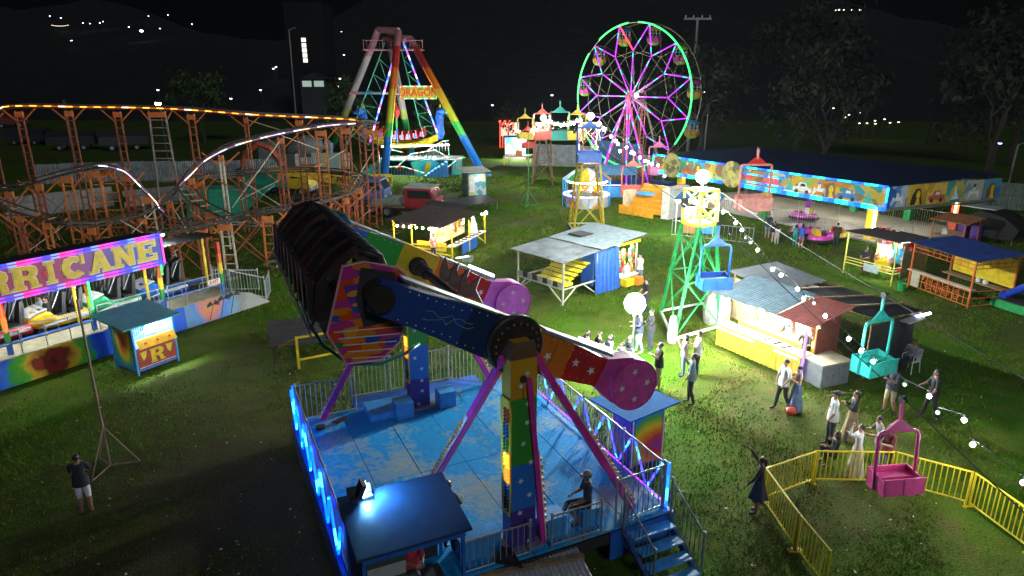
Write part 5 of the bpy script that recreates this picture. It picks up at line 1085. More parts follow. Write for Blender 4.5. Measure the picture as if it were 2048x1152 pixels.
# round kiddie stall with umbrella top by the yellow tower
p = G(1172, 412); kc = thing('round_stall', 'lit round stall with segmented parasol roof behind the yellow tower', 'stall', p)
n = 12; rr = 2.0; segc = [SKY_B, GREEN, YEL, WHITE, BLUE, mat('segment_orange', (.7, .3, .03))]
for k in range(n):
    a, b = k * 2 * math.pi / n, (k + 1) * 2 * math.pi / n; MB().add([(rr * math.cos(a), rr * math.sin(a), 2.2), (rr * math.cos(b), rr * math.sin(b), 2.2), (1.1 * math.cos(b), 1.1 * math.sin(b), 2.85), (1.1 * math.cos(a), 1.1 * math.sin(a), 2.85), (0, 0, 3.1)], [(0, 1, 2, 3), (3, 2, 4)]).build('roof_segment', segc[k % 6], kc)
    MB().bar((rr * .95 * math.cos(a), rr * .95 * math.sin(a), 0), (rr * .95 * math.cos(a), rr * .95 * math.sin(a), 2.2), .06).build('post', SKY_B, kc)
MB().lathe([(1.75, .05), (1.75, .95), (1.7, 1.0), (1.4, 1.0)], n=24).build('counter_ring', splotch('stall_front', [(.5, .6, .65), (.1, .35, .55), (.6, .15, .1), (.55, .55, .5)], 1.6), kc); MB().path([(1.6 * math.cos(k * R(20)), 1.6 * math.sin(k * R(20)), 2.05) for k in range(18)], .05, 5, closed=True).build('ring_light', emit('ring_light_glow', (1, .95, .85), 34), kc); MB().path([(1.85 * math.cos(k * R(20)), 1.85 * math.sin(k * R(20)), 1.0) for k in range(18)], .05, 5, closed=True).build('ring_led', emit('ring_led_violet', (.35, .25, 1), 5), kc)
for k in range(14): a = k * 2 * math.pi / 14; MB().ell((1.0 * math.cos(a), 1.0 * math.sin(a), 1.5), (.16, .16, .3), 8, 6).build('hanging_toy', [YEL, ORG, TOYC[1]][k % 3], kc)
p = G(1213, 392); bt2 = thing('tent_roof_stall', 'stall under a shiny blue barrel awning beside the round stall', 'stall', p); 
vs = [(x, -1.2 + 2.4 * j / 8, 2.0 + .75 * math.sin(math.pi * j / 8)) for x in (-1.0, 2.4) for j in range(9)]; MB().add(vs, [(j, j + 1, j + 10, j + 9) for j in range(8)]).build('awning', mat('shiny_blue_sheet', (.10, .25, .45), .25), bt2); posts(bt2, [(-.9, -1.1), (2.3, -1.1), (-.9, 1.1), (2.3, 1.1)], 2.0, STEEL); MB().bx(-.9, 2.3, -1.25, -1.2, .1, 1.0).build('front', SKY_B, bt2); MB().tube((-1, -1.28, 1.15), (2.4, -1.28, 1.15), .04, n=5).build('led_strip', emit('ring_led_violet', (.35, .25, 1), 5), bt2)
# orange stepped benches
ob2, L = line_thing('bench_stand', 'orange stepped benches standing at the foot of the wheel', 'bench stand', G(1238, 428), G(1306, 440))
OB = mat('orange_bench', (.72, .32, .02), .5)
MB().bx(0, L, -.06, 0, .1, .75).build('front_board', OB, ob2)
for k in range(6): MB().bx(.1, L + .2, .9 + k * .38, 1.25 + k * .38, .45 + k * .3, .52 + k * .3).build('bench_plank', OB, ob2); MB().bx(.1, L + .2, .88 + k * .38, .92 + k * .38, .2 + k * .3, .45 + k * .3).build('riser', OB, ob2)
MB().bx(L + .25, L + .9, .6, 3.2, .05, 2.3).build('white_side', mat('pale_cloth'), ob2); MB().bx(-.6, -.1, 1.2, 2.2, .05, 1.6).build('cream_side', mat('cream_board'), ob2)
tag(MB().lathe([(.001, .35), (.9, .22), (1.3, .05), (1.25, 0), (.001, .2)], n=20).build('blue_parasol', SKY_B, loc=D(1304, 388, 53)), 'blue shallow parasol top beside the orange benches', 'parasol')
MB().tube((0, 0, -2.0), (0, 0, .3), .03, n=6).build('pole', STEEL, bpy.data.objects['blue_parasol'])
# far left tables and lit kiosks of the lift station
tb, L = line_thing('wooden_table', 'pale wooden table beside the far lift station', 'table', G(1006, 330), G(1058, 332))
MB().bx(0, L, 0, 2.2, 1.0, 1.1).build('table_top', WOOD, tb); posts(tb, [(.1, .1), (L - .1, .1), (.1, 2.1), (L - .1, 2.1)], 1.0, YEL, .14); MB().bx(L * .45, L * .65, .5, 1, 1.1, 1.7).build('red_box', ORG, tb)
fk, L = line_thing('lift_kiosk', 'lit pink and blue kiosk at the far lift station', 'kiosk', G(1010, 318), G(1045, 318))
L = 2.6; MB().bx(0, L, 0, 2, .05, 2.6).build('body', splotch('pink_blue_panel', [(.6, .3, .5), (.1, .4, .6), (.6, .6, .6), (.05, .2, .5)], .9), fk); MB().bx(-.2, L + .2, -.3, 2.2, 2.62, 2.7).build('roof', SKY_B, fk); MB().ell((L * .8, -.4, 2.3), .2, 10, 7).build('lamp', FLOODF, fk)
ln, L = line_thing('lane_shop', 'small lit shop front on the lane beyond the field', 'shop', D(998, 225, 105).xy.to_3d(), D(1042, 225, 105).xy.to_3d())
MB().bx(0, L, 0, 4, .05, 3.6).build('wall', mat('pale_plaster'), ln); MB().bx(-.3, L + .3, -.6, 4, 3.6, 3.8).build('roof', DARK, ln); MB().bx(.3, L - .3, -.06, -.01, 1.2, 3.2).build('lit_front', emit('shop_front_glow', (1, .9, .7), .8), ln)
for k in range(6): q = D(1000 + k * 5, 243 + (k % 2) * 4, 100); tag(MB().ell((0, 0, 0), .16, 8, 6).tube((0, 0, -q.z), (0, 0, 0), .03, n=5).build('lane_marker_lamp', emit('red_lamp_glow', (1, .05, .02), 6), loc=q), 'small red lamp on the far lane left of the lift', 'lamp', 'red lamps on the far lane')
# ================================================================== roller coaster
def catmull(pts, n=6):
    out = []; P_ = [Vector(p) for p in pts]; P_ = [P_[0] * 2 - P_[1]] + P_ + [P_[-1] * 2 - P_[-2]]
    for i in range(1, len(P_) - 2):
        a, b, c, d = P_[i - 1:i + 3]
        for k in range(n):
            t = k / n; out.append(.5 * ((2 * b) + (c - a) * t + (2 * a - 5 * b + 4 * c - d) * t * t + (3 * b - 3 * c + d - a) * t ** 3))
    out.append(P_[-2]); return out
coaster = thing('roller_coaster', 'rust red steel roller coaster with light strips along its rails', 'roller coaster', (-18, 42, 0))
CO = Vector((-18, 42, 0))
RAILM = mat('dark_rail_steel', (.10, .085, .075), .45, .5); TIEM = mat('tie_steel', (.30, .22, .13), .6, .2)
OLED = led('orange_white_led', [(1, .26, .01), (.10, .02, .0), (1, .22, .01), (.12, .02, 0), (1, .6, .35), (1, .24, .01), (.08, .015, 0), (1, .3, .02), (.15, .03, 0)], .42, 4.5)
XLED = led('white_violet_led', [(1, .85, .9), (.12, .06, .16), (.75, .6, 1), (.5, .35, .7), (1, .8, .8), (.1, .06, .12), (1, .5, .35)], .5, 2.2)
tie_me = MB().bar((-.46, 0, 0), (.46, 0, 0), .06, .06).mesh('tie'); tie_me.materials.append(TIEM)
def track(pts, ledm=None, side=1, tie=.8, gauge=.42, led_range=(0, 1)):
    C = [p - CO for p in catmull(pts)]; N = len(C); l1, l2, l3 = [], [], []; acc = 0
    sp = MB()
    for i in range(N):
        t = (C[min(i + 1, N - 1)] - C[max(i - 1, 0)]).normalized(); s = Vector((t.y, -t.x, 0)).normalized()
        l1.append(C[i] + s * gauge); l2.append(C[i] - s * gauge); l3.append(C[i] + s * (gauge + .07) * side - Vector((0, 0, .10)))
        if i: acc += (C[i] - C[i - 1]).length
        if acc > tie:
            acc = 0; o = bpy.data.objects.new('tie', tie_me); COL.objects.link(o); o.parent = coaster; o.location = C[i] - Vector((0, 0, .05)); o.rotation_euler = (0, 0, math.atan2(s.y, s.x))
    MB().path(l1, .045, 6).build('rail', RAILM, coaster); MB().path(l2, .045, 6).build('rail', RAILM, coaster)
    MB().path([p - Vector((0, 0, .22)) for p in C], .06, 6).build('spine_tube', RAILM, coaster)
    if ledm:
        a, b = int(N * led_range[0]), int(N * led_range[1]); MB().path(l3[a:b],  .028, 6).build('led_strip', ledm, coaster)
T1 = [D(*q) for q in [(-70, 232, 43.5), (0, 214, 45), (50, 208, 45), (170, 210, 45.5), (300, 212, 46), (400, 217, 46.5), (500, 225, 47), (600, 230, 48), (680, 234, 49), (725, 239, 49.5), (745, 244, 48), (735, 247, 46.2), (705, 243, 45)]]
T2 = [D(*q) for q in [(705, 243, 45), (650, 247, 44), (600, 255, 43), (530, 269, 42), (470, 285, 41), (440, 298, 40.5), (400, 323, 40), (370, 353, 39.5), (335, 393, 39), (300, 415, 38), (265, 429, 37), (240, 436, 36.3), (194, 443, 35), (139, 443, 34), (83, 431, 34), (36, 418, 34), (-10, 402, 34), (-60, 385, 34)]]
T3 = [D(*q) for q in [(-60, 380, 36.5), (-10, 374, 36.8), (39, 367, 37), (83, 353, 37.3), (139, 338, 37.6), (194, 327, 38), (215, 326, 38), (239, 331, 38), (258, 342, 38.1), (283, 370, 38.3), (300, 391, 38.5), (314, 412, 38.7), (335, 431, 39), (389, 442, 39.5), (433, 440, 40), (500, 444, 41), (570, 446, 42)]]
T4 = [D(*q) for q in [(455, 433, 37), (428, 419, 37.5), (400, 405, 38), (380, 387, 39), (372, 366, 40.5), (395, 352, 42.5), (433, 347, 44), (490, 342, 45.5), (544, 338, 46.5), (628, 337, 47), (683, 341, 46), (710, 348, 44.8), (719, 360, 43), (708, 374, 41.5), (683, 387, 40), (628, 402, 38), (572, 413, 37), (528, 419, 36.5), (461, 433, 36), (405, 447, 35), (350, 458, 34), (290, 470, 33), (200, 485, 31.5)]]
T5 = [G(*q, .55) for q in [(690, 398), (730, 397), (765, 402), (798, 413), (819, 430), (812, 449), (782, 464), (740, 475), (690, 487), (640, 500), (590, 514), (540, 530)]]
track(T1, OLED, 1, led_range=(0, .8)); track(T2, XLED, -1, led_range=(0, .44)); track(T3, XLED, 1, led_range=(.36, .72)); track(T4, None); track(T5, None, tie=.42)
rung_me = {}
def support(px, py, Y, w=.42, m=RUST, spread=0.0, m2=None, bracket=True, lean=0):
    p = D(px, py, Y) - CO; p.z -= .3; h = p.z
    a = Vector((p.x - w / 2, p.y, 0)); b = Vector((p.x + w / 2 + lean, p.y, 0))
    s = MB().bar((a.x - spread, a.y, .02), (p.x - w / 2, a.y, h), .09).bar((b.x + spread, b.y, .02), (p.x + w / 2, b.y, h), .09).build('support_tower', m, coaster)
    k = ('r', round(w, 2), m.name)
    if k not in rung_me: rung_me[k] = MB().bar((-w / 2, 0, 0), (w / 2, 0, 0), .045, .055).mesh('rung'); rung_me[k].materials.append(m)
    n = int(h / .5)
    for i in range(n): o = bpy.data.objects.new('rung', rung_me[k]); COL.objects.link(o); o.parent = s; o.location = (p.x, p.y, .35 + i * .5)
    if bracket:
        for sx in (-1, 1): MB().bar((p.x + sx * w / 2, p.y, h - .65), (p.x + sx * 1.1, p.y, h + .16), .07).build('knee_brace', m2 or ORUST, s)
        MB().box((p.x, p.y, h - .22), (w + .1, .14, .34)).build('head_plate', m2 or ORUST, s)
    return s
for q in [(35, 212, 45), (135, 211, 45.4), (232, 213, 45.8), (380, 218, 46.5), (597, 230, 48), (683, 235, 49), (722, 240, 49)]: support(*q)
support(312, 213, 46, 1.05, mat('grey_rust', (.30, .24, .20), .7, wear=.5), .25); support(-30, 222, 44.2); support(490, 225, 47, .2)
support(560, 264, 42.5, .32); support(640, 250, 44, .6, ORUST); support(690, 246, 45, .5); support(735, 248, 46.5, .5); support(748, 250, 47.4, .35)
CREAM = mat('cream_post', (.55, .48, .36), .6, wear=.4)
support(440, 300, 40.5, .2, CREAM); support(337, 392, 39, .28, ORUST); support(283, 424, 37.5, .3); support(380, 345, 39.7, .25)
support(185, 331, 38, .5, ORUST, .15); support(212, 328, 38.4, .75, ORUST, .2); support(130, 341, 37.5, .55, ORUST); support(75, 356, 37.2, .3); support(292, 382, 38.4, .5, CREAM, .1); support(250, 338, 38.1, .35); support(15, 371, 36.9, .35)
support(450, 436, 36, .55, CREAM, .05); support(533, 420, 36.5, .5, ORUST, .05); support(585, 411, 37.2, .25, ORUST); support(628, 402, 38, .35); support(690, 384, 40.2, .3); support(716, 366, 42.4, .3); support(395, 352, 42.5, .6, ORUST, .1); support(480, 343, 45.2, .3); support(560, 338, 46.6, .3); support(640, 337, 47, .3); support(400, 447, 35, .4); support(345, 459, 34, .4); support(90, 432, 34, .3, ORUST); support(35, 418, 34, .25); support(180, 443, 34.8, .3); support(420, 415, 37.6, .5, ORUST, .3)
# thin cross bracing between neighbouring towers
tw = sorted([o for o in coaster.children if o.name.startswith('support_tower')], key=lambda o: o.data.vertices[0].co.x); nb = 0
for i, a in enumerate(tw):
    for b in tw[i + 1:i + 5]:
        pa, pb = a.data.vertices[0].co, b.data.vertices[0].co
        if .8 < abs(pa.x - pb.x) < 4.2 and abs(pa.y - pb.y) < 2.6 and nb < 70:
            zt_ = min(max(v.co.z for v in a.data.vertices), max(v.co.z for v in b.data.vertices)) * .9; nb += 2
            for z0, z1 in ((.3, min(zt_, 3.2)), (min(zt_, 3.2), .3)): MB().tube((pa.x, pa.y, z0), (pb.x, pb.y, z1), .022, n=4).build('tie_rod', RUST, coaster)
# thin tie rods
rods = [((365, 330, 39.8), (552, 415, 41)), ((560, 282, 42.3), (465, 415, 40.6)), ((490, 238, 47), (560, 260, 47)), ((560, 270, 42.5), (640, 300, 44)), ((640, 330, 44), (690, 300, 45)), ((690, 400, 45), (748, 300, 47)), ((690, 300, 45), (748, 400, 47)), ((185, 420, 38), (130, 460, 37.5)), ((245, 440, 38), (292, 470, 38.4)), ((65, 380, 37.2), (120, 480, 37.4)), ((0, 440, 34), (80, 500, 34)), ((90, 440, 34), (10, 510, 34)), ((130, 450, 34.5), (60, 500, 34)), ((337, 400, 39), (380, 470, 39.3)), ((345, 470, 34), (420, 520, 35)), ((400, 460, 35), (330, 520, 34.2)), ((450, 445, 36), (530, 515, 36.5)), ((533, 430, 36.5), (460, 520, 36)), ((585, 420, 37.2), (545, 500, 36.6)), ((628, 410, 38), (690, 460, 40)), ((690, 400, 40.2), (640, 460, 38.2)), ((240, 440, 36.3), (310, 480, 37)), ((310, 420, 38), (250, 480, 36.6)), ((700, 420, 47), (760, 470, 46)), ((740, 420, 46), (700, 470, 46)), ((480, 400, 45), (560, 360, 46)), ((480, 360, 45), (560, 410, 46))]
for a, b in rods:
    p, q = D(*a) - CO, D(*b) - CO; p.z = max(p.z, .1); q.z = max(q.z, .1); MB().tube(p, q, .03, n=5).build('tie_rod', CREAM if random.random() < .4 else RUST, coaster)

# ================================================================== coaster station with its big sign
stn, SL = line_thing('coaster_station', 'coaster station with lit sign board, painted front and rainbow posts', 'coaster station', (-17.3, 20.93, 0), (-11.38, 30.4, 0))
X0 = -3.0
hur = [(0, (.10, .004, .004)), (.16, (.36, .02, .015)), (.27, (.22, .02, .012)), (.34, (.75, .36, .01)), (.44, (.70, .55, .02)), (.52, (.12, .48, .02)), (.68, (.03, .40, .04)), (.78, (.02, .14, .60)), (.9, (.006, .05, .55)), (1, (.01, .10, .65))]
MB().bx(X0, 6.9, -.02, .04, .05, 1.02).build('mural_board', radial('hurricane_mural', 1.75, .52, 1.75, hur, distort=.38, nscale=2.2, sq=(1.1, .95)), stn)
sunset = [(0, (.62, .3, .12)), (.2, (.62, .2, .10)), (.4, (.05, .22, .6)), (.62, (.16, .28, .42)), (.85, (.2, .2, .2)), (1, (.3, .29, .27))]
MB().prism([(6.92, -.02, .05), (11.2, -.02, .05), (10.2, -.02, .75), (9.3, -.02, 1.02), (6.92, -.02, 1.02)], (0, .06, 0)).build('sunset_board', radial('sunset_mural', 8.1, .72, 1.9, sunset, distort=.5, nscale=2.5), stn)
PALM = mat('palm_silhouette', (.025, .02, .03))
for x, s in ((8.25, 1), (8.8, 1.15), (9.3, 1.2)):
    o = MB().bar((x - .25, -.028, .1), (x, -.028, .75 * s), .012, .03, up=(0, 1, 0)).build('painted_palm', PALM, stn); mb = MB()
    for k in range(7): a = R(-20 + k * 36); mb.prism([(x, -.03, .75 * s), (x + .22 * math.cos(a) - .02, -.03, .75 * s + .08 + .16 * math.sin(a)), (x + .36 * math.cos(a), -.03, .75 * s + .14 * math.sin(a) - .05)], (0, -.006, 0))
    mb.build('painted_frond', PALM, o)
MB().bx(X0, 9.5, .06, 1.35, .95, 1.04).build('platform', mat('sandy_deck', (.36, .33, .22), .7, var=.2), stn); MB().bx(X0, 9.5, 1.36, 1.5, .7, 1.12).build('blue_kerb', BLUE, stn); MB().bx(X0, 10, 2.9, 3.05, .6, 1.1).build('blue_kerb', BLUE, stn); MB().bx(X0, 10, 1.52, 2.88, .8, .95).build('track_bed', DARK, stn); MB().bx(X0, 9.5, 3.06, 4.2, .95, 1.04).build('rear_platform', mat('sandy_deck'), stn)
for y in (1.85, 2.55): MB().bx(X0, 11, y - .03, y + .03, .96, 1.08).build('rail', RAILM, stn)
rpost = bands('station_post_paint', 2, [(0, (.02, .12, .5)), (.22, (.03, .3, .06)), (.42, (.72, .5, .02)), (.66, (.75, .14, .02)), (.85, (.6, .03, .02))], 1.0, 3.1)
for x, h in ((-2.1, 3.2), (.72, 3.2), (3.54, 3.2), (6.34, 3.2), (9.1, 3.3)): MB().bx(x - .07, x + .07, .33, .47, 1.04, h).build('rainbow_post', rpost, stn)
for x, h in ((-2.1, 4), (.72, 4), (3.54, 4), (6.34, 4), (9.1, 3.4)): MB().bx(x - .05, x + .05, 1.42, 1.5, 1.13, h).build('rear_post', YEL, stn)
MB().tube((3.54, .25, 1.9), (3.54, .25, 3.1), .035, n=7).build('green_tube', emit('green_tube_glow', (.02, 1, .12), 4), stn); MB().tube((6.42, .3, 2.5), (6.42, .3, 2.95), .025, n=7).build('green_tube', emit('green_tube_glow', (.12, 1, .35), 16), stn); MB().tube((.66, .25, 1.9), (.66, .25, 3.1), .04, n=7).build('red_tube', emit('red_tube_glow', (1, .05, .01), 4), stn)
# front rail with hoops
for x0, x1 in ((X0, 3.45), (3.65, 6.2), (6.45, 9.0)):
    for z in (1.5, 2.0): MB().tube((x0, .2, z), (x1, .2, z - .02), .02, n=6).build('hand_rail', STEEL, stn)
    for k in range(int((x1 - x0) / .8) + 1): MB().tube((x0 + k * .8, .2, 1.04), (x0 + k * .8, .2, 2.0), .018, n=6).build('rail_post', STEEL, stn)
for k in range(9): x = -1.5 + k * 1.25; MB().path([(x, 1.2, 1.04), (x, 1.2, 1.35), (x + .1, 1.2, 1.42), (x + .35, 1.2, 1.42), (x + .42, 1.2, 1.35), (x + .42, 1.2, 1.04)], .02, 6).build('hoop_rail', STEEL, stn)
railing(stn, [(X0, 4.1, 1.04), (2, 4.1, 1.04), (6, 4.1, 1.04), (9.4, 4.1, 1.04)], 1.1, .16, STEEL, single=False)
railing(stn, [(9.3, 1.4, 1.0), (9.3, .1, 1.0), (10.9, -.1, .3)], 1.0, .16, STEEL, single=False); railing(stn, [(9.4, 1.5, .8), (11.8, 1.5, .2)], 1.0, .16, STEEL, single=False); railing(stn, [(11.0, .0, .05), (12.2, 1.2, .05)], 1.0, .16, STEEL, single=False)
MB().prism([(9.45, .1, .95), (11.2, .1, .1), (11.2, 1.4, .1), (9.45, 1.4, .95)], (0, 0, .05)).build('exit_ramp', DARK, stn)
# exit plate
ep = MB().bx(8.25, 8.85, .14, .17, 1.55, 1.78).build('exit_plate', WHITE, stn); text('exit_letters', 'EXIT', .22, REDP, ep, Matrix.Translation((8.55, .13, 1.665)) @ FRONT, .004, .004)
# sign board
SX0, SX1, SZ0, SZ1 = -1.95, 6.42, 3.05, 4.22
sb = MB().bx(SX0, SX1, .02, .14, SZ0, SZ1).build('sign_board', bands('sign_field', 0, [(0, (.45, .03, .06)), (.55, (.40, .03, .12)), (.72, (.12, .05, .30)), (.9, (.02, .07, .42))], SX0, SX1, 'LINEAR'), stn)
PB = led('sign_led', [(.02, .05, 1), (.15, .25, 1), (1, .03, .35), (.9, .04, .8), (.25, .05, 1)], .27, 1.8)
for z in (SZ0 - .02, SZ0 + .10, SZ1 - .08, SZ1 + .03): MB().tube((SX0, -.03, z), (SX1, -.03, z), .03, n=6).build('sign_led', PB, sb)
MB().tube((SX1 - .02, -.03, SZ0), (SX1 - .02, -.03, SZ1), .03, n=6).build('sign_led', emit('sign_edge_led', (1, .05, .45), 2.5), sb)
# slab letters of the sign, built from strokes
GOLD = mat('gold_letter', (.66, .46, .02), .45, wear=.05); EDGE = mat('letter_edge', (.75, .7, .55), .5)
def letter(ch, x, z, w, h, sc=1.0):
    """slab-serif capitals; returns list of polygons in xz"""
    t = .30 * w; f = .10 * h; P = []
    def r(a, b, c, d): P.append([(x + a, z + b), (x + c, z + b), (x + c, z + d), (x + a, z + d)])
    def q(*p): P.append([(x + a, z + b) for a, b in p])
    if ch in 'HURN':
        pass
    if ch == 'H': r(.06 * w, 0, .06 * w + t, h); r(w - .06 * w - t, 0, w - .06 * w, h); r(.06 * w + t, h * .42, w - .06 * w - t, h * .58); r(0, 0, .42 * w, f); r(.58 * w, 0, w, f); r(0, h - f, .42 * w, h); r(.58 * w, h - f, w, h)
    if ch == 'U': r(.06 * w, h * .25, .06 * w + t, h); r(w - .06 * w - t, h * .25, w - .06 * w, h); q((.06 * w, h * .25), (.25 * w, 0), (.75 * w, 0), (.94 * w, h * .25), (.94 * w - t, h * .3), (.06 * w + t, h * .3)); r(0, h - f, .42 * w, h); r(.58 * w, h - f, w, h)
    if ch == 'R':
        r(.07 * w, 0, .07 * w + t, h); r(0, 0, .45 * w, f); r(0, h - f, .3 * w, h)
        q((.3 * w, h), (.72 * w, h), (.92 * w, h * .88), (.96 * w, h * .72), (.88 * w, h * .54), (.7 * w, h * .45), (.37 * w, h * .42), (.37 * w, h * .58), (.6 * w, h * .62), (.66 * w, h * .73), (.58 * w, h * .83), (.37 * w, h * .85), (.3 * w, h * .86))
        q((.42 * w, h * .45), (.68 * w, h * .5), (.86 * w, h * .38), (.9 * w, f), (1.0 * w, f), (1.0 * w, 0), (.66 * w, 0), (.62 * w, h * .3))
    if ch == 'I': r(.5 * w - t / 2, 0, .5 * w + t / 2, h); r(.5 * w - t * .95, 0, .5 * w + t * .95, f); r(.5 * w - t * .95, h - f, .5 * w + t * .95, h)
    if ch == 'C':
        o = [(.5 + .5 * math.cos(R(a)), .5 + .5 * math.sin(R(a))) for a in range(45, 316, 27)]; i = [(.53 + .21 * math.cos(R(a)), .5 + .27 * math.sin(R(a))) for a in range(315, 44, -27)]
        for k in range(len(o) - 1): n_ = len(i); q(*[(a * w, b * h) for a, b in (o[k], o[k + 1], i[n_ - 2 - k], i[n_ - 1 - k])])
        r(.80 * w, h * .62, .93 * w, h)
    if ch == 'A': q((.06 * w, 0), (.36 * w, h), (.55 * w, h), (.33 * w, 0)); q((.62 * w, 0), (.36 * w, h * .86), (.42 * w, h), (.62 * w, h), (.95 * w, 0)); r(.3 * w, h * .22, .7 * w, h * .36); r(0, 0, .4 * w, f); r(.55 * w, 0, 1.02 * w, f)
    if ch == 'N': r(.07 * w, 0, .07 * w + t * .8, h); r(.93 * w - t * .8, 0, .93 * w, h); q((.07 * w, h), (.4 * w, h), (.93 * w, 0), (.62 * w, 0)); r(0, 0, .4 * w, f); r(0, h - f, .35 * w, h); r(.6 * w, h - f, w, h)
    if ch == 'E': r(.07 * w, 0, .07 * w + t, h); r(0, 0, .9 * w, f * 1.5); r(0, h - f * 1.5, .9 * w, h); r(.3 * w, h * .43, .68 * w, h * .57); r(.78 * w, 0, .92 * w, h * .3); r(.78 * w, h * .7, .92 * w, h); r(.6 * w, h * .33, .7 * w, h * .67)
    return P
x = SX0 + .3
for ch in 'HURRICANE':
    w = .58 if ch == 'I' else .84; me = MB()
    polys = letter(ch, x, SZ0 + .22, w, .78)
    for i, pl in enumerate(polys): me.prism([(a, -.012 - .0015 * i, b) for a, b in pl], (0, .032, 0))
    me.build('sign_letter', GOLD, sb); bk = MB()
    for i, pl in enumerate(polys):
        cxp = sum(a for a, b in pl) / len(pl); czp = sum(b for a, b in pl) / len(pl); bk.prism([(cxp + (a - cxp) * 1.0 + (.028 if a > cxp else -.028), .006 - .0005 * i, czp + (b - czp) + (.028 if b > czp else -.028)) for a, b in pl], (0, .013, 0))
    bk.build('letter_outline', EDGE, sb); x += w + .07
MB().lathe([(.001, 0), (.15, 0)], (SX0 + .3 + 4 * .91 - .26 + .46, -.008, SZ0 + .61), 14, Matrix.Rotation(R(90), 3, 'X')).build('letter_dot', REDP, sb)
for i in range(8):
    a, b = X0 + i * 9.5 / 8, X0 + (i + 1) * 9.5 / 8; MB().corr((a, .2, 4.18), (b, .2, 4.18), (a, 1.7, 4.08), (b, 1.7, 4.08), .2, .02).build('roof_sheet', DTIN, stn)
for i in range(3):
    a, b = 6.55 + i, 7.55 + i; MB().corr((a, .7, 3.5), (b, .7, 3.5), (a, 2.4, 3.42), (b, 2.4, 3.42), .2, .02).build('roof_sheet', DTIN, stn)
for k in range(4): x = -1 + k * 2.4; MB().tube((x, 1.1, 3.9), (x + 1.0, 1.1, 3.9), .035, n=6).build('ceiling_tube', emit('station_tube_glow', (.92, 1, .95), 260), stn)

SEATB = mat('black_seat', (.022, .024, .026), .4)
def coaster_car(label, x, m, m2):
    t = thing('coaster_car', label, 'coaster car', stn.matrix_basis @ Vector((x, 2.1, .98)), stn.rotation_euler.z, 'coaster train cars'); t.scale = (1.1, 1.1, 1.15)
    secs = [(.0, .20, .30, .42), (.08, .34, .22, .58), (.3, .47, .16, .74), (.62, .52, .12, .80), (.8, .54, .12, .62), (1.0, .54, .12, .50), (1.9, .54, .12, .50), (1.95, .50, .16, .46)]
    vs = []; K = 10
    for sx, w, z0, z1 in secs:
        for k in range(K):
            a = k * 2 * math.pi / K; ca, sa = math.cos(a), math.sin(a); e = lambda v: math.copysign(abs(v) ** .55, v)
            vs.append((sx, w * e(ca), (z0 + z1) / 2 + (z1 - z0) / 2 * e(sa)))
    n = len(secs); MB().add(vs, [(i * K + k, i * K + (k + 1) % K, (i + 1) * K + (k + 1) % K, (i + 1) * K + k) for i in range(n - 1) for k in range(K)] + [tuple(range(K - 1, -1, -1)), tuple(range((n - 1) * K, n * K))]).build('body', m, t, smooth=True)
    MB().prism([(.1, -.3, .575), (.3, -.42, .752), (.62, -.46, .81), (.62, .46, .81), (.3, .42, .752), (.1, .3, .575)], (0, 0, .018)).build('nose_hood', m2, t)
    MB().prism([(.2, -.535, .28), (.9, -.56, .32), (1.85, -.56, .32), (1.85, -.56, .42), (.9, -.56, .42)], (0, -.015, 0)).build('side_flash', m2, t)
    for sx in (1.05, 1.6):
        for sy in (-.26, .26):
            s_ = MB().box((sx + .12, sy, .82), (.14, .40, .85), rot=Matrix.Rotation(R(10), 3, 'Y'), top=.8).box((sx - .1, sy, .52), (.4, .4, .12)).build('seat', SEATB, t)
            MB().ell((sx + .2, sy, 1.32), (.1, .15, .16), 8, 6).build('headrest', SEATB, s_); MB().path([(sx + .18, sy - .12, 1.38), (sx - .12, sy - .14, 1.3), (sx - .24, sy - .12, .95), (sx - .2, sy, .78), (sx - .24, sy + .12, .95), (sx - .12, sy + .14, 1.3), (sx + .18, sy + .12, 1.38)], .05, 6).build('shoulder_bar', SEATB, s_, smooth=True)
            MB().bar((sx - .25, sy - .16, .8), (sx + .05, sy - .2, 1.35), .025).build('restraint_strut', STEEL, s_)
    for sx in (.35, 1.6):
        for sy in (-.36, .36): MB().lathe([(.001, -.05), (.11, -.05), (.12, 0), (.11, .05), (.001, .05)], (sx, sy, .11), 12, Matrix.Rotation(R(90), 3, 'X')).build('wheel', BLACK, t)
    return t
coaster_car('red coaster car partly cut by the left edge', -.15, mat('car_red', (.6, .02, .02), .25), WHITE)
coaster_car('yellow coaster car with white nose, two riders aboard', 1.9, mat('car_yellow', (.75, .45, .01), .25), WHITE)
coaster_car('green coaster car behind the green lit post', 4.0, mat('car_green', (.02, .30, .10), .25), WHITE)
coaster_car('blue coaster car at the rear of the train', 6.1, mat('car_blue', (.02, .15, .55), .25), WHITE)

# ticket booth in front of the station
tb_, L = line_thing('ticket_booth', 'blue ticket booth with teal flat roof and lit barred window', 'booth', G(278, 752), G(368, 718))
BW, BD, BH = 1.55, 1.35, 1.86
MB().bx(0, BW, 0, BD, .12, 1.0).build('lower_body', BLUE, tb_); MB().bx(.03, BW, BD - .05, BD, 1.0, BH).build('back_wall', BLUE, tb_); MB().bx(BW - .04, BW, .05, BD, 1.0, BH).build('right_wall', BLUE, tb_); MB().bx(0, .04, .02, BD - .06, 1.002, BH).build('left_wall', BLUE, tb_)
MB().bx(-.02, -.003, .08, BD - .08, .2, 1.95).build('storm_panel', radial('storm_panel_paint', .62, 1.15, 1.0, [(0, (.05, .01, .01)), (.12, (.3, .1, .03)), (.25, (.45, .06, .03)), (.45, (.7, .35, .02)), (.62, (.6, .5, .05)), (.78, (.1, .35, .05)), (1, (.02, .2, .4))], ax=(1, 2), distort=.35, nscale=3, sq=(.6, 1)), tb_)
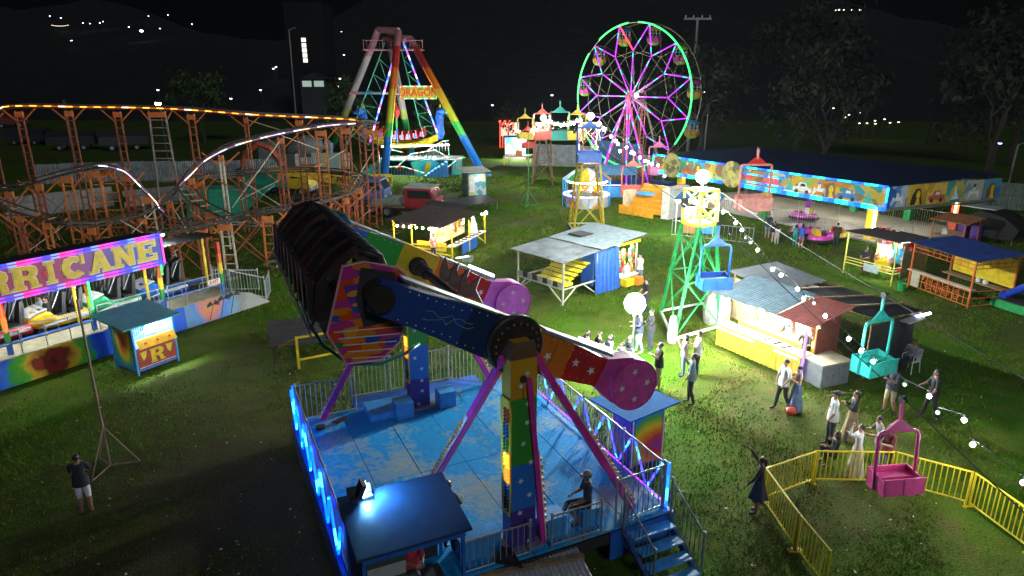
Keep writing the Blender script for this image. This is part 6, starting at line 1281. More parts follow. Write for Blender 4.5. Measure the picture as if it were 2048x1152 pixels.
for x, y in ((0, 0), (BW, 0), (0, BD), (BW, BD)): MB().bx(x - .03, x + .03, y - .03, y + .03, 0, BH).build('post', SKY_B, tb_)
MB().prism([(-.45, -.35, BH + .02), (BW + .15, -.35, BH + .02), (BW + .15, BD + .3, BH + .22), (-.45, BD + .3, BH + .22)], (0, 0, .05)).build('roof', mat('teal_roof', (.02, .26, .30), .45), tb_)
MB().prism([(.05, -.22, 1.05), (BW - .05, -.22, 1.05), (BW - .05, -.02, 1.32), (.05, -.02, 1.32)], (0, -.03, -.03)).build('sloped_counter', mat('amber_board', (.72, .36, .02), .4), tb_)
for k in range(3): MB().prism([(.25 + k * .45, -.165, 1.10), (.25 + k * .45 + .2, -.165, 1.10), (.25 + k * .45 + .1, -.155, 1.22)], (0, -.006, -.004)).build('painted_arch', REDP, tb_)
MB().bx(.05, BW - .05, -.02, -.003, .2, .98).build('front_panel', mat('maroon_board', (.28, .03, .02), .5), tb_); fp = MB().bx(.08, BW - .08, -.024, -.021, .24, .26).build('panel_trim', WHITE, tb_)
for pl in letter('R', BW * .5 - .26, .32, .55, .52): MB().prism([(a, -.022 - .002 * random.random(), b) for a, b in pl], (0, -.012, 0)).build('painted_letter', mat('gold_letter'), tb_)
for s in (-1, 1): MB().prism([(BW * .5 + s * .62, -.022, .82), (BW * .5 + s * .36, -.022, .84), (BW * .5 + s * .42, -.022, .6), (BW * .5 + s * .52, -.022, .5)], (0, -.012, 0)).build('painted_flourish', mat('gold_letter'), tb_)
mb = None
for k in range(19): MB().bx(.06 + k * (BW - .12) / 18 - .008, .06 + k * (BW - .12) / 18 + .008, .0, .016, 1.36, BH - .02).build('window_bar', WHITE, tb_)
for a, b in (((.06, -.004, 1.4), (.9, -.004, 1.75)), ((.06, -.004, 1.7), (.75, -.004, 1.4)), ((.9, -.004, 1.4), (1.5, -.004, 1.8))): MB().bar(a, b, .014).build('window_rod', WHITE, tb_)
MB().bx(.5, 1.05, -.018, -.006, 1.42, 1.9).build('notice', emit('lit_notice', (.95, .97, 1), 5), tb_); MB().tube((.2, .35, 1.9), (1.35, .35, 1.9), .035, n=7).build('tube_light', emit('booth_inside_glow', (.9, .96, 1), 600), tb_)

# ================================================================== swing boat with four rainbow legs
sw = thing('swing_boat_ride', 'swing boat ride on four tall rainbow striped legs', 'fairground ride', (-12.5, 76.3, 0)); SO = Vector((-12.5, 76.3, 0))
rleg = bands('rainbow_leg', 2, [(0, (.01, .16, .55)), (.27, (.03, .42, .05)), (.36, (.5, .5, .02)), (.47, (.65, .4, .02)), (.58, (.7, .16, .01)), (.72, (.5, .03, .02)), (.86, (.55, .22, .24))], 0, 15)
rleg2 = bands('faded_leg', 2, [(0, (.01, .16, .45)), (.15, (.02, .4, .1)), (.35, (.5, .55, .1)), (.42, (.45, .38, .36)), (.8, (.45, .2, .22))], 0, 15)
feet = {'A': (G(652, 322), D(757, 60, 77.2), rleg2), 'B': (G(768, 358), D(797, 62, 75.2), rleg), 'C': (G(968, 352), D(822, 78, 75.6), rleg), 'Dd': (Vector((-11.7, 81.5, 0)), D(778, 74, 77.4), rleg2)}
for k, (a, b, m) in feet.items():
    o = MB().tube(a - SO, b - SO, .42, .36, 14).build('leg', m, sw, smooth=True); MB().lathe([(.8, 0), (.8, .12), (.5, .2)], a - SO, 14).build('foot_plate', SKY_B, o)
    if k in 'BC':
        mb = MB(); d = b - a; n = 64; side = Vector((-.6, -.8, 0)) if k == 'B' else Vector((-.75, -.66, 0)); side = Vector((.7, -.7, 0)) if k == 'B' else side
        for i in range(n): mb.ell(a - SO + d * (.08 + .72 * i / n) + side * .43, .09, 6, 4)
        mb.build('bulb_row', rleg, o)
tops = [feet[k][1] - SO for k in ('A', 'B', 'C', 'Dd')]; TP = mat('faded_pink_steel', (.5, .22, .24), .6)
MB().tube(tops[0], tops[1], .33, n=12).tube(tops[3], tops[2], .33, n=12).build('top_beam', TP, sw); MB().tube((tops[0] + tops[3]) / 2 + Vector((0, 0, -.5)), (tops[1] + tops[2]) / 2 + Vector((0, 0, -.5)), .25, n=12).build('axle', TP, sw)
for s in (-1.9, 2.2): railing(sw, [(s - 1.0, -1.2, 12.6), (s + 1.0, -1.2, 12.6)], .9, .3, TP, single=False, r=.03)
MB().bx(-3.0, 3.2, -1.3, .6, 12.52, 12.6).build('service_deck', TP, sw)
MB().tube(D(700, 186, 77) - SO, D(800, 187, 76) - SO, .14, n=8).build('tie_beam', bands('tie_beam_paint', 0, [(0, (.55, .2, .22)), (.35, (.1, .3, .6)), (.6, (.6, .5, .5))], -6, 0), sw)
# green lattice hangers with blue-violet light strips, carrying the boat
GT = mat('green_lattice', (.04, .30, .16), .5); BV = led('blue_violet_led', [(.05, .08, 1), (.1, .3, 1), (.55, .05, 1), (.7, .7, 1)], .5, 2.6)
def lattice(p0, p1, q0, q1, n):
    p0, p1, q0, q1 = [Vector(v) for v in (p0, p1, q0, q1)]
    MB().tube(p0, p1, .07, n=6).tube(q0, q1, .07, n=6).build('hanger_chord', GT, sw)
    for i in range(1, n):
        a, b = p0.lerp(p1, i / n), q0.lerp(q1, i / n); MB().tube(a, b, .045, n=5).build('hanger_rung', GT, sw); MB().tube(p0.lerp(p1, (i) / n), q0.lerp(q1, (i + 1) / n), .04, n=5).build('hanger_diagonal', GT, sw)
lattice(D(770, 85, 76) - SO, D(690, 300, 76) - SO, D(790, 115, 76) - SO, D(738, 290, 76) - SO, 7); lattice(D(800, 90, 76) - SO, D(848, 280, 77) - SO, D(805, 82, 76) - SO, D(880, 278, 77) - SO, 7)
MB().tube(D(788, 114, 75.8) - SO, D(740, 285, 75.8) - SO, .08, n=6).build('light_strip', BV, sw); MB().tube(D(806, 82, 75.8) - SO, D(878, 275, 76.6) - SO, .08, n=6).build('light_strip', BV, sw)
o = MB().tube(D(791, 205, 75.8) - SO, D(795, 285, 75.8) - SO, .11, n=8).build('king_post', bands('king_post_paint', 2, [(0, (.02, .1, .5)), (.3, (.03, .4, .05)), (.55, (.7, .5, .02)), (.8, (.7, .05, .02))], 3, 8), sw); MB().lathe([(.05, -.8), (.35, -.3), (.35, .1), (.05, .7)], D(793, 222, 75.7) - SO, 8).build('red_lantern', REDP, o)
# boat: along x with raised blue ends
bx = D(735, 290, 77).x + 12.5, D(878, 268, 78).x + 12.5
hull = []; K = 13; NS = 12; Lb = bx[1] - bx[0]
for i in range(NS + 1):
    f = i / NS; x = bx[0] + Lb * f; lift = 2.0 * abs(f - .5) ** 2.2 * 2.2; w = 1.5 * (1 - abs(2 * f - 1) ** 3 * .7)
    hull += [(x, .8 - w + (2 * w) * k / (K - 1), 2.2 + lift + .75 * (abs(2 * k / (K - 1) - 1) ** 2.5)) for k in range(K)]
MB().add(hull, [(i * K + k, i * K + k + 1, (i + 1) * K + k + 1, (i + 1) * K + k) for i in range(NS) for k in range(K - 1)]).build('hull', YEL, sw, smooth=True)
for k in range(8):
    x = bx[0] + Lb * (.14 + k * .095); zz = 3.5 + 2.2 * 2 * abs((.14 + k * .095) - .5) ** 2.2; s_ = MB().box((x, .8, zz + .25), (.14, 2.5, .9), rot=Matrix.Rotation(R(-8), 3, 'Y')).build('seat_back', mat('red_seat', (.65, .02, .02), .4), sw); MB().box((x - .25, .8, zz), (.45, 2.4, .12)).box((x - .1, -.5, zz + .1), (.5, .08, .55)).build('seat_end', mat('red_seat'), s_); MB().bx(x - .25, x + .05, -.56, -.545, zz - .1, zz + .35).build('blue_inset', BLUE, s_)
for s, x in ((-1, bx[0] - .3), (1, bx[1] + .2)):
    o = MB().lathe([(.3, 0), (.55, .6), (.42, 1.4), (.5, 2.2), (.35, 2.9), (.12, 3.3)], (x, .8, 3.3), 10).build('figurehead', BLUE, sw, smooth=True); MB().ell((x + s * .25, .55, 6.3), (.5, .35, .4), 10, 7).ell((x + s * .7, .5, 6.15), (.35, .22, .2), 8, 6).build('dragon_head', BLUE, o, smooth=True)
    MB().prism([(x - .1, .8, 6.6), (x + .1, .8, 7.1), (x + .25, .8, 6.6)], (0, .06, 0)).prism([(x + s * .4, .7, 6.5), (x + s * .5, .7, 6.9), (x + s * .6, .7, 6.45)], (0, .06, 0)).build('horn', YEL, o)
# sign
p = D(837, 185, 74.4) - SO; sgn = MB().box((p.x, p.y, p.z), (3.75, .12, 1.25)).build('sign_board', mat('lime_board', (.45, .45, .02), .5), sw)
text('sign_letters', 'DRAGON', 1.05, mat('red_letter', (.65, .06, .01), .5), sgn, Matrix.Translation((p.x, p.y - .075, p.z - .02)) @ FRONT @ Matrix.Diagonal((.88, 1.05, 1, 1)), .02, .035)
RGL = led('red_green_led', [(1, .05, .03), (.9, 1, .8), (.03, .9, .3), (.7, 1, .9)], .35, 1.5)
MB().path([(p.x + a * 1.87, p.y - .08, p.z + b * .62) for a, b in ((-1, -1), (1, -1), (1, 1), (-1, 1))], .05, 5, closed=True).build('sign_led', RGL, sgn)
# loading platform, stairs, painted front and lit handrails
def SD(px, py, Y): return D(px, py, Y) - SO
MB().prism([SD(770, 322, 72) * 1, SD(905, 320, 72), SD(905, 360, 72), SD(770, 365, 72)], (0, .3, 0)).build('platform_front', splotch('dragon_mural', [(.02, .3, .42), (.03, .42, .3), (.02, .16, .5), (.03, .38, .4), (.5, .45, .05)], .7), sw)
MB().prism([SD(820, 325, 71.9), SD(862, 318, 71.9), SD(895, 335, 71.9), SD(880, 358, 71.9), SD(835, 355, 71.9)], (0, .05, 0)).build('painted_wave', radial('wave_paint', 1.0, 1.4, 2.2, [(0, (.02, .15, .6)), (.4, (.02, .25, .6)), (.6, (.03, .45, .25)), (1, (.02, .3, .4))]), sw)
MB().prism([SD(853, 325, 71.7), SD(862, 324, 71.7), SD(860, 340, 71.7), SD(852, 350, 71.7), SD(848, 345, 71.7)], (0, .04, 0)).build('painted_horn', YEL, sw)
z1 = 1.7; MB().bx(-1.5, 7.2, -4.3, -1.0, z1 - .12, z1).build('platform', mat('grey_deck', (.3, .34, .3), .7), sw)
MB().bx(-1.5, 7.2, -4.3, -4.22, .1, z1 - .13).build('platform_skirt', mat('teal_skirt', (.03, .3, .3), .6), sw)
for k in range(7): MB().bx(3.4 + k * .35, 3.72 + k * .35, -5.9, -4.4, .05, .15 + k * .23).build('stair_tread', mat('blue_stair', (.03, .2, .5), .6), sw)
for k in range(6): MB().bx(-1.4 - k * .35, -1.75 - k * .35, -4.2, -2.4, .05, z1 - .25 - k * .23).build('stair_tread', TEALP, sw)
rails = [[(793, 335), (822, 308), (870, 300), (898, 315)], [(770, 334), (806, 333), (852, 347), (865, 370)], [(884, 363), (888, 340), (917, 317), (930, 315)], [(856, 300), (884, 283), (897, 281)], [(777, 298), (807, 305)], [(896, 287), (898, 310)], [(758, 303), (759, 325)]]
for k, r_ in enumerate(rails):
    Ys = 72.0 - .25 * (k % 3); pts = [SD(x, y, Ys) for x, y in r_]; MB().path(pts, .04, 5).build('rail_led', RGL, sw)
    if k < 4:
        mb = MB()
        for a, b in zip(pts[:-1], pts[1:]):
            n = max(2, int((b - a).length / .3))
            for i in range(n): q = a.lerp(b, i / n); mb.tube(q + Vector((0, .06, -1.0)), q + Vector((0, .06, 0)), .022, n=4)
        mb.build('balusters', STEEL, sw)
MB().tube((-1, -4.5, 3.0), (6, -4.5, 3.2), .03, n=5).build('fluorescent_tube', emit('boat_tube_glow', (.8, 1, .95), 420), sw)
# ================================================================== parked machinery behind the coaster
def wheel_part(t, x, y, r, w=.3, hubm=STEEL):
    o = MB().lathe([(.55 * r, -w / 2), (.9 * r, -w / 2), (r, -w * .35), (r, w * .35), (.9 * r, w / 2), (.55 * r, w / 2)], (x, y, r), 18, Matrix.Rotation(R(90), 3, 'X')).build('tyre', BLACK, t, smooth=True)
    MB().lathe([(.001, -w * .3), (.3 * r, -w * .4), (.56 * r, -w * .42), (.56 * r, w * .42), (.001, w * .3)], (x, y, r), 14, Matrix.Rotation(R(90), 3, 'X')).build('rim', hubm, o)
def cab(t, x0, x1, w, z0, z1, m, slope=.35):
    c = MB().prism([(x0, -w / 2, z0), (x1, -w / 2, z0), (x1, -w / 2, z0 + (z1 - z0) * .5), (x1 - slope, -w / 2, z1), (x0, -w / 2, z1)], (0, w, 0)).build('cab', m, t)
    zc = z0 + (z1 - z0) * .52; MB().prism([(x0 + .25, -w / 2 - .012, zc), (x1 - .2, -w / 2 - .012, zc), (x1 - slope - .12, -w / 2 - .012, z1 - .15), (x0 + .25, -w / 2 - .012, z1 - .15)], (0, .01, 0)).build('side_window', GLASS, c)
    MB().prism([(x1 + .012, -w / 2 + .12, zc + .02), (x1 + .012, w / 2 - .12, zc + .02), (x1 - slope + .02, w / 2 - .15, z1 - .08), (x1 - slope + .02, -w / 2 + .15, z1 - .08)], (.012, 0, .006)).build('windscreen', GLASS, c)
    MB().bx(x1, x1 + .1, -w / 2, w / 2, z0 - .15, z0 + .15).build('bumper', STEEL, c)
    for s in (-1, 1): MB().ell((x1 + .02, s * w * .36, z0 + .3), .11, 8, 5).build('headlight', WHITE, c)
    return c
# red truck
p = G(862, 440); tk = thing('cargo_truck', 'dark red cab truck parked beside the ground level track curve', 'truck', (p.x - .6, p.y + 1.2, 0), R(-12))
MAR = mat('maroon_truck', (.28, .02, .025), .35)
cab(tk, -1.2, 1.15, 1.9, .75, 2.25, MAR); MB().bx(-1.3, .9, -1.0, 1.0, 2.26, 2.34).build('roof_rack', mat('grey_deck'), tk); MB().bx(-4.2, 1.2, -.8, .8, .55, .74).build('chassis', DARK, tk)
MB().bx(-4.2, -1.3, -1.0, 1.0, .76, .9).build('flatbed', WOOD, tk); MB().prism([(-4.0, -.8, .92), (-1.6, -.8, .92), (-1.7, -.8, 1.5), (-3.8, -.8, 1.3)], (0, 1.6, 0)).build('load_planks', GTIN, tk)
for x in (.4, -2.6):
    for y in (-.85, .85): wheel_part(tk, x, y, .45)
# yellow cab truck
p = G(590, 405); tk = thing('tipper_truck', 'small yellow cab truck seen through the coaster supports', 'truck', (p.x, p.y + 3, 0), R(-10))
cab(tk, -.9, .9, 2.0, .8, 2.5, YEL); MB().bx(-5, .9, -.8, .8, .55, .78).build('chassis', DARK, tk); MB().prism([(-5, -1, .9), (-1.1, -1, .9), (-1.1, -1, 1.9), (-5, -1, 1.9)], (0, 2, 0)).build('tipper_body', mat('green_hopper', (.02, .30, .18), .6), tk)
for x in (.2, -3.4):
    for y in (-.85, .85): wheel_part(tk, x, y, .5)
# green hopper
p = G(475, 440); hp_ = thing('hopper_container', 'green steel hopper container standing behind the coaster', 'container', (p.x - 1, p.y + 1, 0), R(6)); GH = mat('green_hopper')
MB().prism([(-2.6, -1, .2), (1.0, -1, .2), (3.2, -1, 2.1), (-2.6, -1, 2.1)], (0, 2, 0)).build('bin', GH, hp_); MB().bx(-2.7, 3.3, -1.1, 1.1, 2.1, 2.25).build('rim', GH, hp_)
for x in (-2.2, -1, .2): MB().bx(x, x + .12, -1.06, -1.0, .2, 2.1).build('rib', GH, hp_)
MB().bx(-2.5, -2.1, -.9, .9, 0, .2).bx(.4, .8, -.9, .9, 0, .2).build('skid', DARK, hp_)
# excavator
p = G(560, 385); ex_ = thing('excavator', 'orange excavator with bent boom behind the coaster helix', 'excavator', (p.x + .6, p.y + 4, 0), R(170)); EO = mat('excavator_orange', (.55, .10, .03), .5)
for y in (-1, 1): MB().path([(-1.6, y, .15), (1.6, y, .15), (1.9, y, .45), (1.6, y, .8), (-1.6, y, .8), (-1.9, y, .45)], .24, 8, closed=True).build('crawler_track', BLACK, ex_)
MB().bx(-1.7, 1.2, -1.1, 1.1, 1.0, 1.9).build('house', EO, ex_); cab(ex_, .0, 1.2, .95, 1.9, 3.0, mat('dark_cab', (.1, .1, .1)))
MB().path([(1.0, .4, 1.7), (2.4, .4, 3.5), (3.6, .4, 3.9), (5.0, .4, 3.0)], .26, 6).build('boom', EO, ex_); MB().path([(5.0, .4, 3.2), (5.6, .4, 1.6)], .2, 6).build('stick', EO, ex_); MB().prism([(5.4, 0, 1.7), (6.1, 0, 1.5), (6.0, 0, .7), (5.3, 0, .8)], (0, .8, 0)).build('bucket', DARK, ex_); MB().tube((1.8, .1, 1.8), (3.0, .1, 3.5), .07, n=8).build('ram', STEEL, ex_)
# crane boom with letters
p = D(650, 352, 52); cr = thing('crane_truck', 'yellow crane boom with black letters behind the coaster helix', 'crane', (p.x, p.y, 0), R(-6)); zz = p.z
MB().prism([(-4.5, 0, zz + .6), (3.6, 0, zz - .35), (3.6, 0, zz - 1.0), (-4.5, 0, zz + .2)], (0, .7, 0)).build('boom', YEL, cr); text('boom_letters', 'T PORT', .62, BLACK, cr, Matrix.Translation((1.4, -.012, zz - .34)) @ Matrix.Rotation(R(6.5), 4, 'Y') @ FRONT, .01, .01)
MB().bx(-3, 4.6, -.4, 1.5, .6, 1.2).build('carrier', DARK, cr); cab(cr, 3.0, 4.8, 2.0, 1.2, 2.7, mat('blue_cab', (.03, .1, .3)))
for x in (-2, -.6, 3.8):
    for y in (-.5, 1.6): wheel_part(cr, x, y, .55)
# mixer truck
p = G(600, 345); mx = thing('mixer_truck', 'pale concrete mixer truck in the dark behind the coaster', 'truck', (p.x - 1, p.y + 2, 0), R(176)); PG = mat('pale_truck', (.15, .16, .165), .5)
cab(mx, 1.6, 3.6, 2.3, 1.0, 3.2, PG); MB().bx(-4.4, 3.6, -.9, .9, .7, 1.0).build('chassis', DARK, mx); MB().lathe([(.3, -2.3), (.95, -1.6), (1.3, -.3), (1.25, .5), (.8, 1.5), (.55, 2.0)], (-1.5, 0, 2.5), 18, Matrix.Rotation(R(-78), 3, 'Y')).build('drum', PG, mx, smooth=True); MB().prism([(-4.3, -.3, 2.9), (-3.6, -.3, 3.5), (-3.4, -.3, 2.6), (-4.2, -.3, 1.6)], (0, .6, 0)).build('chute', STEEL, mx)
for x in (2.6, -1.4, -2.8):
    for y in (-1, 1): wheel_part(mx, x, y, .55)
# board with letters, panels and drums
p = G(757, 400); sbd = thing('yellow_board', 'yellow sign board with dark letters among the coaster supports', 'sign', (p.x, p.y + 2, 0), R(8)); MB().bx(-.9, .9, 0, .08, .8, 1.9).build('board', YEL, sbd); text('board_letters', 'AUTO', .62, BLACK, sbd, Matrix.Translation((-.05, -.012, 1.35)) @ FRONT, .008, .01); posts(sbd, [(-.8, .15), (.8, .15)], .82, WOOD)
for k in range(3): MB().bx(.62, .86, -.012, -.004, 1.08 + k * .22, 1.16 + k * .22).build('printed_line', BLACK, sbd)
for x, y, w, m, lab in ((640, 345, 1.6, mat('tan_panel', (.38, .32, .2)), 'leaning tan panel boards behind the helix'), (668, 345, 1.3, mat('grey_green_panel', (.22, .28, .26)), 'grey green panel leaning behind the helix'), (690, 345, 1.2, mat('tan_panel'), 'narrow tan panel at the helix right end')):
    q = G(x, y); t = thing('leaning_panel', lab, 'panel', (q.x, q.y, 0)); MB().box((0, 0, 1.05), (w, .06, 2.1), rot=Matrix.Rotation(R(-8), 3, 'X')).build('sheet', m, t); MB().box((0, .12, 1.0), (w, .05, .08)).build('batten', WOOD, t)
for k, (x, y) in enumerate(((60, 290), (150, 300), (250, 300), (20, 255))):
    q = G(x, y); t = thing('parked_trailer', ['low covered trailer far left in the dark yard', 'pale covered trailer left of centre in the dark yard', 'covered trailer behind the coaster hill', 'red roofed trailer at the far left edge'][k], 'trailer', (q.x, q.y, 0), R(15 * k))
    MB().bx(-3, 3, -1.2, 1.2, .8, 2.0).build('body', [DARK, mat('dim_grey_paint', (.025, .025, .025)), DARK, mat('dull_red', (.2, .02, .02))][k], t); MB().prism([(-3.1, -1.3, 2.0), (-3.1, 1.3, 2.0), (-3.1, 0, 2.6)], (6.2, 0, 0)).build('cover', [DARK, mat('dim_grey_paint'), DARK, mat('dull_red')][k], t)
    for xx in (-1.5, 1.5):
        for yy in (-1, 1): wheel_part(t, xx, yy, .45)
# low walls of the yard and concrete pieces under the coaster
for a, b, h, lab in (((10, 440), (230, 412), 1.6, 'grey block wall under the coaster hill'), ((250, 415), (380, 400), 1.3, 'grey block wall under the coaster drop')):
    t, L = line_thing('block_wall', lab, 'wall', G(*a), G(*b)); n = int(L / .8)
    for i in range(n):
        for j in range(3): MB().bx(L * i / n + .01 + (j % 2) * .3, L * (i + 1) / n - .01 + (j % 2) * .3, 0, .2, h / 3 * j + .01, h / 3 * (j + 1) - .01).build('concrete_block', CONC, t)
p = G(478, 278); q = G(975, 300)
mc = thing('motorbike', 'parked motorbike by the tin fence near the far tower', 'motorbike', G(1116, 329), R(20))
for x in (-.65, .65): MB().path([(x + .3 * math.cos(a * R(30)), 0, .32 + .3 * math.sin(a * R(30))) for a in range(12)], .06, 6, closed=True).build('wheel', BLACK, mc)
MB().prism([(-.5, -.12, .45), (.4, -.12, .45), (.5, -.12, .8), (.1, -.12, .75), (-.6, -.12, .85)], (0, .24, 0)).build('body', DARK, mc); MB().bar((.5, 0, .4), (.35, 0, 1.05), .05).bar((.35, -.3, 1.05), (.35, .3, 1.05), .04).build('handlebar', STEEL, mc); MB().ell((.55, 0, .85), .12, 8, 6).build('headlamp', WHITE, mc)
# dark roofed shed and steel racks left of the pendulum ride
rk, L = line_thing('deck_stack', 'dark slatted deck stack and yellow frame left of the pendulum ride', 'deck stack', G(545, 735), G(790, 700))
n = 9
for i in range(n): MB().bx(0, 4.0, .3 + i * .33, .58 + i * .33, .62 + .01 * (i % 2), .68 + .01 * (i % 2)).build('deck_plank', DARK, rk)
posts(rk, [(.1, .35), (3.9, .35), (.1, 3.1), (3.9, 3.1)], .62, DARK)
MB().bar((.9, -.6, .05), (.9, -.6, 1.3), .09).bar((.9, -.6, 1.25), (2.6, -.5, 1.3), .07).bar((.9, -.6, 1.2), (.3, -.3, .9), .06).bar((.9, -.6, .4), (2.4, -.5, .45), .06).build('yellow_frame', YEL, rk)
# ================================================================== yellow railed enclosure, lower right
FY = mat('fence_yellow', (.72, .56, .02), .45, wear=.12)
fp = [G(1650, 1180), G(1589, 1101), G(1524, 1003), G(1625, 966), G(1780, 968), G(1935, 1012), G(2062, 1108)]
labs = ['nearest yellow railing panel running out of the bottom edge', 'yellow railing panel left front below the woman with raised arm', 'yellow railing panel left behind the raised arm woman', 'yellow railing panel at the back where people lean', 'yellow railing panel right of the pink gondola', 'yellow railing panel running out of the right edge']
bal = {}
for (a, b), lab in zip(zip(fp[:-1], fp[1:]), labs):
    t, L = line_thing('railing_panel', lab, 'railing', a, b, 'yellow railing panels'); H_ = .95; L -= .05
    MB().tube((.02, 0, H_), (L, 0, H_), .025, n=8).build('top_rail', FY, t); MB().tube((.02, 0, .12), (L, 0, .12), .022, n=8).build('bottom_rail', FY, t)
    for x in (.03, L): MB().tube((x, 0, 0), (x, 0, H_ + .02), .03, n=8).build('post', FY, t); MB().bx(x - .03, x + .03, -.16, .16, 0, .03).build('foot', FY, t)
    if 'b' not in bal: bal['b'] = MB().tube((0, 0, .12), (0, 0, .95), .014, n=6).mesh('baluster'); bal['b'].materials.append(FY)
    n = max(3, int(L / .125))
    for i in range(1, n): o = bpy.data.objects.new('baluster', bal['b']); COL.objects.link(o); o.parent = t; o.location = (.03 + (L - .03) * i / n + random.uniform(-.008, .008), 0, 0); o.rotation_euler = (0, random.uniform(-.012, .012), 0)
# small things on the grass
t = thing('bag', 'red handbag on the grass beside the hugging couple', 'bag', G(1582, 829)); MB().ell((0, 0, .13), (.2, .13, .14), 12, 8).build('body', mat('red_bag', (.6, .08, .05), .4), t, smooth=True); MB().path([(-.1, 0, .22), (-.06, 0, .34), (.06, 0, .34), (.1, 0, .22)], .012, 6).build('strap', mat('red_bag'), t)
def chair(label, loc, rz):
    t = thing('plastic_chair', label, 'chair', loc, rz); W_ = mat('white_plastic', (.75, .75, .72), .35)
    MB().bx(-.22, .22, -.2, .22, .42, .45).build('seat', W_, t); MB().prism([(-.2, -.22, .45), (.2, -.22, .45), (.18, -.32, .85), (-.18, -.32, .85)], (0, .025, 0)).build('backrest', W_, t)
    for x in (-.2, .2):
        for y in (-.2, .2): MB().tube((x, y, .42), (x * 1.15, y * 1.15, 0), .018, n=6).build('leg', W_, t)
        MB().path([(x * 1.05, .2, .44), (x * 1.1, .2, .64), (x * 1.1, -.24, .66)], .016, 6).build('armrest', W_, t)
for i, (x, y, lab) in enumerate([(1752, 1000, None)]): pass
tag(MB().box((0, 0, .02), (.7, .06, .03), .3).box((.3, .1, .045), (.5, .05, .02), -.2).build('loose_plank', WOOD, loc=G(1670, 790)), 'loose broken planks on the grass in front of the grey box', 'plank')

# ================================================================== people
SKIN = [mat('skin_tan', (.40, .22, .13), .5, var=.08, wear=0), mat('skin_brown', (.28, .14, .08), .5, var=.08, wear=0), mat('skin_light', (.52, .32, .21), .5, var=.08, wear=0)]
HAIR = mat('black_hair', (.015, .012, .011), .45, wear=0); EYE = mat('eye_dark', (.02, .015, .012), .2, wear=0); LIP = mat('lip', (.30, .09, .07), .5, wear=0)
SHOE = mat('dark_shoe', (.03, .03, .035), .5, wear=0); SHOEW = mat('white_shoe', (.6, .6, .58), .5, wear=0)
def cloth(name, c): return mat('cloth_' + name, c, .85, var=.22, scale=5, wear=0)
PEOPLE = []
def person(label, loc, face, h=1.65, top=None, bot=None, arms=None, legs='long', sleeve='short', sit=0, stride=0.0, skin=0, hair='short', shoes=None, lean=0, headyaw=0, headup=0, cap=None, skirt=None, group=None, hairm=None):
    PEOPLE.append(dict(label=label, loc=Vector(loc), face=R(face), h=h, top=top, bot=bot, arms=arms or ((8, 6, 12), (8, 6, 12)), legs=legs, sleeve=sleeve, sit=sit, stride=stride, skin=SKIN[skin], hair=hair, shoes=shoes or SHOE, lean=R(lean), headyaw=R(headyaw), headup=R(headup), cap=cap, skirt=skirt, group=group, hairm=hairm))
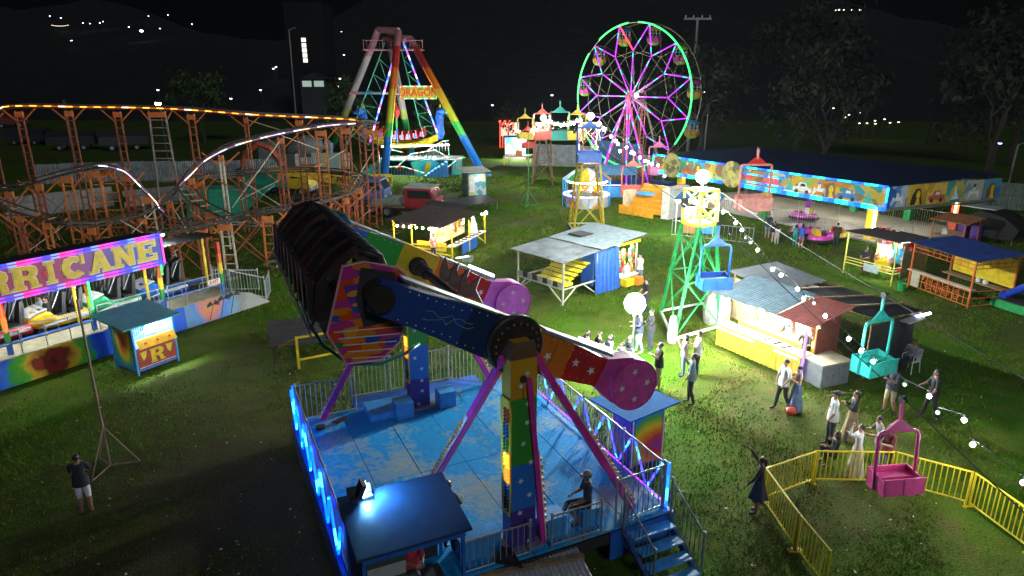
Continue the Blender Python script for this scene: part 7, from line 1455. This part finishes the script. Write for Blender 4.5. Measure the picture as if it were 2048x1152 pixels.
def skeleton(q):
    s = q['h'] / 1.7; J = {}; E = []; rad = {}
    sit = q['sit']; hz = {0: .90, 1: .47, 2: .30}[sit]
    tilt = Matrix.Rotation(-q['lean'], 3, 'X')
    pel = Vector((0, 0, hz + .05))
    def T(x, y, z): return pel + tilt @ (Vector((x, y, z)) - Vector((0, 0, .95)))
    def add(n, p, r, parent=None, seg=None):
        J[n] = Vector(p); rad[n] = r
        if parent: E.append((parent, n, seg))
    add('pel', pel, (.13, .10)); add('waist', T(0, 0, 1.10), (.125, .09), 'pel', 'torso'); add('chest', T(0, .01, 1.28), (.15, .10), 'waist', 'torso'); add('yoke', T(0, 0, 1.41), (.10, .075), 'chest', 'torso')
    add('neck', T(0, .01, 1.49), (.05, .05), 'yoke', 'skin')
    hm = tilt @ Matrix.Rotation(q['headyaw'], 3, 'Z') @ Matrix.Rotation(q['headup'], 3, 'X'); nb = J['neck']
    add('jaw', nb + hm @ Vector((0, .022, .055)), (.064, .07), 'neck', 'skin'); add('skull', nb + hm @ Vector((0, .012, .125)), (.074, .088), 'jaw', 'skin'); add('crown', nb + hm @ Vector((0, .0, .185)), (.055, .065), 'skull', 'skin')
    q['hm'] = hm; q['hc'] = nb + hm @ Vector((0, .012, .115))
    for i, sx in enumerate((-1, 1)):
        k = 'LR'[i]; pit, out, fl = [R(a) for a in q['arms'][i]]
        if fl > R(50) and pit < R(90): pit *= .6; fl *= 1.12
        add('sh' + k, T(sx * .175, 0, 1.405), (.058, .058), 'yoke', 'torso')
        d = Vector((sx * math.sin(out), math.cos(out) * math.sin(pit), -math.cos(out) * math.cos(pit)))
        el = J['sh' + k] + tilt @ d * .27; add('ue' + k, J['sh' + k].lerp(el, .5), (.047, .047), 'sh' + k, 'upper'); add('el' + k, el, (.038, .038), 'ue' + k, 'upper')
        d2 = Vector((sx * math.sin(out) * math.cos(fl) * .6 - sx * math.sin(fl) * .62, math.sin(pit + fl) , -math.cos(pit + fl))).normalized()
        wr = el + tilt @ d2 * .235; add('fa' + k, el.lerp(wr, .4), (.039, .036), 'el' + k, 'fore'); add('wr' + k, wr, (.025, .022), 'fa' + k, 'fore'); add('pa' + k, wr + tilt @ d2 * .075, (.036, .018), 'wr' + k, 'skin')
        q['hand' + k] = (wr + tilt @ d2 * .1, (tilt @ d2).normalized(), sx)
        hip = pel + Vector((sx * .088, 0, -.03)); add('hip' + k, hip, (.088, .088), 'pel', 'thigh')
        st = q['stride'] * (1 if i else -1)
        if sit == 0: kn = Vector((sx * .095, st * .45 + .03, .49)); an = Vector((sx * .10, st - (.06 if st < 0 else 0), .085))
        elif sit == 1: kn = Vector((sx * .11, .42, .48)); an = Vector((sx * .11, .40 + st, .085))
        else: kn = Vector((sx * .15, .34, .55)); an = Vector((sx * .14, .22 + st, .085))
        add('th' + k, hip.lerp(kn, .45), (.078, .078), 'hip' + k, 'thigh'); add('kn' + k, kn, (.056, .056), 'th' + k, 'thigh'); add('ca' + k, kn.lerp(an, .35) + Vector((0, -.012, 0)), (.056, .056), 'kn' + k, 'shin'); add('an' + k, an, (.036, .036), 'ca' + k, 'shin')
        add('ft' + k, an + Vector((sx * .012, .085, -.04)), (.042, .034), 'an' + k, 'shoe'); add('to' + k, an + Vector((sx * .02, .165, -.052)), (.034, .024), 'ft' + k, 'shoe')
    for n in J: J[n] = J[n] * s; k_ = 1.0 if n in ('neck', 'jaw', 'skull', 'crown') or n[:2] in ('wr', 'pa', 'to', 'ft') else 1.17; rad[n] = tuple(r * s * k_ for r in rad[n])
    q['hc'] *= s
    for k in 'LR': a, b, c = q['hand' + k]; q['hand' + k] = (a * s, b, c)
    return J, E, rad, s
def build_people():
    tmp = []
    for q in PEOPLE:
        J, E, rad, s = skeleton(q); q.update(J=J, E=E, s=s); names = list(J); idx = {n: i for i, n in enumerate(names)}
        bm = bmesh.new(); sk = bm.verts.layers.skin.verify(); vs = []
        for n in names:
            v = bm.verts.new(J[n]); v[sk].radius = rad[n]; v[sk].use_root = (n == 'pel'); vs.append(v)
        for a, b, _ in E: bm.edges.new((vs[idx[a]], vs[idx[b]]))
        me = bpy.data.meshes.new('tmp'); bm.to_mesh(me); bm.free(); o = bpy.data.objects.new('tmp', me); COL.objects.link(o)
        m = o.modifiers.new('s', 'SKIN'); m.use_smooth_shade = True; m.branch_smoothing = .3; o.modifiers.new('d', 'SUBSURF').levels = 1
        tmp.append(o)
    dg = bpy.context.evaluated_depsgraph_get()
    for q, o in zip(PEOPLE, tmp):
        me = bpy.data.meshes.new_from_object(o.evaluated_get(dg)); J, s = q['J'], q['s']
        seg = [(J[a], J[b], k) for a, b, k in q['E']]
        top = q['top'] or cloth('black', (.02, .02, .022)); bot = q['bot'] or cloth('navy', (.03, .035, .06))
        mats = [q['skin'], top, bot, q['shoes'], EYE, LIP, HAIR]
        mi = []
        for f in me.polygons:
            c = f.center; best = 1e9; kind = None
            for a, b, k in seg:
                ab = b - a; t = max(0, min(1, (c - a).dot(ab) / ab.length_squared)); d = (c - a - ab * t).length_squared
                if d < best: best, kind = d, k
            r = {'torso': 1, 'upper': 1, 'skin': 0, 'shoe': 3, 'thigh': 2}.get(kind)
            if kind == 'fore': r = 1 if q['sleeve'] == 'long' else 0
            if kind == 'shin': r = 2 if q['legs'] == 'long' else 0
            if q['sleeve'] == 'none' and kind == 'upper': r = 0
            mi.append(r)
        MBx = MB(); hm, hc = q['hm'], q['hc']
        def hpnt(x, y, z): return hc + hm @ (Vector((x, y, z)) * s)
        MBx.m(0).ell(hpnt(0, .098, -.012), (.014 * s, .018 * s, .022 * s), 6, 4)
        for sx in (-1, 1):
            MBx.m(0).ell(hpnt(sx * .078, -.0, -.005), (.012 * s, .02 * s, .03 * s), 6, 4); MBx.m(4).ell(hpnt(sx * .032, .082, .012), (.013 * s, .008 * s, .008 * s), 6, 4); MBx.m(6).ell(hpnt(sx * .033, .085, .032), (.02 * s, .007 * s, .005 * s), 6, 4)
        MBx.m(5).ell(hpnt(0, .086, -.052), (.024 * s, .008 * s, .008 * s), 6, 4)
        for k in 'LR':
            p, d, sx = q['hand' + k]; side = d.cross(Vector((0, 0, 1)));
            side = (side if side.length > .2 else Vector((1, 0, 0))).normalized(); nrm = side.cross(d).normalized(); MBx.m(0)
            for j, (off, ln) in enumerate(((-.027, .058), (-.009, .068), (.009, .064), (.026, .05))):
                a = p + side * off * s; b = a + (d * .8 + nrm * -.15) * ln * .55 * s; c = b + (d * .6 - nrm * .6).normalized() * ln * .5 * s
                MBx.tube(a, b, .0085 * s, .008 * s, 5).tube(b, c, .008 * s, .006 * s, 5)
            a = p - d * .045 * s - side * .03 * sx * s; b = a + (d * .7 - side * sx * .7).normalized() * .035 * s; MBx.tube(a, b, .010 * s, .009 * s, 5).tube(b, b + d * .028 * s, .009 * s, .007 * s, 5)
        n0 = len(me.vertices); ex = MBx.mesh('x'); bm = bmesh.new(); bm.from_mesh(me)
        for f, k in zip(bm.faces, mi): f.material_index = k; f.smooth = True
        bm.from_mesh(ex); me2 = bpy.data.meshes.new('person'); bm.to_mesh(me2); bm.free()
        for m in mats: me2.materials.append(m)
        P_ = bpy.data.objects.new('person', me2); COL.objects.link(P_); P_.location = q['loc']; P_.rotation_euler = (0, 0, q['face'] - R(90)); tag(P_, q['label'], 'person', q['group'])
        # hair
        hmt = q['hairm'] or HAIR; hb = MB(); Rm = hm.to_3x3()
        hb.ell(hpnt(0, -.026, .036), (.083 * s, .088 * s, .080 * s), 12, 8, Rm)
        if q['hair'] == 'long': hb.ell(hpnt(0, -.075, -.1), (.085 * s, .05 * s, .17 * s), 10, 8, Rm).ell(hpnt(.07, -.03, -.06), (.03 * s, .05 * s, .12 * s), 8, 6, Rm).ell(hpnt(-.07, -.03, -.06), (.03 * s, .05 * s, .12 * s), 8, 6, Rm)
        if q['hair'] == 'tail': hb.ell(hpnt(0, -.11, -.03), (.035 * s, .04 * s, .12 * s), 8, 6, Rm).ell(hpnt(0, -.105, .05), (.035 * s, .035 * s, .035 * s), 8, 6, Rm)
        hb.build('hair', hmt, P_, smooth=True)
        if q['cap']: MB().ell(hpnt(0, -.01, .055), (.094 * s, .104 * s, .075 * s), 12, 8, Rm).prism([hpnt(-.07, .07, .045), hpnt(.07, .07, .045), hpnt(.05, .17, .03), hpnt(-.05, .17, .03)], hm @ Vector((0, 0, .012)) * s).build('cap', q['cap'], P_, smooth=True)
        # shirt hem and skirt follow the body as loose cloth
        if q['sit'] == 0 and not q['skirt']:
            pz = J['pel'].z; hb = MB().lathe([(.195 * s, -.10 * s), (.188 * s, .02 * s), (.172 * s, .12 * s), (.17 * s, .2 * s)], (0, .004, pz), 14, Matrix.Diagonal((1, .80, 1))); hb.build('shirt_hem', top, P_, smooth=True)
        if q['skirt']:
            sm, l = q['skirt']; pz = J['pel'].z; mb = MB(); vs = []; n = 28
            for j, (rr, z) in enumerate(((.14, .12), (.17, -.02), (.17 + .05, -l * .5), (.17 + .11, -l))):
                for i in range(n): a = i * 2 * math.pi / n; w = rr * (1 + (.06 * j) * math.sin(a * 7)); vs.append((w * s * math.cos(a), w * s * math.sin(a) * .82 + (.1 * s * j if q['sit'] else 0), pz + z * s))
            mb.add(vs, [(j * n + i, j * n + (i + 1) % n, (j + 1) * n + (i + 1) % n, (j + 1) * n + i) for j in range(3) for i in range(n)]).build('skirt', sm, P_, smooth=True)
        bpy.data.objects.remove(o)
bk, wh, nv = cloth('black', (.02, .02, .022)), cloth('white', (.68, .68, .64)), cloth('navy', (.03, .035, .06))
jn, kh, tl, gr = cloth('denim', (.10, .16, .26)), cloth('khaki', (.34, .27, .16)), cloth('dusty_teal', (.14, .23, .24)), cloth('grey', (.22, .22, .23))
mr, pu, br, cr_ = cloth('maroon', (.16, .03, .04)), cloth('purple', (.42, .05, .42)), cloth('brown', (.20, .14, .07)), cloth('cream', (.55, .52, .38))
W0 = G
person('person from behind in black shirt and white shorts filming in the dark', G(176, 1028), 118, 1.66, bk, wh, ((55, 6, 90), (50, 8, 95)), 'short', headup=10, skin=1)
person('person in loose dark dress raising a phone at the fence corner', G(1512, 1027), 150, 1.55, bk, nv, ((28, 40, 10), (118, 25, 25)), 'short', 'long', hair='tail', skirt=(nv, .45), skin=1)
person('person in white T-shirt and dark cap looking up, behind the railing', G(1657, 893), 168, 1.74, wh, nv, ((10, 14, 20), (6, 14, 15)), cap=bk, headup=14, stride=.05)
person('person in black top and brown wide trousers behind the white T-shirt', G(1697, 884), 165, 1.64, bk, br, ((35, 8, 95), (35, 8, 95)), 'long', 'long', hair='tail', headup=10, skirt=(br, .8))
person('person in black crouching at the railing with hand on mouth', G(1665, 929), 175, 1.58, bk, bk, ((40, 8, 80), (40, 6, 125)), sit=2, hair='long', sleeve='long', headup=8)
person('person in white and black top and long pale skirt at the railing', G(1706, 955), 150, 1.58, wh, cr_, ((95, 20, 95), (70, 10, 80)), sleeve='long', hair='short', skirt=(cr_, .88), headup=8, skin=2)
person('person in grey shirt leaning on the railing behind the pink gondola', G(1752, 938), 170, 1.6, gr, nv, ((60, 12, 60), (75, 10, 60)), lean=12, headup=10)
person('person in maroon shirt and jeans behind the pink gondola', G(1764, 958), 200, 1.62, mr, jn, ((40, 8, 70), (45, 8, 70)), hair='long')
person('person in white T-shirt and black trousers hugging, before the lit stall', G(1561, 818), 195, 1.72, wh, bk, ((10, 30, 35), (8, 10, 10)), stride=.16, headup=6)
person('person in denim overall dress leaning on the white T-shirt', G(1588, 824), 185, 1.58, cloth('peach', (.5, .32, .24)), jn, ((30, 8, 95), (60, 20, 95)), 'long', hair='short', skirt=(jn, .82), skin=2)
person('person in dark shirt and khaki shorts holding a camera near the teal gondola', G(1775, 826), 200, 1.68, nv, kh, ((38, 6, 85), (38, 6, 85)), 'short', stride=.08, skin=1)
person('person in printed black T-shirt and black trousers standing wide', G(1856, 840), 170, 1.70, bk, bk, ((10, 12, 20), (28, 10, 50)), stride=.20, skin=1)
person('person seated on a white plastic chair with hand at the face', G(1818, 742) + Vector((0, 0, .0)), 205, 1.66, gr, bk, ((40, 8, 60), (45, 8, 125)), sit=1, skin=1, sleeve='long')
chair('white plastic chair under the seated person by the teal gondola', G(1818, 742), R(205 - 90))
person('tall person in dusty teal shirt and black trousers looking up', G(1379, 808), 165, 1.78, tl, bk, ((10, 12, 20), (60, 30, 115)), headup=16, stride=.05)
person('person in light top behind the teal shirt, hands at the face', G(1366, 752), 170, 1.58, cloth('beige', (.45, .36, .3)), jn, ((45, 8, 110), (45, 10, 115)), hair='long', headup=10, skin=2)
person('person in white shirt right behind the teal shirt', G(1392, 752), 175, 1.70, wh, nv, ((50, 10, 100), (30, 10, 60)), headup=8)
person('person in black printed T-shirt with crossed arms beside the pink drum', G(1315, 778), 190, 1.70, bk, kh, ((32, -8, 95), (32, -8, 95)), 'short', headup=12, skin=1)
person('person in dark jacket and pale jeans right of the blazing lamp', G(1277, 705), 185, 1.72, nv, cloth('pale_denim', (.24, .33, .42)), ((25, 8, 60), (35, 8, 80)), sleeve='long', shoes=SHOEW, stride=.06)
person('slim person in dark clothes next to the pale jeans', G(1300, 700), 190, 1.68, bk, nv, ((30, 8, 80), (20, 8, 40)), sleeve='long')
person('person in black standing behind the blazing lamp', G(1290, 628), 200, 1.66, bk, nv, ((20, 10, 30), (20, 10, 30)))
person('person in white T-shirt and denim shorts walking past the centre stall', G(1278, 568), 215, 1.60, wh, jn, ((12, 8, 15), (-5, 8, 10)), 'short', stride=.14, hair='short', skin=2)
for i, (x, y, c, hr, lab) in enumerate([(1172, 720, cloth('plum', (.14, .08, .15)), 'long', 'leftmost seated youth in plum top behind the orange arm'), (1197, 724, bk, 'short', 'seated youth in black with a lanyard behind the red arm'), (1218, 730, cloth('lilac', (.4, .38, .5)), 'long', 'seated youth in lilac jacket with long hair'), (1241, 736, gr, 'short', 'small seated child in grey beside the lilac jacket'), (1257, 731, bk, 'short', 'seated youth in black next to the lamp stand')]):
    person(lab, G(x, y), 195 + i * 4, 1.6 if i != 3 else 1.35, c, nv, ((55, 8, 75), (55, 8, 80)), sit=1, hair=hr, sleeve='long' if i % 2 == 0 else 'short', headup=14)
bch = line_thing('wooden_bench', 'low wooden bench under the row of seated youths', 'bench', G(1160, 718), G(1268, 733))[0]
MB().bx(0, 2.1, .0, .3, .36, .40).build('seat', WOOD, bch)
for x in (.15, 1.0, 1.9): MB().bx(x, x + .06, .05, .25, 0, .36).build('leg', WOOD, bch)
a_ = sg.matrix_basis @ Vector((3.35, .75, .0)); person('attendant in black behind the lit counter leaning on it', a_, 215, 1.65, bk, nv, ((50, 15, 60), (50, 15, 60)), lean=14, skin=1)
a_ = ts.matrix_basis @ Vector((.8, .55, 0)); person('attendant in black shirt leaning on the rail of the prize stall', a_, 220, 1.55, bk, mr, ((50, 10, 55), (50, 10, 55)), lean=10, skin=1)
person('person in grey cap and dark shirt with denim shorts at the dodgem railing', G(1533, 478), 60, 1.70, nv, jn, ((40, 10, 60), (45, 10, 60)), 'short', cap=gr)
person('person with black backpack and pale trousers at the dodgem railing', G(1546, 486), 60, 1.40, bk, cloth('pale_pink', (.5, .4, .38)), ((20, 8, 40), (20, 8, 40)))
person('small child in pink pyjamas at the dodgem railing', G(1552, 490), 60, 1.20, cloth('pale_pink', (.5, .4, .38)), cloth('pale_pink', (.5, .4, .38)), ((30, 10, 50), (30, 10, 50)), hair='long')
person('child in teal pyjamas watching the dodgems', G(1588, 493), 65, 1.40, cloth('teal', (.05, .32, .30)), cloth('teal', (.05, .32, .30)), ((30, 8, 50), (30, 8, 50)), hair='long')
person('person in bright blue shirt and shorts watching the dodgems', G(1600, 497), 65, 1.55, cloth('blue', (.03, .10, .45)), cloth('rose', (.35, .16, .16)), ((20, 8, 40), (20, 8, 40)), 'short', hair='long')
person('person in black at the right end of the dodgem railing', G(1669, 500), 60, 1.68, bk, bk, ((50, 10, 60), (50, 10, 60)))
person('person in purple shirt and white trousers standing on the pink dodgem', G(1612, 437, .35), 20, 1.62, pu, wh, ((50, 8, 20), (55, 8, 20)), lean=10)
stn_p = lambda x, y, z: stn.matrix_basis @ Vector((x, y, z))
person('rider in black T-shirt with crossed arms in the yellow car', stn_p(2.72, 1.85, 1.08), R(0) + math.degrees(stn.rotation_euler.z) + 180, 1.68, bk, nv, ((38, 0, 85), (38, 0, 85)), sit=1, skin=2)
person('rider behind in the yellow car, blue sleeve showing', stn_p(2.74, 2.4, 1.08), math.degrees(stn.rotation_euler.z) + 180, 1.62, cloth('pale_blue', (.3, .45, .55)), nv, ((60, 5, 80), (60, 5, 80)), sit=1, skin=2)
person('rider in black at the left edge in the red car', stn_p(.72, 1.85, 1.08), math.degrees(stn.rotation_euler.z) + 180, 1.62, bk, nv, ((60, 5, 70), (45, 5, 60)), sit=1, hair='long', skin=2)
op_ = ride.matrix_basis @ Vector((1.62, -.12, .92)); person('operator in dark clothes and cap seated on the near deck edge', op_, math.degrees(RZ) + 165, 1.68, nv, bk, ((25, 10, 40), (30, 10, 60)), 'short', sit=1, stride=.18, cap=gr, skin=1)
MB().bx(1.42, 1.85, -.3, .1, .912, 1.35).build('operator_seat', SKY_B, ride)
person('dark silhouetted person standing beside the operator booth', ride.matrix_basis @ Vector((-1.42, .25, .92)), 60, 1.66, bk, bk, ((20, 8, 30), (30, 8, 50)), sleeve='long', skin=1)
person('operator in red shirt inside the dark booth', ob.matrix_basis @ Vector((1.05, .75, .5)), math.degrees(RZ) - 80, 1.62, cloth('red', (.5, .03, .04)), bk, ((40, 8, 60), (40, 8, 60)), skin=1)
person('attendant in pink top at the gallery stall front', G(868, 520), 250, 1.55, cloth('pink', (.6, .25, .25)), nv, ((30, 8, 60), (30, 8, 60)), hair='long')
person('person in dark clothes cut off by the bottom left edge', G(424, 1320), 100, 1.65, bk, bk, ((30, 8, 60), (30, 8, 60)))
build_people()
PH = emit('phone_screen_glow', (.75, .85, 1), 3)
def phone(label, loc, rz, lit):
    t = thing('phone', label, 'phone', loc, rz); MB().box((0, 0, 0), (.08, .012, .15)).build('case', BLACK, t); MB().box((0, -.008, 0), (.07, .004, .135)).build('screen', PH if lit else GLASS, t)
phone('glowing phone held up by the person filming in the dark', G(176, 1028) + Vector((-.22, .30, 1.32)), R(25), True)
phone('phone held high by the person at the fence corner', G(1512, 1027) + Vector((-.42, .28, 1.60)), R(60), False)
# ================================================================== thin night air that catches the lamps
m, nt, n, l, b = _new('night_air'); n.remove(b); pv = n.new('ShaderNodeVolumePrincipled'); pv.inputs['Density'].default_value = .00007; pv.inputs['Color'].default_value = (.8, .9, 1, 1); pv.inputs['Anisotropy'].default_value = .3
l.new(pv.outputs[0], n['Material Output'].inputs['Volume'])
tag(MB().bx(-600, 600, -70, 720, -2, 130).build('haze', m), 'thin night haze hanging over the whole fairground', 'haze', kind='stuff')
